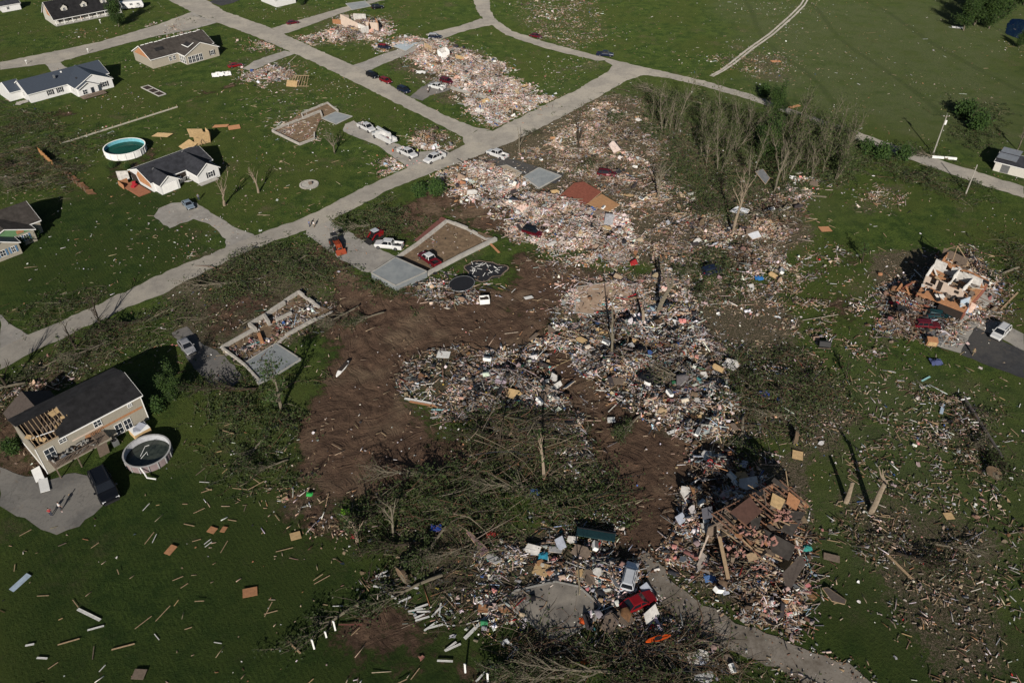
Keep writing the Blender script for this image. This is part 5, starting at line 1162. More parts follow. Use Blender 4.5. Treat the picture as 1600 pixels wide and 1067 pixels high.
q.bar((*b0, DZ2+1.8), (*tp, ZT), .12).bar((*b1, DZ2+1.4), (*tp, ZT), .12).bar((*b0, DZ2+1.8), (*b1, DZ2+1.4), .12).bar((*tp, ZT), (*mixp(j0,j1,.3), DZ2+2.2), .12)
for f in (.2,.4,.6,.8): e_ = mixp(b0, b1, f); q.bar((*e_, DZ2), (*e_, DZ2+2.2), .08)
q.build('gable_framing', M_LUM, t)
q = MB(); rr = random.Random(8)
for k in range(120):
    f, g_ = rr.random(), rr.random(); p = mixp(mixp(P4[0], P4[1], f), mixp(P4[3], P4[2], f), g_); a = rr.uniform(0, 360); q.box((*p, DZ2+.1+rr.random()*.8), (rr.uniform(.4, 2.2), rr.uniform(.1,.9), .06), rz=a, rx=rr.uniform(-30,30), ry=rr.uniform(-20,20), m=rr.randrange(5))
q.build('room_wreckage', [M_OSB, M_WALLW, M_DWOOD, M_LUM, M_BLKP], t)
q = MB()
for k in range(60):
    p = (rr.uniform(-4.5, 2.5), rr.uniform(-2, 8)); q.box((p[0], p[1], .4+rr.random()*1.4), (rr.uniform(1, 3.2), rr.uniform(.1,.7), .07), rz=rr.uniform(0,180), rx=rr.uniform(-40,40), ry=rr.uniform(-30,30), m=rr.randrange(3))
q.build('collapsed_porch', [M_BRICK, M_DWOOD, M_OSB], t)
q = MB(); p = at((1395,470), 0); q.box((p[0]+1.5, p[1]+4.0, 1.6), (2.2, .1, 2.4), rz=60, rx=25); q.build('tilted_brown_wall', M_BRICK, t)

# collapsed roof with bare rafters
t = empty('collapsed_roof', (*G(1190,850), 0), 0, 'large torn roof with bare red brown rafters and pink insulation on a deep debris heap', 'ruined house')
def W(px, z): x, y = G(*px, z); return (x - t.location.x, y - t.location.y, z)
A_, B_, C_, D_ = W((1218,750), 7.2), W((1262,788), 4.8), W((1200,880), 3.4), W((1112,802), 6.6)
vA, vB, vC, vD = map(Vector, (A_, B_, C_, D_))
q = MB(); n = 16
for k in range(n+1):
    if k in (9, 12, 14): continue
    f = k/n; a = vA.lerp(vD, f); b = vB.lerp(vC, f); b = a.lerp(b, 1 if k < 8 else (.45 + .5*((k*31) % 7)/7)); q.bar(a, b, .09, .2)
for k in range(4):
    f = k/3; q.bar(vA.lerp(vB, f) - Vector((0,0,.2)), vD.lerp(vC, f) - Vector((0,0,.2)), .1, .14)
q.build('rafters', mat('red brown rafters', (.16,.085,.055), .8, var=.35, vs=2), t)
q = MB()
for k in range(n):
    f = (k+.5)/n; a = vA.lerp(vD, f) - Vector((0,0,1.6)); b = vB.lerp(vC, f) - Vector((0,0,1.0)); q.bar(a, b, .1, .12)
    q.bar(vA.lerp(vD, f), vA.lerp(vD, f) - Vector((0,0,2.2)), .08)
q.build('ceiling_joists', M_DWOOD, t)
q = MB()
for f0, f1, hh in ((0,.3,1.0),(.3,.42,.7),(.42,.8,.95),(.8,1.0,.55)):
    p0, p1 = vA.lerp(vD, f0), vA.lerp(vD, f1); q.loft([(p0.x,p0.y,-.1),(p1.x,p1.y,-.1),(p1.x,p1.y,p1.z*hh-.3),(p0.x,p0.y,p0.z*hh-.3)], [(p0.x,p0.y+.2,-.1),(p1.x,p1.y+.2,-.1),(p1.x,p1.y+.2,p1.z*hh-.3),(p0.x,p0.y+.2,p0.z*hh-.3)])
q.build('added_shadow_wall', M_DWOOD, t)  # wall added beneath the ridge to cast a deep shadow
def quad(name, pts, m, th=.08):
    V_ = [Vector(p) for p in pts]; nrm_ = (V_[1]-V_[0]).cross(V_[2]-V_[0]).normalized() * th
    if nrm_.z < 0: nrm_ = -nrm_
    MB().loft(V_, [v + nrm_ for v in V_]).build(name, m, t)
quad('roof_decking', [W((1207,770),6.8), W((1227,781),6.4), W((1219,797),6.2), W((1203,788),6.7)], M_PLY)
quad('roof_decking', [W((1232,768),6.3), W((1250,782),5.4), W((1244,797),5.2), W((1228,786),5.9)], M_OSB)
quad('roof_decking', [W((1140,800),6.9), W((1172,776),7.2), W((1190,800),6.6), W((1166,820),6.3)], mat('dark red decking', (.095,.05,.038), .85, var=.3, vs=2))
quad('shingle_sheet', [W((1193,826),5.8), W((1242,852),4.2), W((1238,866),3.8), W((1232,876),3.6), W((1206,862),4.3)], M_RBRN)
quad('shingle_sheet', [W((1238,798),5.2), W((1258,800),4.8), W((1238,838),4.2), W((1220,828),4.8)], M_RBRN)
quad('shingle_sheet', [W((1222,895),3.4), W((1252,866),3.6), W((1258,880),3.0), W((1236,918),2.4), W((1226,914),2.5)], M_RBRN2)
quad('shingle_sheet', [W((1096,795),3.6), W((1113,790),3.8), W((1114,808),3.4), W((1098,812),3.2)], mat('grey metal sheet', (.13,.13,.15), .6))
quad('shingle_sheet', [W((1172,812),6.3), W((1190,806),6.3), W((1185,826),5.8), W((1174,824),5.8)], M_RBRN)
quad('roof_decking', [W((1150,818),5.0), W((1175,812),5.2), W((1165,838),4.3), W((1150,836),4.3)], M_BLKP)
for a, b, w__, m in (((1124,838),(1138,904),.5,M_LUM), ((1107,836),(1092,872),.2,M_PINKW), ((1148,822),(1206,852),.22,M_LUM), ((1180,858),(1222,876),.25,M_LUM), ((1130,800),(1165,782),.2,M_DWOOD),((1216,812),(1247,772),.14,M_LUM)):
    MB().bar(W(a, 4.4), W(b, 2.6), w__, .1, 0).build('loose_rafter', m, t)
q = MB(); rr = random.Random(31)
for k in range(260):
    f, g_ = rr.random(), rr.random() ** .8; p = vA.lerp(vD, f).lerp(vB.lerp(vC, f), g_) + Vector((rr.uniform(-1.5,1.5), rr.uniform(-1.5,1.5), rr.uniform(-1.6,.15)))
    kk = rr.random(); q.box(p, (rr.uniform(.8, 3.2), rr.uniform(.08,.16), .08) if kk < .6 else (rr.uniform(.5,1.6), rr.uniform(.4,1.1), .05), rz=rr.uniform(0,180) if kk > .3 else 140, rx=rr.uniform(-35,35), ry=rr.uniform(-25,25), m=rr.choice((0,0,1,2,3,3,4)))
q.build('broken_boards', [M_LUM, M_OSB, M_RBRN, M_DWOOD, M_BLKP], t)
q = MB(); rr = random.Random(12)
for c_, nn in (((1222,805),34), ((1170,828),16), ((1200,845),20), ((1150,860),22), ((1185,880),16), ((1232,862),10)):
    for k in range(nn):
        p = W((c_[0]+rr.uniform(-14,14), c_[1]+rr.uniform(-9,9)), rr.uniform(5.0,6.2) if c_[1] < 850 else rr.uniform(2.2,3.6)); s_ = rr.uniform(.15,.42); q.box(p, (s_*1.8, s_, s_*.5), rz=rr.uniform(0,180), rx=rr.uniform(-50,50), ry=rr.uniform(-50,50))
q.build('pink_insulation', mat('pink insulation', (.38,.20,.165), .95, var=.3, vs=3, bump=.3), t, bevel=.06)

def standing_walls(label, px, hd, segs, name='wrecked_house'):
    t = empty(name, (*G(*px), 0), hd, label, 'ruined house')
    for a, b, h0, h1, m in segs:
        a = local(t, a); b = local(t, b); n_ = Vector((b[0]-a[0], b[1]-a[1], 0)); n_ = Vector((-n_.y, n_.x, 0)).normalized() * .16
        A = [(a[0],a[1],-.1),(b[0],b[1],-.1),(b[0],b[1],h1),(a[0],a[1],h0)]; MB().loft(A, [(x+n_.x, y+n_.y, z) for x, y, z in A]).build('wall', m, t)
    return t
t = standing_walls('jagged cream and white interior walls left standing on pale rubble at the top', (540,45), 0,
 [((534,41),(560,48),4.2,2.6,M_PINKW), ((560,48),(572,54),2.6,2.8,M_WALLW), ((566,56),(577,52),2.6,2.6,M_WALLW), ((572,44),(592,52),2.2,3.6,M_PINKW), ((577,52),(579,40),2.6,2.8,M_OSB), ((592,52),(588,38),3.8,2.2,M_OSB), ((534,41),(546,33),4.2,2.2,M_PINKW), ((520,37),(536,40),1.5,2.0,M_OSB), ((553,32),(572,30),2.4,1.8,M_WALLW)])
MB().box((*local(t, (546,43)), 2.2), (.9,.5,1.4), rz=-30).build('window', M_DARKIN, t)
t = standing_walls('white tiled closet block standing alone in the rubble', (695,92), 0, [((684,92),(691,98),3.0,3.0,M_TRIM), ((691,98),(703,93),3.0,3.0,M_TRIM), ((703,93),(697,87),3.0,3.0,M_TRIM), ((697,87),(684,92),3.0,3.0,M_WALLW)], 'closet_block')
standing_walls('tan broken wall studs beside the white closet block', (672,85), 0, [((664,80),(675,84),2.8,2.4,M_LUM), ((675,84),(679,78),2.4,2.6,M_PINKW), ((664,80),(668,74),2.8,1.5,M_PINKW)], 'wall_remains')

def roof_sheet(label, pts, m, name='roof_panel', th=.15, ribs=0):
    """pts: (px,py,z) corners"""
    P = [(*G(p[0], p[1], p[2]), p[2]) for p in pts]; c = np.mean(np.array(P), 0); t = empty(name, (c[0], c[1], 0), 0, label, 'roof panel')
    V_ = [Vector((p[0]-c[0], p[1]-c[1], p[2])) for p in P]; MB().loft([v - Vector((0,0,th)) for v in V_], V_).build('shingles', m, t)
    q = MB()
    for i in range(len(V_)): q.bar(V_[i]-Vector((0,0,th/2)), V_[(i+1) % len(V_)]-Vector((0,0,th/2)), .1, .12)
    q.build('edge_board', M_LUM, t); return t
roof_sheet('large red brown roof section lying flat in the rubble', [(868,312,1.0),(897,286,1.3),(912,284,1.4),(940,300,1.5),(918,318,1.2),(902,328,.9),(890,318,1.0)], mat('red brown shingles', (.17,.060,.042), .9, var=.3, vs=1.5, spec=.1))
roof_sheet('tan plywood roof section next to the red brown roof', [(918,318,1.2),(940,303,1.5),(968,320,1.0),(952,330,.8),(930,324,1.0)], mat('tan roof decking', (.27,.15,.075), .85, var=.25, vs=1.5))
roof_sheet('small brown plywood sheet by the tan roof section', [(926,332,.6),(944,325,.8),(954,336,.5),(936,341,.4)], M_DWOOD)
roof_sheet('pale blue metal sheet draped below the bare tree stand', [(1180,268,1.6),(1192,264,2.2),(1203,278,1.2),(1196,288,.8)], M_STEEL)
roof_sheet('bent white metal roof sheet in the brush', [(1140,330,.9),(1152,322,1.4),(1172,328,1.2),(1164,339,.6)], mat('white metal', (.55,.57,.6), .5))
roof_sheet('pale grey metal sheet at the edge of the brush', [(1168,366,.8),(1184,360,1.0),(1190,370,.6),(1176,374,.5)], mat('white metal', (.5,.5,.5), .5))
roof_sheet('long mauve wall panel leaning by the fallen conifer', [(724,825,1.2),(734,830,1.6),(765,860,1.2),(752,869,.5),(745,852,.7)], mat('mauve panel', (.13,.085,.09), .8))
roof_sheet('brown board lying by the lower end of the gravel track', [(1128,1024,.5),(1139,1021,.6),(1157,1047,.3),(1145,1052,.3)], M_DWOOD)
roof_sheet('grey shingle sheet curled on the grass below the torn roof', [(1285,918,.2),(1293,917,.6),(1322,937,.3),(1320,943,.1),(1300,938,.2)], M_RBRN2)

# tipped roof truss and other yellow wood wreckage
def shack(label, px, hd, m, s=1.0, name='wrecked_shed', seed=1):
    t = empty(name, (*G(*px), 0), hd, label, 'wrecked shed'); rr = random.Random(seed)
    MB().box((0, 0, 1.3*s), (3.2*s, .1, 2.6*s), rx=12).build('wall', m, t); MB().box((1.6*s, 1.4*s, 1.1*s), (.1, 2.8*s, 2.2*s), ry=10).build('wall', m, t)
    MB().box((-.6*s, 1.2*s, 2.2*s), (3.0*s, 2.4*s, .1), rx=22, ry=14).build('roof', m, t); MB().box((-3.0*s, .4, .5*s), (2.8*s, 2.2*s, .08), rx=15, ry=-12, rz=20).build('fallen_panel', m, t)
    q = MB()
    for k in range(10): q.bar((rr.uniform(-2,2), rr.uniform(-1,2), .1), (rr.uniform(-2,2), rr.uniform(-1,2), rr.uniform(.5,2.4)*s), .1)
    q.build('studs', M_LUM, t)
shack('wrecked yellow plywood shed behind the pool house', (318,226), 35, M_PLY, 1.35, seed=2)
t = empty('roof_truss', (*G(468,134), 0), 0, 'tipped roof truss of orange lumber on the lawn by the side road', 'roof truss'); q = MB()
for k in range(7): q.bar((-3+k*.9, -.8, .1), (-1.6+k*.75, 1.8, 2.6), .1, .2)
q.bar((-3.4,-.8,.15), (3.2,-1.0,.15), .15).bar((-1.8,1.8,2.6), (3.2,1.6,2.6), .15); q.build('rafters', M_LUM, t); MB().box((-2.2, -.5, .8), (3.6, .08, 2.0), rx=-40, rz=-12).build('sheathing', M_PLY, t)

# wooden fence blown over beside the left brush heap
t = empty('wooden_fence', (*G(88,262), 0), hdg((88,262),(145,308)), 'leaning brown board fence behind the house at the left edge', 'fence'); Lf = math.dist(G(88,262), G(145,308)); q = MB()
for k in range(int(Lf/.3)): q.box((k*.3, .5+.1*math.sin(k), .25+.2*math.sin(k*.7)), (.27, 1.7, .05), rx=-15-8*math.sin(k*.35))
q.build('boards', mat('fence boards', (.24,.12,.065), .85, var=.35, vs=2), t); 
for k in range(int(Lf/2.4)): MB().box((k*2.4, -.3, .8), (.12, .12, 1.6)).build('post', M_DWOOD, t)
t = empty('wooden_fence', (*G(62,240), 0), hdg((62,240),(85,262)), 'dark upright fence section beside the grey brush heap', 'fence'); Lf = math.dist(G(62,240), G(85,262)); q = MB()
for k in range(int(Lf/.3)): q.box((k*.3, 0, .9), (.27, .05, 1.8), rx=6*math.sin(k))
q.build('boards', mat('orange fence boards', (.33,.17,.07), .85), t); MB().box((Lf/2, .06, 1.2), (Lf, .06, .1)).build('rail', M_DWOOD, t)
# low grey kerb line of the vegetable plot
t = empty('fence_line', (*G(95,226), 0), hdg((95,226),(278,168)), 'thin pale low fence running across the lawns above the pool', 'fence'); Lf = math.dist(G(95,226), G(278,168)); 
for k in range(int(Lf/2.5)+1): MB().box((k*2.5, 0, .45), (.1, .1, .9)).build('post', M_LUM, t)
MB().box((Lf/2, .08, .15), (Lf, .35, .3)).build('rail', mat('pale rail', (.36,.34,.28), .9), t)

# raised beds, fire ring, kayak, dumpster, box, etc.
t = empty('raised_bed', (*G(240,143), 0), -42, 'white framed raised garden bed in three bays on the lawn', 'raised bed'); q = MB()
for v in (-1.2, 1.2): q.box((0, v, .2), (11, .16, .3))
for u in (-5.4, -1.8, 1.8, 5.4): q.box((u, 0, .2), (.16, 2.24, .3))
q.build('frame', mat('weathered white board', (.40,.39,.36), .8, var=.4, vs=2), t); MB().box((0,0,.1), (10.6,2.1,.16)).build('soil', M_DARKIN, t)
t = empty('fire_pit', (*G(483,289), 0), 0, 'round stone edged fire pit bed on the lawn', 'fire pit'); q = MB()
for k in range(26): a = 6.283*k/26; q.box((2.2*math.cos(a), 2.2*math.sin(a), .1), (.5, .4, .3), rz=math.degrees(a)+90)
q.build('stone_ring', M_BLOCK, t); MB().prism([(2.1*math.cos(6.283*k/24), 2.1*math.sin(6.283*k/24)) for k in range(24)], -.1, .07).build('gravel_bed', M_CONC, t); MB().box((.3,.2,.4), (.9,.9,.6), rz=30).build('stones', M_DWOOD, t, bevel=.15)
t = empty('kayak', (*G(1026,1010), 1.7), 15, 'bright orange kayak on the branches at the bottom', 'kayak'); q = MB(); st = [(-1.7,.03,.32),(-1.2,.26,.30),(0,.40,.28),(1.2,.26,.30),(1.7,.03,.34)]
for a, b in zip(st[:-1], st[1:]): q.loft([(a[0],-a[1],a[2]),(a[0],-a[1]*.6,.06),(a[0],a[1]*.6,.06),(a[0],a[1],a[2])], [(b[0],-b[1],b[2]),(b[0],-b[1]*.6,.06),(b[0],b[1]*.6,.06),(b[0],b[1],b[2])])
q.build('hull', mat('orange plastic', (.62,.09,.012), .4), t); MB().prism([(.55*math.cos(6.283*k/16), .25*math.sin(6.283*k/16)) for k in range(16)], .28, .33).build('cockpit', M_BLKP, t)
t = empty('dumpster', (*G(930,845), 0), -12, 'dark teal upturned metal container with black open side above the rubble', 'container')
MB().box((0, 0, 1.6), (5.6, 2.0, .12), rx=-14).build('lid', mat('dark teal metal', (.015,.05,.055), .5), t); MB().box((0, .7, .8), (5.4, .1, 1.6)).box((-2.7, -.1, .75), (.1, 1.7, 1.4)).box((2.7, -.1, .75), (.1, 1.7, 1.4)).build('body', M_BLKP, t)
t = empty('upturned_cart', (*G(1287,543), 0), -8, 'square black cart tipped up on the grass left of the half standing house', 'cart')
MB().box((0, 0, .9), (2.2, .9, 1.1), rx=-25).build('box', M_BLKP, t, bevel=.08); MB().tube([(-1.0,.5,.3), (-1.0,.9,.3)], .35, 12).build('wheel', M_TYRE, t); MB().box((0,-.5,.2), (2.4,.1,.12)).build('frame', M_DWOOD, t)
t = empty('open_crate', (*G(757,472), 0), 8, 'open white box full of junk below the trampoline', 'crate'); q = MB()
for s in (-1, 1): q.box((0, s*.75, .55), (2.0, .1, 1.1)); q.box((s*.95, 0, .55), (.1, 1.4, 1.1))
q.build('body', M_TRIM, t); MB().box((0,0,.4), (1.8,1.4,.7)).box((.3,.2,.9), (.6,.4,.3), rz=30).build('junk', M_DARKIN, t)
t = empty('air_conditioner', (*L2G(bpy.data.objects['house.003'], 10.3, -1.7), 0), 47, 'square grey air conditioning unit beside the two storey house', 'air conditioner')
MB().box((0,0,.5), (1.0,1.0,1.0)).build('casing', M_STEEL, t, bevel=.05); MB().tube([(0,0,.99),(0,0,1.03)], .38, 16).build('fan_grille', M_BLKP, t)
t = empty('hot_tub', (*L2G(bpy.data.objects['house.003'], 14.4, -2.2), 0), 47, 'white hot tub with torn cover against the wall of the two storey house', 'hot tub')
MB().box((0,0,.5), (2.8,2.2,1.0)).build('shell', M_PLY, t, bevel=.05); MB().box((0,0,1.05), (2.7,2.1,.12)).build('rim', M_TRIM, t); MB().box((.2,.1,1.2), (1.6,1.3,.25), rz=25, rx=10).box((-.6,-.3,1.25),(1.0,.8,.3),rz=-20,ry=15).build('torn_cover', mat('grey vinyl', (.42,.44,.5), .6), t)
t = empty('tarpaulin', (*G(346,117), 0), 20, 'crumpled white tarpaulin next to the red car', 'tarpaulin'); g = np.random.default_rng(3)
xs_, ys_ = np.meshgrid(np.linspace(-3, 3, 16), np.linspace(-2, 2, 12)); zs_ = .1 + .9*np.abs(g.normal(0,.6,xs_.shape)) * np.exp(-(xs_**2/7+ys_**2/3)); V_ = np.stack([xs_.ravel()+g.normal(0,.08,192), ys_.ravel()+g.normal(0,.08,192), zs_.ravel()], 1)
i_ = (np.arange(15)[None, :] + 16*np.arange(11)[:, None]).ravel(); mesh_np('sheet', V_, [np.stack([i_, i_+1, i_+17, i_+16], 1)], M_TRIM, parent=t)
t = empty('culvert_pipe', (*G(1474,249), .3), -12, 'white pipe lying at the foot of the utility pole', 'pipe'); MB().tube([(-3,0,.1),(0,0,.1)], .35, 10).build('section', M_TRIM, t); MB().tube([(.2,.1,.1),(3.2,0,.1)], .35, 10).build('section', M_TRIM, t)
for px, lb, hd in (((55,768), 'pair of white garage door panels lying on the drive', -50),):
    t = empty('garage_door_panel', (*G(64,752), .05), -52, lb, 'door panel'); MB().box((-1.6,0,.25), (3.2,1.3,.08), rx=8).build('panel', M_TRIM, t); MB().box((1.5,.2,.3), (3.0,1.3,.08), rx=-8, rz=-6).build('panel', M_TRIM, t)
t = empty('brown_box_structure', (*G(1454,538), 0), -12, 'upturned brown cabinet at the corner of the dark slab', 'cabinet'); MB().box((0,0,.7), (1.9,1.3,1.3), rx=10).build('case', M_OSB, t, bevel=.03); MB().box((0,-.72,.6), (1.5,.05,1.0), rx=10).build('door', M_PLY, t)
t = empty('white_boat', (*G(536,578), 0), 68, 'narrow white hull fragment stuck in the mud', 'boat'); q = MB(); st = [(-2.2,.1,.4),(-1.2,.4,.5),(.6,.45,.5),(2.0,.15,.6)]
for a, b in zip(st[:-1], st[1:]): q.loft([(a[0],-a[1],a[2]),(a[0],-a[1]*.5,.05),(a[0],a[1]*.5,.05),(a[0],a[1],a[2])], [(b[0],-b[1],b[2]),(b[0],-b[1]*.5,.05),(b[0],b[1]*.5,.05),(b[0],b[1],b[2])])
q.build('hull', M_TRIM, t); MB().box((.3,0,.66), (2.6,.8,.06)).build('cockpit', M_DARKIN, t)

# utility poles
def pole(px, top, label, extra=True):
    g0 = G(*px); t = empty('utility_pole', (*g0, 0), 0, label, 'utility pole')
    # height from the photographed top (solve on the vertical through the foot)
    best = min(np.arange(2, 18, .1), key=lambda h: abs((533.5 - FPX*((g0[1])*_s+(h-H_CAM)*_c)/((g0[1])*_c-(h-H_CAM)*_s)) - top[1])); h = float(best)
    MB().tube([(0,0,-.1),(.05,0,h)], [.17,.11], 8).build('shaft', mat('grey pole wood', (.36,.34,.30), .85), t)
    if extra:
        MB().tube([(.35,0,h-2.6),(.35,0,h-1.5)], .28, 10).build('transformer', M_TRIM, t); MB().box((0,0,h-.4), (1.6,.12,.12)).build('cross_arm', M_DWOOD, t)
        for s in (-.7, .7): MB().tube([(s,0,h-.32),(s,0,h-.1)], .06, 6).build('insulator', M_TRIM, t)
    return t
pole((1458,241), (1469,180), 'tall grey utility pole with transformer on the far side of the right hand road')
pole((1509,303), (1521,258), 'short pale utility pole on the near side of the right hand road', False)
t = empty('felled_pole', (*G(1504,630), 0), -88, 'long dark felled utility pole lying in woody litter near the right edge', 'utility pole')
MB().tube([(0,0,1.1),(6,0,.8),(13,.1,.4)], [.26,.24,.18], 8).build('shaft', mat('dark pole wood', (.085,.075,.075), .85), t); MB().box((.2,0,1.2), (.14,1.8,.14), rz=12).build('cross_arm', M_TRIM, t); MB().box((5.5,-.6,.8), (.1,2.0,.1)).build('brace', M_TRIM, t)

# ------------------------------------------------------------------ trees
def grow(seed, h, r, nl=7, spread=.5, bl=1.0, depth=2, lean=(0,0), broken=False, low=.35, up=.6, sides=5):
    rr = random.Random(seed); trunk = MB(); lim = MB(); tips = []
    pts = [Vector((0,0,-.1))]; dv = Vector((lean[0], lean[1], 1)).normalized(); n = 6
    for i in range(n): dv = (dv + Vector((rr.uniform(-.08,.08), rr.uniform(-.08,.08), 0))).normalized(); pts.append(pts[-1] + dv * h/n)
    rad = [r*(1-.75*i/n)+.02 for i in range(n+1)]
    if broken: rad = [r*(1-.35*i/n) for i in range(n+1)]
    trunk.tube(pts, rad, 7)
    def branch(p, d, L, r_, dep):
        q = [p]; d = d.normalized(); k = 4
        for i in range(k): d = (d + Vector((rr.uniform(-.25,.25), rr.uniform(-.25,.25), rr.uniform(-.08,.25)))).normalized(); q.append(q[-1] + d*L/k)
        lim.tube(q, [r_*(1-.8*i/k)+.008 for i in range(k+1)], sides if dep == depth else 3)
        tips.extend(q[2:])
        if dep > 0:
            for j in range(3 if dep == depth else 2):
                f = rr.randint(1, k-1); branch(q[f], d + Vector((rr.uniform(-1,1), rr.uniform(-1,1), rr.uniform(-.2,.8))), L*rr.uniform(.4,.65), r_*.5, dep-1)
    for i in range(nl):
        f = rr.uniform(low, 1.0)*n; j = min(int(f), n-1); p = pts[j].lerp(pts[j+1], f-j); a = rr.uniform(0, 6.283)
        branch(p, Vector((math.cos(a)*spread, math.sin(a)*spread, up+rr.random()*.5)), h*rr.uniform(.25,.5)*bl, rad[j]*.55, depth)
    return trunk, lim, tips
def leaf_cloud(tips, n, sz, g, c0, c1, sp=.5):
    T = np.array([tuple(t_) for t_ in tips]); i = g.integers(0, len(T), n); Q = T[i] + g.normal(0, sp, (n, 3)); Q[:, 2] = np.maximum(Q[:, 2], .1)
    S = np.stack([g.uniform(.6,1.2,n)*sz, g.uniform(.5,.9,n)*sz, np.ones(n)], 1); M = rotz(g.uniform(0,6.28,n), g.normal(0,.7,n), g.normal(0,.7,n))
    V2 = np.array([(-.5,-.5,0),(.5,-.5,0),(.5,.5,0),(-.5,.5,0)])[None] * S[:, None, :]; V2 = np.einsum('nij,nkj->nki', M, V2) + Q[:, None, :]
    cl = (np.array(c0)[None] + (np.array(c1)-np.array(c0))[None] * (g.random((n,1))**1.4)) * (.75+.5*(i[:, None] * 7919 % 13)/13)
    return V2.reshape(-1, 3), np.arange(4*n).reshape(n, 4), cl
M_BARK = mat('grey bark', (.185,.162,.120), .9, var=.45, vs=3, bump=.3, spec=.1); M_BARKP = mat('stripped pale bark', (.28,.225,.165), .85, var=.4, vs=3, bump=.2, spec=.1); M_BARKD = mat('dark bark', (.060,.048,.036), .9, var=.4, vs=3, bump=.3, spec=.1)
def make_tree(name, px, label, group, seed, h, r, nl, bark, leaves=0, lsz=.3, c0=(.020,.042,.012), c1=(.06,.10,.028), lie=None, sp=.5, z=0, **kw):
    t = empty(name, (*G(*px), z), 0, label, 'tree', group); tr, lim, tips = grow(seed, h, r, nl, **kw)
    tr.build('trunk', bark, t, smooth=True); cr = lim.build('limbs', bark, t)
    if leaves:
        g = np.random.default_rng(seed); V_, F_, C_ = leaf_cloud(tips, leaves, lsz, g, c0, c1, sp); mesh_np('crown', V_, [F_], M_LEAF, C_, parent=t)
    if lie is not None: t.rotation_euler = (R(86), 0, R(lie))
    return t
def copy_tree(src, loc, rz, s=1.0, label=None, rx=None):
    c = src.copy(); COL.objects.link(c); c.location = loc; e_ = src.rotation_euler.copy(); c.rotation_euler = (e_.x if rx is None else rx, e_.y, rz); c.scale = (s,)*3
    if label: c['label'] = label
    for ch in src.children:
        d_ = ch.copy(); COL.objects.link(d_); d_.parent = c
        for g2 in ch.children: e2 = g2.copy(); COL.objects.link(e2); e2.parent = d_
    return c
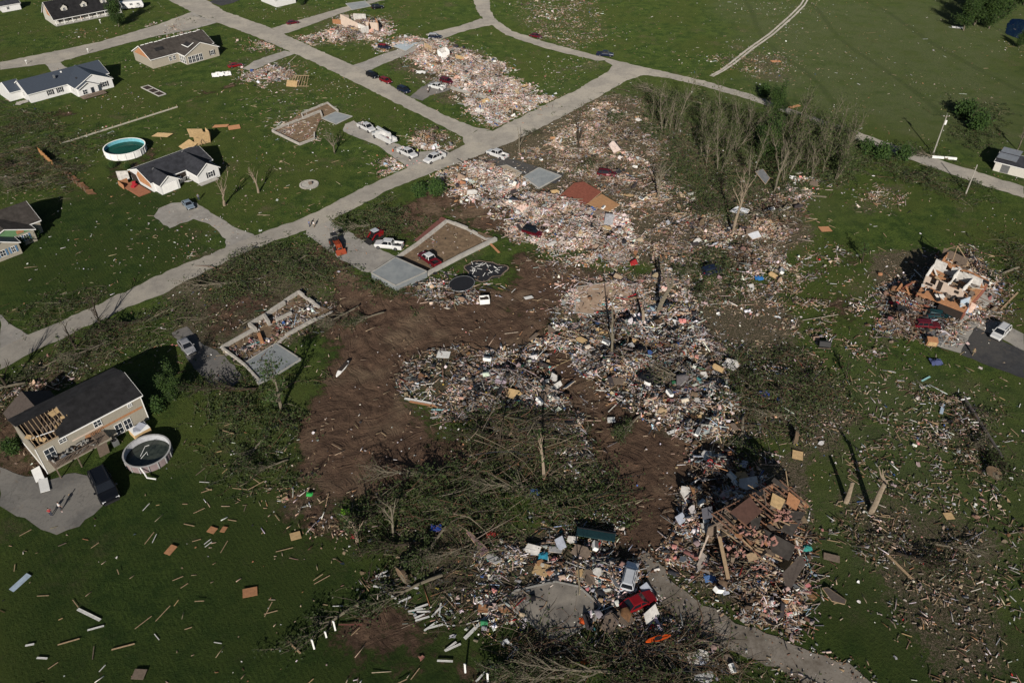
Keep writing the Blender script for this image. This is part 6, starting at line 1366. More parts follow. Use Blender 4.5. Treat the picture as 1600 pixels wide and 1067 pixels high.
# single standing trees
SG = [('snapped_tree', (351,321), 'forked bare tree with pale limbs in front of the pool house', 11, 3.6, .38, 7, M_BARKP, 0, dict(spread=.75, low=.55, up=1.0, depth=1, bl=3.2)),
 ('snapped_tree', (404,301), 'bare broken tree trunk on the lawn between pool house and fire pit', 12, 3.8, .3, 5, M_BARKP, 0, dict(spread=.4, low=.6, up=1.1, depth=1, bl=2.4)),
 ('snapped_tree', (523,240), 'small bare forked tree below the long block foundation', 13, 3.2, .26, 9, M_BARK, 60, dict(spread=.9, low=.5, up=.8, depth=2, bl=2.8)),
 ('snapped_tree', (956,562), 'tall bare trunk cluster rising from the pale rubble', 14, 12.5, .22, 6, M_BARK, 0, dict(spread=.18, low=.15, up=1.2, depth=0)),
 ('snapped_tree', (1028,490), 'thick forked trunk broken off at the top in the middle of the debris', 15, 8.0, .5, 5, M_BARK, 0, dict(spread=.6, low=.55, up=.6, depth=1, broken=True)),
 ('snapped_tree', (1004,516), 'splintered white trunk left of the thick forked trunk', 16, 5.0, .35, 2, M_BARKP, 0, dict(spread=.4, low=.5, up=.6, depth=0, broken=True)),
 ('snapped_tree', (1144,368), 'slender bare tree with a white scrap in its top', 17, 12.0, .36, 9, M_BARKP, 0, dict(spread=.45, low=.45, up=.9, depth=1)),
 ('snapped_tree', (850,748), 'thin bare tree with three straight stems in the dark brush', 18, 9.5, .26, 5, M_BARKP, 80, dict(spread=.22, low=.05, up=1.2, depth=0)),
 ('snapped_tree', (1322,784), 'short pale trunk stub left of the taller broken trunk', 19, 4.2, .42, 0, M_BARKP, 0, dict(broken=True)),
 ('snapped_tree', (1361,800), 'taller broken trunk with a splintered orange top on the lower field', 20, 6.5, .48, 3, M_BARKP, 0, dict(spread=.8, low=.92, up=.6, depth=0, broken=True)),
 ('snapped_tree', (812,240), 'bare tree beside the white pickup by the road edge', 21, 5.5, .22, 8, M_BARK, 0, dict(spread=.6, low=.3, depth=1)),
 ('snapped_tree', (1027,312), 'bare pale tree standing in the woodland debris', 22, 9.0, .25, 9, M_BARK, 0, dict(spread=.6, low=.3, depth=2)),
 ('snapped_tree', (905,235), 'dark leaning bare tree left of the woodland', 23, 9.0, .25, 8, M_BARKD, 0, dict(spread=.7, low=.3, depth=1, lean=(-.2,0))),
 ('snapped_tree', (558,845), 'splintered tree with yellow green rag among the dark brush', 24, 3.6, .28, 5, M_BARKP, 50, dict(spread=.9, low=.4, depth=1, broken=True)),
 ('snapped_tree', (615,838), 'stout bare stem on the lower edge of the bulldozed mud', 25, 6.5, .2, 7, M_BARK, 0, dict(spread=.5, low=.3, depth=1)),
 ('snapped_tree', (118,545), 'small dark bare tree on the lower road verge', 26, 5.5, .22, 8, M_BARKD, 0, dict(spread=.7, low=.2, depth=1)),
 ('snapped_tree', (158,512), 'dark bare tree casting its shadow across the main road', 27, 6.5, .22, 9, M_BARKD, 0, dict(spread=.6, low=.2, depth=1)),
 ('snapped_tree', (12,606), 'bare tree at the left edge whose shadow lies on the road', 28, 7.5, .25, 9, M_BARKD, 0, dict(spread=.7, low=.2, depth=1)),
 ('snapped_tree', (440,640), 'spreading bare tree below the streaked grey slab', 29, 8.5, .3, 10, M_BARK, 500, dict(spread=.9, low=.2, depth=2)),
 ('snapped_tree', (905,930), 'bare sapling at the edge of the cracked slab', 30, 6.0, .12, 4, M_BARK, 0, dict(spread=.4, low=.4, depth=1)),
 ('snapped_tree', (1347,408), 'small dark wind torn tree on the green field', 31, 3.2, .16, 8, M_BARKD, 150, dict(spread=.8, low=.3, depth=1)),
 ('snapped_tree', (1322,590), 'leafless dark shrub right of the debris heap', 32, 3.4, .12, 7, M_BARKD, 60, dict(spread=.8, low=.2, depth=1)),
 ('snapped_tree', (780,700), 'broken tree standing in rubble left of the dirt path', 33, 6.0, .25, 5, M_BARKD, 0, dict(spread=.6, low=.3, depth=1)),
 ('snapped_tree', (1210,300), 'bare forked trunk in front of the stripped woodland', 34, 11, .3, 7, M_BARK, 0, dict(spread=.5, low=.3, depth=1)),
 ('snapped_tree', (1590,235), 'pale bare tree behind the cream outbuilding', 35, 8, .2, 9, M_BARK, 0, dict(spread=.6, low=.3, depth=2))]
for nm, px, lb, sd, h, r, nl, bk, lv, kw in SG: make_tree(nm, px, lb, None, sd, h, r, nl, bk, lv, **kw)
# stripped woodland: about 110 standing trees
protos = [make_tree('bare_tree', (1000+i*8, 250), 'tall thin bare tree in the stripped woodland stand', 'trees of the stripped woodland', 50+i, 7.6+i*.7, .10+.015*(i % 3), 11, M_BARK, 210, .27, (.024,.040,.012), (.080,.105,.030), spread=.5, low=.15, up=.9, depth=1, sp=.45, sides=3) for i in range(6)]
gw = np.random.default_rng(77); wood = [(1010,190),(1110,190),(1180,195),(1250,205),(1320,225),(1328,270),(1290,290),(1240,295),(1180,280),(1100,265)]
XY, _d = sample_poly(wood, 95, gw, .5, .75)
for k, (x, y) in enumerate(XY):
    s = gw.uniform(.5, 1.2); src = protos[k % 6]; rz = gw.uniform(0, 6.28); tl = gw.normal(0, .16)
    if k < 6: src.location = (x, y, 0); src.rotation_euler = (tl, 0, rz); src.scale = (s,)*3
    else: copy_tree(src, (x, y, 0), rz, s, rx=tl)
# leaning tangled trees at the right of the stand
for k, px in enumerate(((1290,255),(1300,238),(1310,262),(1285,275),(1268,262),(1318,246),(1275,240),(1305,282))):
    c = copy_tree(protos[k % 6], (*G(*px), 0), gw.uniform(0,6.28), 1.15, label='leaning tangled tree at the right end of the stripped woodland', rx=R(18+5*(k % 4))); c.rotation_euler.z = R(-60+10*k); c['group'] = 'leaning woodland trees'
# leafy trees
LT = [((1505,48),9,.9),((1522,40),10,1.0),((1545,45),9,1.0),((1560,30),11,1.1),((1535,20),11,1.1),((1580,15),10,1.0),((1600,8),11,1.0),((1518,12),9,1.0),((1592,75),4,.5)]
pl = make_tree('leafy_tree', (0,0), 'full green tree in the clump beside the pond', 'green trees by the pond', 90, 8.5, .3, 16, M_BARK, 6200, .36, (.016,.036,.010), (.060,.100,.024), spread=1.0, low=.15, up=.5, depth=1, sp=.75, sides=3)
for k, (px, h, s) in enumerate(LT):
    if k == 0: pl.location = (*G(*px), 0); pl.scale = (1.0,)*3
    else: copy_tree(pl, (*G(*px), 0), k*1.7, h/8.5)
o = copy_tree(pl, (*G(186,42), 0), 2.0, .85, 'round green tree between the caravan and the porch of the cream house'); del o['group']
o = copy_tree(pl, (*G(1196,250), 0), 1.0, .95, 'green leafy tree in the middle of the stripped woodland'); del o['group']
o = copy_tree(pl, (*G(1212,180), 0), 3.0, .75, 'dark leafy tree beyond the far road'); del o['group']
o = copy_tree(pl, (*G(273,625), 0), 4.0, .55, 'green leafy tree right of the two storey house'); del o['group']
o = copy_tree(pl, (*G(471,9), 0), 5.0, .35, 'small round green tree next to the white walled house at the top'); del o['group']
sh = make_tree('shrub', (0,0), 'x', None, 95, 1.6, .1, 14, M_BARKD, 1500, .22, (.020,.045,.012), (.065,.115,.028), spread=1.6, low=.05, up=.4, depth=1, sp=.35, sides=3)
SHR = [((32,385),1.0,'rounded green shrub under the porch window of the left edge house'),((45,378),1.1,'dense green shrub beside the blue shuttered windows'),((57,372),1.0,'green shrub at the corner of the left edge house'),((24,390),.7,'small green shrub left of the rounded one'),
 ((22,705),1.2,'green shrub beside the torn end of the two storey house'),((36,690),.8,'smaller green shrub beside the two storey house'),((655,308),1.6,'bright green leafy heap on the mud near the main road'),((683,305),1.8,'larger bright green leafy heap beside the road verge'),
 ((1378,250),2.0,'green bush at the edge of the right hand road'),((1352,240),1.8,'green bush left of the road edge bush'),((1408,250),1.8,'rounded bush on the lower verge of the far road'),((1505,185),2.4,'dark bush in the scrub of the olive field'),((1528,205),2.4,'dark bush nearest the cream outbuilding'),((1195,150),1.6,'dark bush where the farm track meets the road'),
 ((135,18),.6,'low shrub in front of the white porch'),((112,32),.6,'low shrub near the porch corner'),((200,265),.7,'dark shrub at the front foot of the blue pool'),((177,262),.7,'dark shrub left of the pool foot'),((250,640),1.2,'dark green bush beside the shadow of the two storey house'),((1130,60),.2,'tiny shrub on the far field')]
for k, (px, s, lb) in enumerate(SHR[:-1]):
    if k == 0: sh.location = (*G(*px), 0); sh.scale = (s,)*3; sh['label'] = lb; sh['category'] = 'shrub'
    else: c = copy_tree(sh, (*G(*px), 0), k*1.3, s, lb); c['category'] = 'shrub'
# fallen trees
fp = [make_tree('fallen_tree', (0,0), 'fallen bare tree lying in the branch heaps', 'fallen trees in the branch heaps', 120+i, 9+i, .28, 14, (M_BARK, M_BARKD, M_BARK)[i % 3], (900, 500, 150, 900)[i % 4], .28, (.018,.032,.010), (.055,.075,.024), lie=0, spread=.7, low=.3, up=.9, depth=2, sp=.4, sides=4) for i in range(4)]
FT = [(600,800,20),(640,770,50),(680,740,10),(720,770,-20),(760,720,30),(800,690,0),(830,760,10),(880,800,-30),(700,820,60),(650,850,20),(740,850,35),(690,900,30),(860,1040,10),(920,1030,20),(980,1050,5),(1040,1040,-10),(880,1060,0),(1100,1050,15),
 (380,440,30),(440,410,10),(480,400,60),(230,500,40),(180,530,60),(100,560,50),(40,600,20),(40,260,20),(70,280,50),(20,280,0),(1180,600,40),(1220,620,-30),(1240,650,10),(1160,650,80),(1110,420,20),(1100,440,70),(1060,160,-30),(1100,165,-40),(1040,200,20),(1150,320,30),
 (1230,320,60),(420,680,70),(450,720,30),(400,610,10),(560,480,60),(600,490,30),(600,350,20),(1520,690,100),(1540,660,60),(1590,420,30),(1480,250,-20),(1400,865,150),(1450,850,160),(960,250,40),(990,180,30),(860,210,20),(1130,590,10),(570,940,40),(1000,650,50),(1260,240,20),(1200,330,40),(1290,310,-10)]
for k, (x, y, a) in enumerate(FT):
    sc_ = .55 + .55*((k*37) % 10)/10; loc = (*G(x, y), .35)
    if k < 4: fp[k].location = loc; fp[k].rotation_euler.z = R(a-90); fp[k].scale = (sc_,)*3
    else: copy_tree(fp[k % 4], loc, R(a-90), sc_)
# uprooted root plates
for px, hd, lb in (((1550,745),30,'dark root plate of the uprooted tree near the right edge'),((1240,690),-20,'earthy root plate beside the torn roof'),((628,905),40,'orange brown root ball at the foot of the fallen conifer')):
    t = empty('root_plate', (*G(*px), 0), hd, lb, 'root plate'); rr = random.Random(px[0]); q = MB()
    for k in range(26): a = rr.uniform(0, 6.28); q.tube([(0,0,.9),(0.2*math.cos(a), .9*math.cos(a), .9+.8*math.sin(a)),(.5*rr.random(), 1.7*math.cos(a), .9+1.1*math.sin(a))], [.16,.08,.02], 4)
    q.build('roots', M_BARK, t); MB().loft([(-.1,1.3*math.cos(6.283*k/12),1.0+1.1*math.sin(6.283*k/12)) for k in range(12)], [(.5,.9*math.cos(6.283*k/12),1.0+.8*math.sin(6.283*k/12)) for k in range(12)]).build('soil', M_DIRT, t)

# ------------------------------------------------------------------ loose boards and panels as things
SM = {'white': mat('dirty white vinyl', (.58,.58,.56), .6, var=.3, vs=2), 'lumber': M_LUM, 'tan': M_PLY, 'brown': M_DWOOD, 'blue': mat('pale blue siding', (.34,.42,.50), .6), 'osb': M_OSB, 'red': mat('dull red board', (.13,.05,.04), .8), 'aqua': mat('aqua strip', (.25,.45,.46), .6)}
def strip(a, b, w, key, name, label, group=None, cat='board', z=.12):
    p, q = G(*a), G(*b); L_ = math.dist(p, q); o = MB().box((0,0,0), (L_, w, .05)).box((0, w*.42, .04), (L_*.97, .04, .05)).build(name, SM[key])
    o.location = ((p[0]+q[0])/2, (p[1]+q[1])/2, z); o.rotation_euler = (R(rnd.uniform(-3,3)), R(rnd.uniform(-1,1)), math.atan2(q[1]-p[1], q[0]-p[0])); tag(o, label, cat, group); return o
WS = [(587,901,606,892),(591,902,609,899.5),(583.5,916,606,920),(599,923.6,619,936),(621,942.6,642,933),(636,916,653.7,920),(648.6,951.4,669,944),(637.5,955.7,661,951.4),(651,956,673,956),(649,970,671,963.6),(648,966,664,960),(674.7,964,688.6,949),(686,963,689,942.6),
 (663,985.6,683.5,971),(668.4,982,692.4,975.7),(683,1032.4,707.6,1033.5),(744,1065,758,1050),(792,1030,808,1012),(797,1034,805,1018),(58,1028,74.7,1029),(40,1009,54,1006.6)]
for a in WS: strip(a[:2], a[2:], .22, 'white', 'white_fence_rail', 'short white vinyl fence rail fallen on the lower lawn', 'fallen white fence rails', 'fence rail')
strip((726,998), (759,965), .45, 'white', 'siding_strip', 'longest pale siding strip on the lawn below the orange sheathing'); strip((695,1017), (713,1003), .25, 'white', 'siding_strip', 'upper strip of the white V shape on the lower lawn'); strip((696,1017), (720,1006), .25, 'white', 'siding_strip', 'lower strip of the white V shape on the lower lawn')
strip((792,1002), (810,1016), .3, 'white', 'siding_strip', 'bent white strip left of the bare sapling')
strip((18,923), (46,898), .9, 'blue', 'loose_siding', 'wide pale blue siding panel at the lower left'); strip((122,952), (157,969), .4, 'white', 'siding_strip', 'white kinked siding strip on the lower left lawn')
strip((137,985), (163,978), .2, 'white', 'siding_strip', 'thin grey white strip below the kinked one'); strip((90.6,1008), (125,998), .12, 'lumber', 'board', 'long thin tan board on the lower left lawn'); strip((174.7,1015.5), (211,1006), .14, 'lumber', 'board', 'long pale board in the dark grass at the bottom')
strip((529,976), (566,976.5), .15, 'red', 'board', 'thin reddish board across the bare soil rectangle'); strip((449,1001.6), (469.6,1021), .2, 'lumber', 'board', 'tan board beside the standing white posts')
strip((632,623), (690,634), .45, 'white', 'siding_strip', 'long white strip at the right edge of the bulldozed mud'); strip((674,641), (704,641), .25, 'aqua', 'siding_strip', 'aqua strip under the long white one'); strip((640,628), (690,637), .4, 'osb', 'board', 'orange board against the long white strip')
strip((1470,647), (1474,632), .55, 'blue', 'loose_siding', 'short pale blue panel left of the felled pole'); strip((1043,678), (1064,670), .6, 'white', 'loose_siding', 'white slab leaning at the right side of the dirt path')
strip((804,616), (826,624), .8, 'white', 'loose_siding', 'white rectangular panel in the mixed rubble'); strip((1440,596), (1453,589), .3, 'aqua', 'siding_strip', 'pale strip on the grass below the black drive'); strip((1258,868), (1268,895), .1, 'aqua', 'siding_strip', 'thin cyan rod on the grass beside the torn roof')
strip((760,375), (780,396), .55, 'osb', 'board', 'bright orange board leaning off the block foundation corner'); strip((1385,866), (1426,906), .35, 'lumber', 'board', 'long tan beam lying across the lower litter'); strip((1387,865), (1412,838), .35, 'brown', 'board', 'brown beam making a V with the long tan one')
strip((1590,458), (1562,486), .3, 'lumber', 'board', 'long pale pole right of the half standing house')
strip((873,918), (868,896), .35, 'white', 'siding_strip', 'white strip lying on the upper edge of the cracked slab')
PN = [((391,926),22,13,'osb','tan plywood sheet on the lower lawn'),((218,1054),20,13,'brown','grey brown board sheet at the bottom left'),((462,838),16,12,'tan','plywood square with teal scrap beside the churned soil'),((254,212),28,13,'tan','plywood sheet on the grass behind the pool'),
 ((1289,359),17,13,'osb','square orange brown panel on the green field'),((345,198),24,9,'osb','orange panel on the lawn between the two pale drives'),((366,200),18,14,'osb','tilted orange box panel above the plywood shed'),((1482,807),14,10,'tan','small tan panel on the lower right field'),((1240,168),22,5,'osb','orange panel by the farm track'),
 ((1212,97),16,6,'osb','orange sheet at the edge of the olive field'),((1497,44),18,8,'white','white and red sheet at the foot of the pond trees'),((846,890),24,18,'tan','large tan board at the top of the cracked slab'),((756,946),16,22,'osb','orange sheathing sheet at the left of the cracked slab'),((790,950),26,16,'osb','orange sheathing sheet on the slab corner'),
 ((1505,469),12,8,'tan','tan square sheet on the grass right of the half standing house'),((1246,712),16,14,'tan','pale plywood scrap between debris and field'),((693,555),20,14,'white','cream folded sheet above the thin scatter of boards'),((826,466),14,6,'white','small white box lid on the mud'),((332,829),13,9,'osb','small orange scrap on the left lawn'),((350,828),8,9,'osb','smaller orange scrap right of its twin'),
 ((267,860),12,14,'osb','orange wedge with red scrap on the left lawn'),((1299,872),24,10,'brown','brown fallen board by the lower gravel track'),((955,657),12,9,'white','small framed white sheet on the dirt path'),((1100,655),18,14,'tan','square cardboard sheet at the lower end of the debris heap'),((430,212),1,1,'tan','x')]
for px, wpx, hpx, key, lb in PN[:-1]:
    s = FPX / math.hypot(G(*px)[1], H_CAM) ; sx = wpx*1.0/(FPX/ (G(*px)[1]*_c + H_CAM*_s)); sy = hpx/(FPX/(G(*px)[1]*_c + H_CAM*_s))*1.25
    q = MB().box((0,0,0), (sx, sy, .05)).box((0, sy*.3, -.04), (sx*.9, .08, .06)).box((0, -sy*.3, -.04), (sx*.9, .08, .06)); o = q.build('wall_panel', SM[key]); o.location = (*G(*px), .18); o.rotation_euler = (R(rnd.uniform(-5,5)), R(rnd.uniform(-5,5)), R(rnd.uniform(-25,25))); tag(o, lb, 'panel')
# standing white fence posts
for k, (px, h) in enumerate((((524,984),2.0),((510,995),1.2),((491,1013),2.0),((727,1050),1.9),((762,1064),1.8))):
    t = empty('fence_post', (*G(*px), 0), 20, 'white vinyl fence post still standing on the lower lawn', 'fence post', 'standing white fence posts'); MB().box((0,0,h/2), (.2,.2,h)).build('post', M_TRIM, t); MB().loft([(-.13,-.13,h),(.13,-.13,h),(.13,.13,h),(-.13,.13,h)], [(-.02,-.02,h+.12),(.02,-.02,h+.12),(.02,.02,h+.12),(-.02,.02,h+.12)]).build('cap', M_TRIM, t)
# 260 individually placed loose boards: copies of five protos
bprotos = []
for key, L_ in (('lumber',3.2),('lumber',2.2),('brown',2.6),('white',2.0),('tan',1.6)):
    o = MB().box((0,0,0), (L_, .14, .05)).box((L_*.3, 0, .03), (.3, .15, .03)).build('loose_board', SM[key]); tag(o, {'lumber':'pale splintered lumber stick lying loose on the ground','brown':'weathered brown stick lying loose on the ground','white':'narrow white strip lying loose on the ground','tan':'short yellow board lying loose on the ground'}[key], 'board', {'lumber':'loose lumber sticks','brown':'loose brown sticks','white':'loose white strips','tan':'loose yellow boards'}[key]); bprotos.append(o)
gb = np.random.default_rng(55); zones = [([(1270,560),(1600,600),(1600,1067),(1420,1067),(1290,860)], 105, 128), ([(20,790),(420,790),(640,1067),(0,1067)], 44, 35), ([(1180,380),(1400,300),(1400,540),(1270,560)], 24, 150), ([(560,480),(860,440),(900,600),(1000,760),(900,760),(640,640)], 30, 60), ([(180,150),(440,120),(600,260),(420,330),(220,200)], 40, 40), ([(300,640),(560,640),(560,860),(300,860)], 22, 45), ([(640,870),(1000,760),(1250,960),(1000,1060)], 40, 60)]
k = 0
for poly, n, az in zones:
    XY, _d = sample_poly(poly, n, gb, .5, .97)
    for x, y in XY:
        src = bprotos[gb.choice(5, p=[.34,.26,.14,.14,.12])] if k >= 5 else bprotos[k]; o = src if k < 5 else src.copy()
        if k >= 5: COL.objects.link(o)
        o.location = (x, y, .10 + .25*(gb.random() < .2)); o.rotation_euler = (gb.normal(0,.08), gb.normal(0,.04), R(az)+gb.normal(0,.75)); s = gb.uniform(.3,.85); o.scale = (s, .7, .8); k += 1

# larger recognisable pieces lying in the rubble: appliances, mattresses, wall fragments
def lump(kind, key):
    if kind == 'appliance':
        t = empty('appliance', (0,0,0), 0, 'battered white appliance lying in the rubble', 'appliance', 'white appliances in the rubble'); MB().box((0,0,.35), (1.6,.75,.7)).build('casing', M_TRIM, t, bevel=.05); MB().box((.05,0,.71), (1.4,.66,.04)).build('door', M_STEEL, t)
    elif kind == 'mattress':
        t = empty('mattress', (0,0,0), 0, 'pale grey blue mattress thrown on the rubble', 'mattress', 'mattresses on the rubble'); MB().box((0,0,.2), (1.95,1.4,.22)).build('cushion', mat('mattress cloth', (.40,.43,.50), .85, var=.3, vs=2), t, bevel=.07)
    elif kind == 'sofa':
        t = empty('sofa', (0,0,0), 0, 'overturned dark sofa in the rubble', 'sofa', 'dark sofas in the rubble'); m_ = mat('sofa cloth', (.045,.038,.04), .9, var=.3)
        MB().box((0,0,.35), (2.0,.8,.4)).build('seat', m_, t, bevel=.06); MB().box((0,.38,.7), (2.0,.22,.6)).build('backrest', m_, t, bevel=.06)
        for s in (-1,1): MB().box((s*.98,0,.5), (.2,.85,.55)).build('armrest', m_, t, bevel=.05)
    else:
        t = empty('wall_fragment', (0,0,0), 0, {'white':'torn white wall fragment with studs lying in the rubble','tan':'torn plywood wall fragment with studs lying in the rubble','brown':'torn brown wall fragment with studs lying in the rubble'}[key], 'wall fragment', key + ' wall fragments in the rubble')
        MB().loft([(-1.3,-.8,.3),(.9,-.9,.3),(1.3,.2,.3),(.5,.8,.3),(-1.1,.6,.3)], [(-1.3,-.8,.36),(.9,-.9,.36),(1.3,.2,.36),(.5,.8,.36),(-1.1,.6,.36)]).build('board', {'white':M_WALLW,'tan':M_PLY,'brown':M_DWOOD}[key], t)
        for v in (-.7,-.1,.5): MB().box((-.1,v,.24), (2.6,.09,.1)).build('stud', M_LUM, t)
    return t
LP = [lump('appliance',''), lump('mattress',''), lump('sofa',''), lump('wall','white'), lump('wall','tan'), lump('wall','brown')]
gl = np.random.default_rng(91); cnt = 0
for zi, nn in ((0,22),(1,10),(2,10),(3,6),(4,34),(6,16),(7,30),(8,12),(9,10),(10,8),(11,5),(12,6),(13,4),(14,10),(15,10)):
    XY, _d = sample_poly(DZ[zi][0], nn, gl, .5, .2)
    for x, y in XY:
        ty = cnt if cnt < 6 else gl.choice(6, p=[.20,.08,.07,.30,.15,.20]); src = LP[ty]; hz = DZ[zi][3]*gl.uniform(.25,.95)
        if cnt < 6: o = src
        else: o = copy_tree(src, (0,0,0), 0)
        o.location = (x, y, hz); o.rotation_euler = (gl.normal(0,.35), gl.normal(0,.3), gl.uniform(0,6.28)); s = gl.uniform(.6,1.25) if ty > 2 else gl.uniform(.7,1.0); o.scale = (s,)*3; cnt += 1
# traffic cones, junk
t = empty('traffic_cone', (*G(614,237), 0), 0, 'orange traffic cone behind the bucket truck', 'traffic cone'); MB().tube([(0,0,.05),(0,0,.8)], [.24,.05], 10).build('cone', mat('cone orange', (.6,.12,.03), .5), t); MB().box((0,0,.03), (.55,.55,.05)).build('base', M_BLKP, t)
# bright bundles
def bundle(px, s, c, label, name='cloth_bundle', seed=1):
    g = np.random.default_rng(seed); n = 9; u, v = np.meshgrid(np.linspace(-1,1,n), np.linspace(-1,1,n)); z = .5*np.clip(1-u**2-v**2, 0, 1) + .18*np.abs(g.normal(0,1,u.shape)); V_ = np.stack([u.ravel()+g.normal(0,.07,n*n), v.ravel()*.8+g.normal(0,.07,n*n), z.ravel()*.6], 1)*s
    i_ = (np.arange(n-1)[None, :] + n*np.arange(n-1)[:, None]).ravel(); o = mesh_np(name, V_, [np.stack([i_, i_+1, i_+n+1, i_+n], 1)], mat('cloth %d' % seed, c, .8, var=.3, vs=3)); o.location = (*G(*px), .25); tag(o, label, 'cloth')
for i, (px, s, c, lb) in enumerate([((1186,437),.9,(.03,.16,.42),'bright blue bundle at the right of the debris field'),((1193,617),1.0,(.02,.07,.34),'blue tarp scrap above the dark uprooted trees'),((836,770),.8,(.05,.14,.34),'blue bundle on the grass patch above the container'),((682,827),.8,(.02,.06,.30),'small blue cloth in the dark branches'),
 ((484,774),.5,(.05,.48,.10),'vivid green rag at the edge of the mud'),((540,802),.7,(.20,.42,.03),'yellow green rag at the splintered tree'),((912,972),.6,(.6,.10,.02),'orange bag on the lower edge of the cracked slab'),((767,837),.7,(.36,.04,.03),'red bundle right of the mauve panel'),((554,840),.5,(.32,.04,.05),'red and white scrap under the splintered tree'),
 ((1397,476),1.0,(.40,.01,.02),'bright red bundle left of the cream room'),((1412,474),1.3,(.34,.40,.46),'pale blue tarp beside the red bundle'),((1462,568),1.1,(.08,.10,.22),'striped blue and tan cloth on the grass below the drive'),((848,870),.7,(.03,.26,.38),'turquoise bundle in the colourful rubble'),((1018,980),.5,(.5,.01,.02),'bright red scrap under the red sedan'),
 ((914,1033),.6,(.5,.14,.03),'orange scrap on the bottom branches'),((1189,626),.4,(.6,.06,.02),'orange red scrap beside the blue tarp'),((491,349),.3,(.4,.3,.3),'x'),((658,115),1.5,(.6,.6,.58),'white crumpled sheeting on the grass by the red car row'),((1260,858),.7,(.05,.32,.28),'teal tub at the right edge of the torn roof'),((1110,905),.9,(.10,.2,.42),'blue and white bedding below the long beam'),
 ((1075,835),.6,(.5,.4,.08),'yellow scrap left of the long beam'),((1113,735),.8,(.5,.04,.12),'crimson cloth at the top of the household debris'),((1160,285),.7,(.6,.6,.6),'white scrap at the foot of the woodland'),((462,72),1.4,(.10,.10,.22),'x')]):
    if lb != 'x': bundle(px, s, c, lb, seed=400+i)

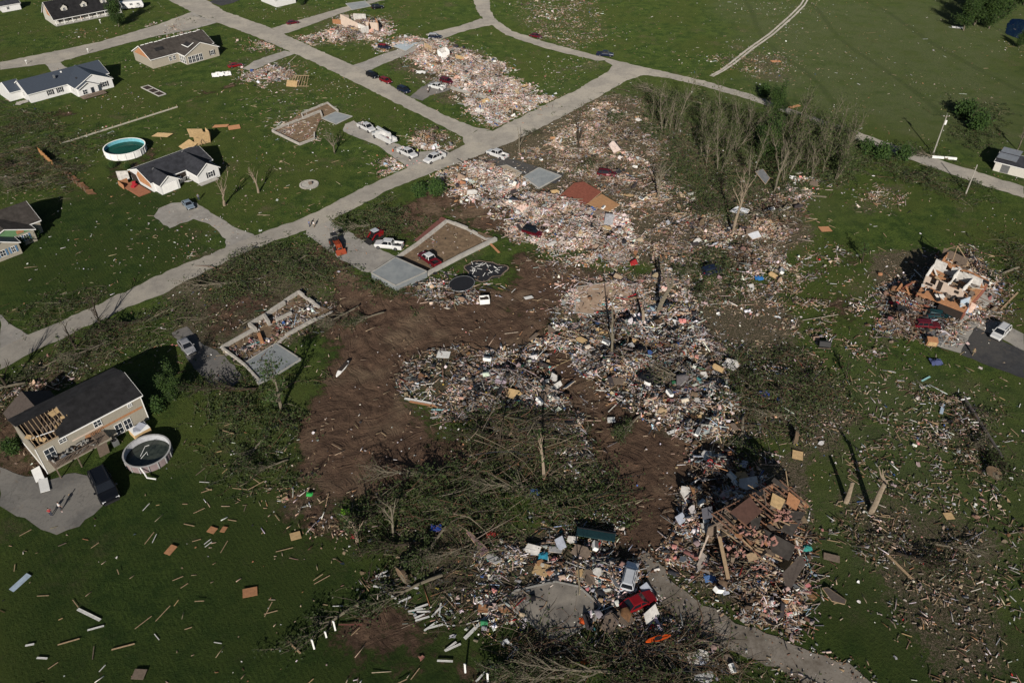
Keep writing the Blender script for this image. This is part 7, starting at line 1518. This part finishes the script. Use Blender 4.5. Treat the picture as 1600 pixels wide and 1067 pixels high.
# ------------------------------------------------------------------ people
M_SKIN = mat('skin', (.42,.26,.19), .6, var=.1); M_HAIR = mat('dark hair', (.03,.02,.015), .8)
def skinned(name, verts, edges, radii, m, parent):
    me = bpy.data.meshes.new(name); me.from_pydata([tuple(v) for v in verts], edges, []); me.materials.append(m); o = link(name, me, parent)
    md = o.modifiers.new('skin', 'SKIN'); md.use_smooth_shade = True
    for v, r_ in zip(me.skin_vertices[0].data, radii): v.radius = (r_, r_) if not isinstance(r_, tuple) else r_
    me.skin_vertices[0].data[0].use_root = True
    sd = o.modifiers.new('sub', 'SUBSURF'); sd.levels = 1; sd.render_levels = 1; return o
def person(px, hd, shirt, trousers, label, stride=.2, arm=.15, s=1.0, group=None):
    t = empty('person', (*G(*px), 0), hd, label, 'person', group); t.scale = (s,)*3
    V_ = []; E_ = []; Rr = []
    def add(p, r_, par=None): V_.append(p); Rr.append(r_); (E_.append((par, len(V_)-1)) if par is not None else None); return len(V_)-1
    pel = add((0,0,.95), (.15,.11)); ch = add((0,0,1.28), (.17,.11), pel); nk = add((.01,0,1.50), .06, ch); hd0 = add((.02,0,1.60), .085, nk); hd1 = add((.03,0,1.70), .10, hd0); hd2 = add((.02,0,1.78), .06, hd1)
    feet = []
    for sd, f in ((1, stride), (-1, -stride)):
        hp = add((0,sd*.10,.90), .095, pel); kn = add((f*.55+.03,sd*.11,.50), .06, hp); an = add((f*.9,sd*.11,.09), .04, kn); add((f*.9+.16,sd*.12,.04), .035, an); feet.append((hp, kn, an))
        sh_ = add((0,sd*.19,1.42), .06, ch); el = add((-f*arm*2,sd*.25,1.13), .04, sh_); wr = add((-f*arm*2+.12,sd*.24,.90), .028, el); pa = add((-f*arm*2+.15,sd*.235,.83), .034, wr)
        for j, (dx, dz) in enumerate(((-.03,.075),(-.01,.09),(.012,.085),(.032,.07))): q1 = add((V_[pa][0]+dx, sd*.235, .80-dz*.4), .010, pa); add((V_[pa][0]+dx+.01, sd*.225, .80-dz), .008, q1)
        q1 = add((V_[pa][0]+.045, sd*.22, .83), .011, pa); add((V_[pa][0]+.06, sd*.215, .795), .009, q1)
    skinned('body', V_, E_, Rr, M_SKIN, t)
    # clothing
    vs = [(0,0,.93),(0,0,1.28),(0,0,1.44),(0,.19,1.42),(0,-.19,1.42)]; vs += [(V_[11][0]*0-stride*arm*2*.7,.24,1.2), (stride*arm*2*.7,-.24,1.2)]
    skinned('shirt', vs, [(0,1),(1,2),(2,3),(2,4),(3,5),(4,6)], [(.165,.125),(.19,.13),.12,.085,.085,.065,.065], shirt, t)
    k0, k1 = feet; vs = [(0,0,.97)]; ed = []
    for (a, b, c) in feet: n_ = len(vs); vs += [V_[a], V_[b], V_[c]]; ed += [(0,n_),(n_,n_+1),(n_+1,n_+2)]
    skinned('trousers', vs, ed, [(.165,.125),.11,.08,.06,.11,.08,.06], trousers, t)
    h_ = MB(); n_ = 8; h_.loft([(.01+.105*math.cos(6.283*k/n_), .105*math.sin(6.283*k/n_), 1.72) for k in range(n_)], [(.0+.06*math.cos(6.283*k/n_), .06*math.sin(6.283*k/n_), 1.84) for k in range(n_)]); h_.build('hair', M_HAIR, t)
    f_ = MB(); 
    for sd in (-1, 1): f_.box((.118, sd*.035, 1.70), (.015, .02, .012))
    f_.box((.125,0,1.67), (.03,.02,.03)); f_.build('face', M_HAIR, t)
cl = lambda n, c: mat(n, c, .85, var=.15)
person((484,355), 60, cl('blue shirt', (.10,.16,.28)), cl('dark jeans', (.03,.04,.07)), 'person in a blue shirt walking on the main road', .22)
person((491,356), 40, cl('white shirt', (.6,.6,.6)), cl('khaki trousers', (.2,.16,.11)), 'person in a pale shirt beside the one in blue on the road', .2)
person((96,797), 50, cl('white shirt', (.6,.6,.6)), cl('grey trousers', (.06,.06,.07)), 'person in a white shirt standing on the drive near the black SUV', .15, s=1.05)
person((81,806), 120, cl('red shirt', (.34,.03,.04)), cl('dark jeans', (.03,.04,.07)), 'person in a red top at the edge of the drive', .1)
person((311,313), 100, cl('grey blue shirt', (.16,.19,.24)), cl('dark jeans', (.03,.04,.07)), 'person standing behind the pale blue sedan', .08)
person((653,242), 0, cl('hi vis vest', (.45,.60,.08)), cl('dark jeans', (.03,.04,.07)), 'worker in a yellow green vest between the white pickups', .1, s=1.1)
person((669,146), 0, cl('white shirt', (.6,.6,.6)), cl('black trousers', (.02,.02,.02)), 'person in white standing by the pickup near the pink rubble', .12)
person((1519,555), 20, cl('tan jacket', (.28,.22,.12)), cl('tan trousers', (.2,.16,.1)), 'person in tan clothes on the edge of the black asphalt', .15)

# mailboxes and small roadside bits
for px, lb in (((42,101),'white mailbox post leaning beside the left road'),((138,83),'white mailbox at the grass by the upper left road'),((157,37),'pale yellow mailbox in front of the cream house')):
    t = empty('mailbox', (*G(*px), 0), 20, lb, 'mailbox'); MB().box((0,0,.6), (.15,.15,1.2)).build('post', M_TRIM, t); MB().box((.1,0,1.3), (.6,.3,.3)).build('box', M_TRIM, t, bevel=.06)
print('script size ok, objects', len(bpy.data.objects))
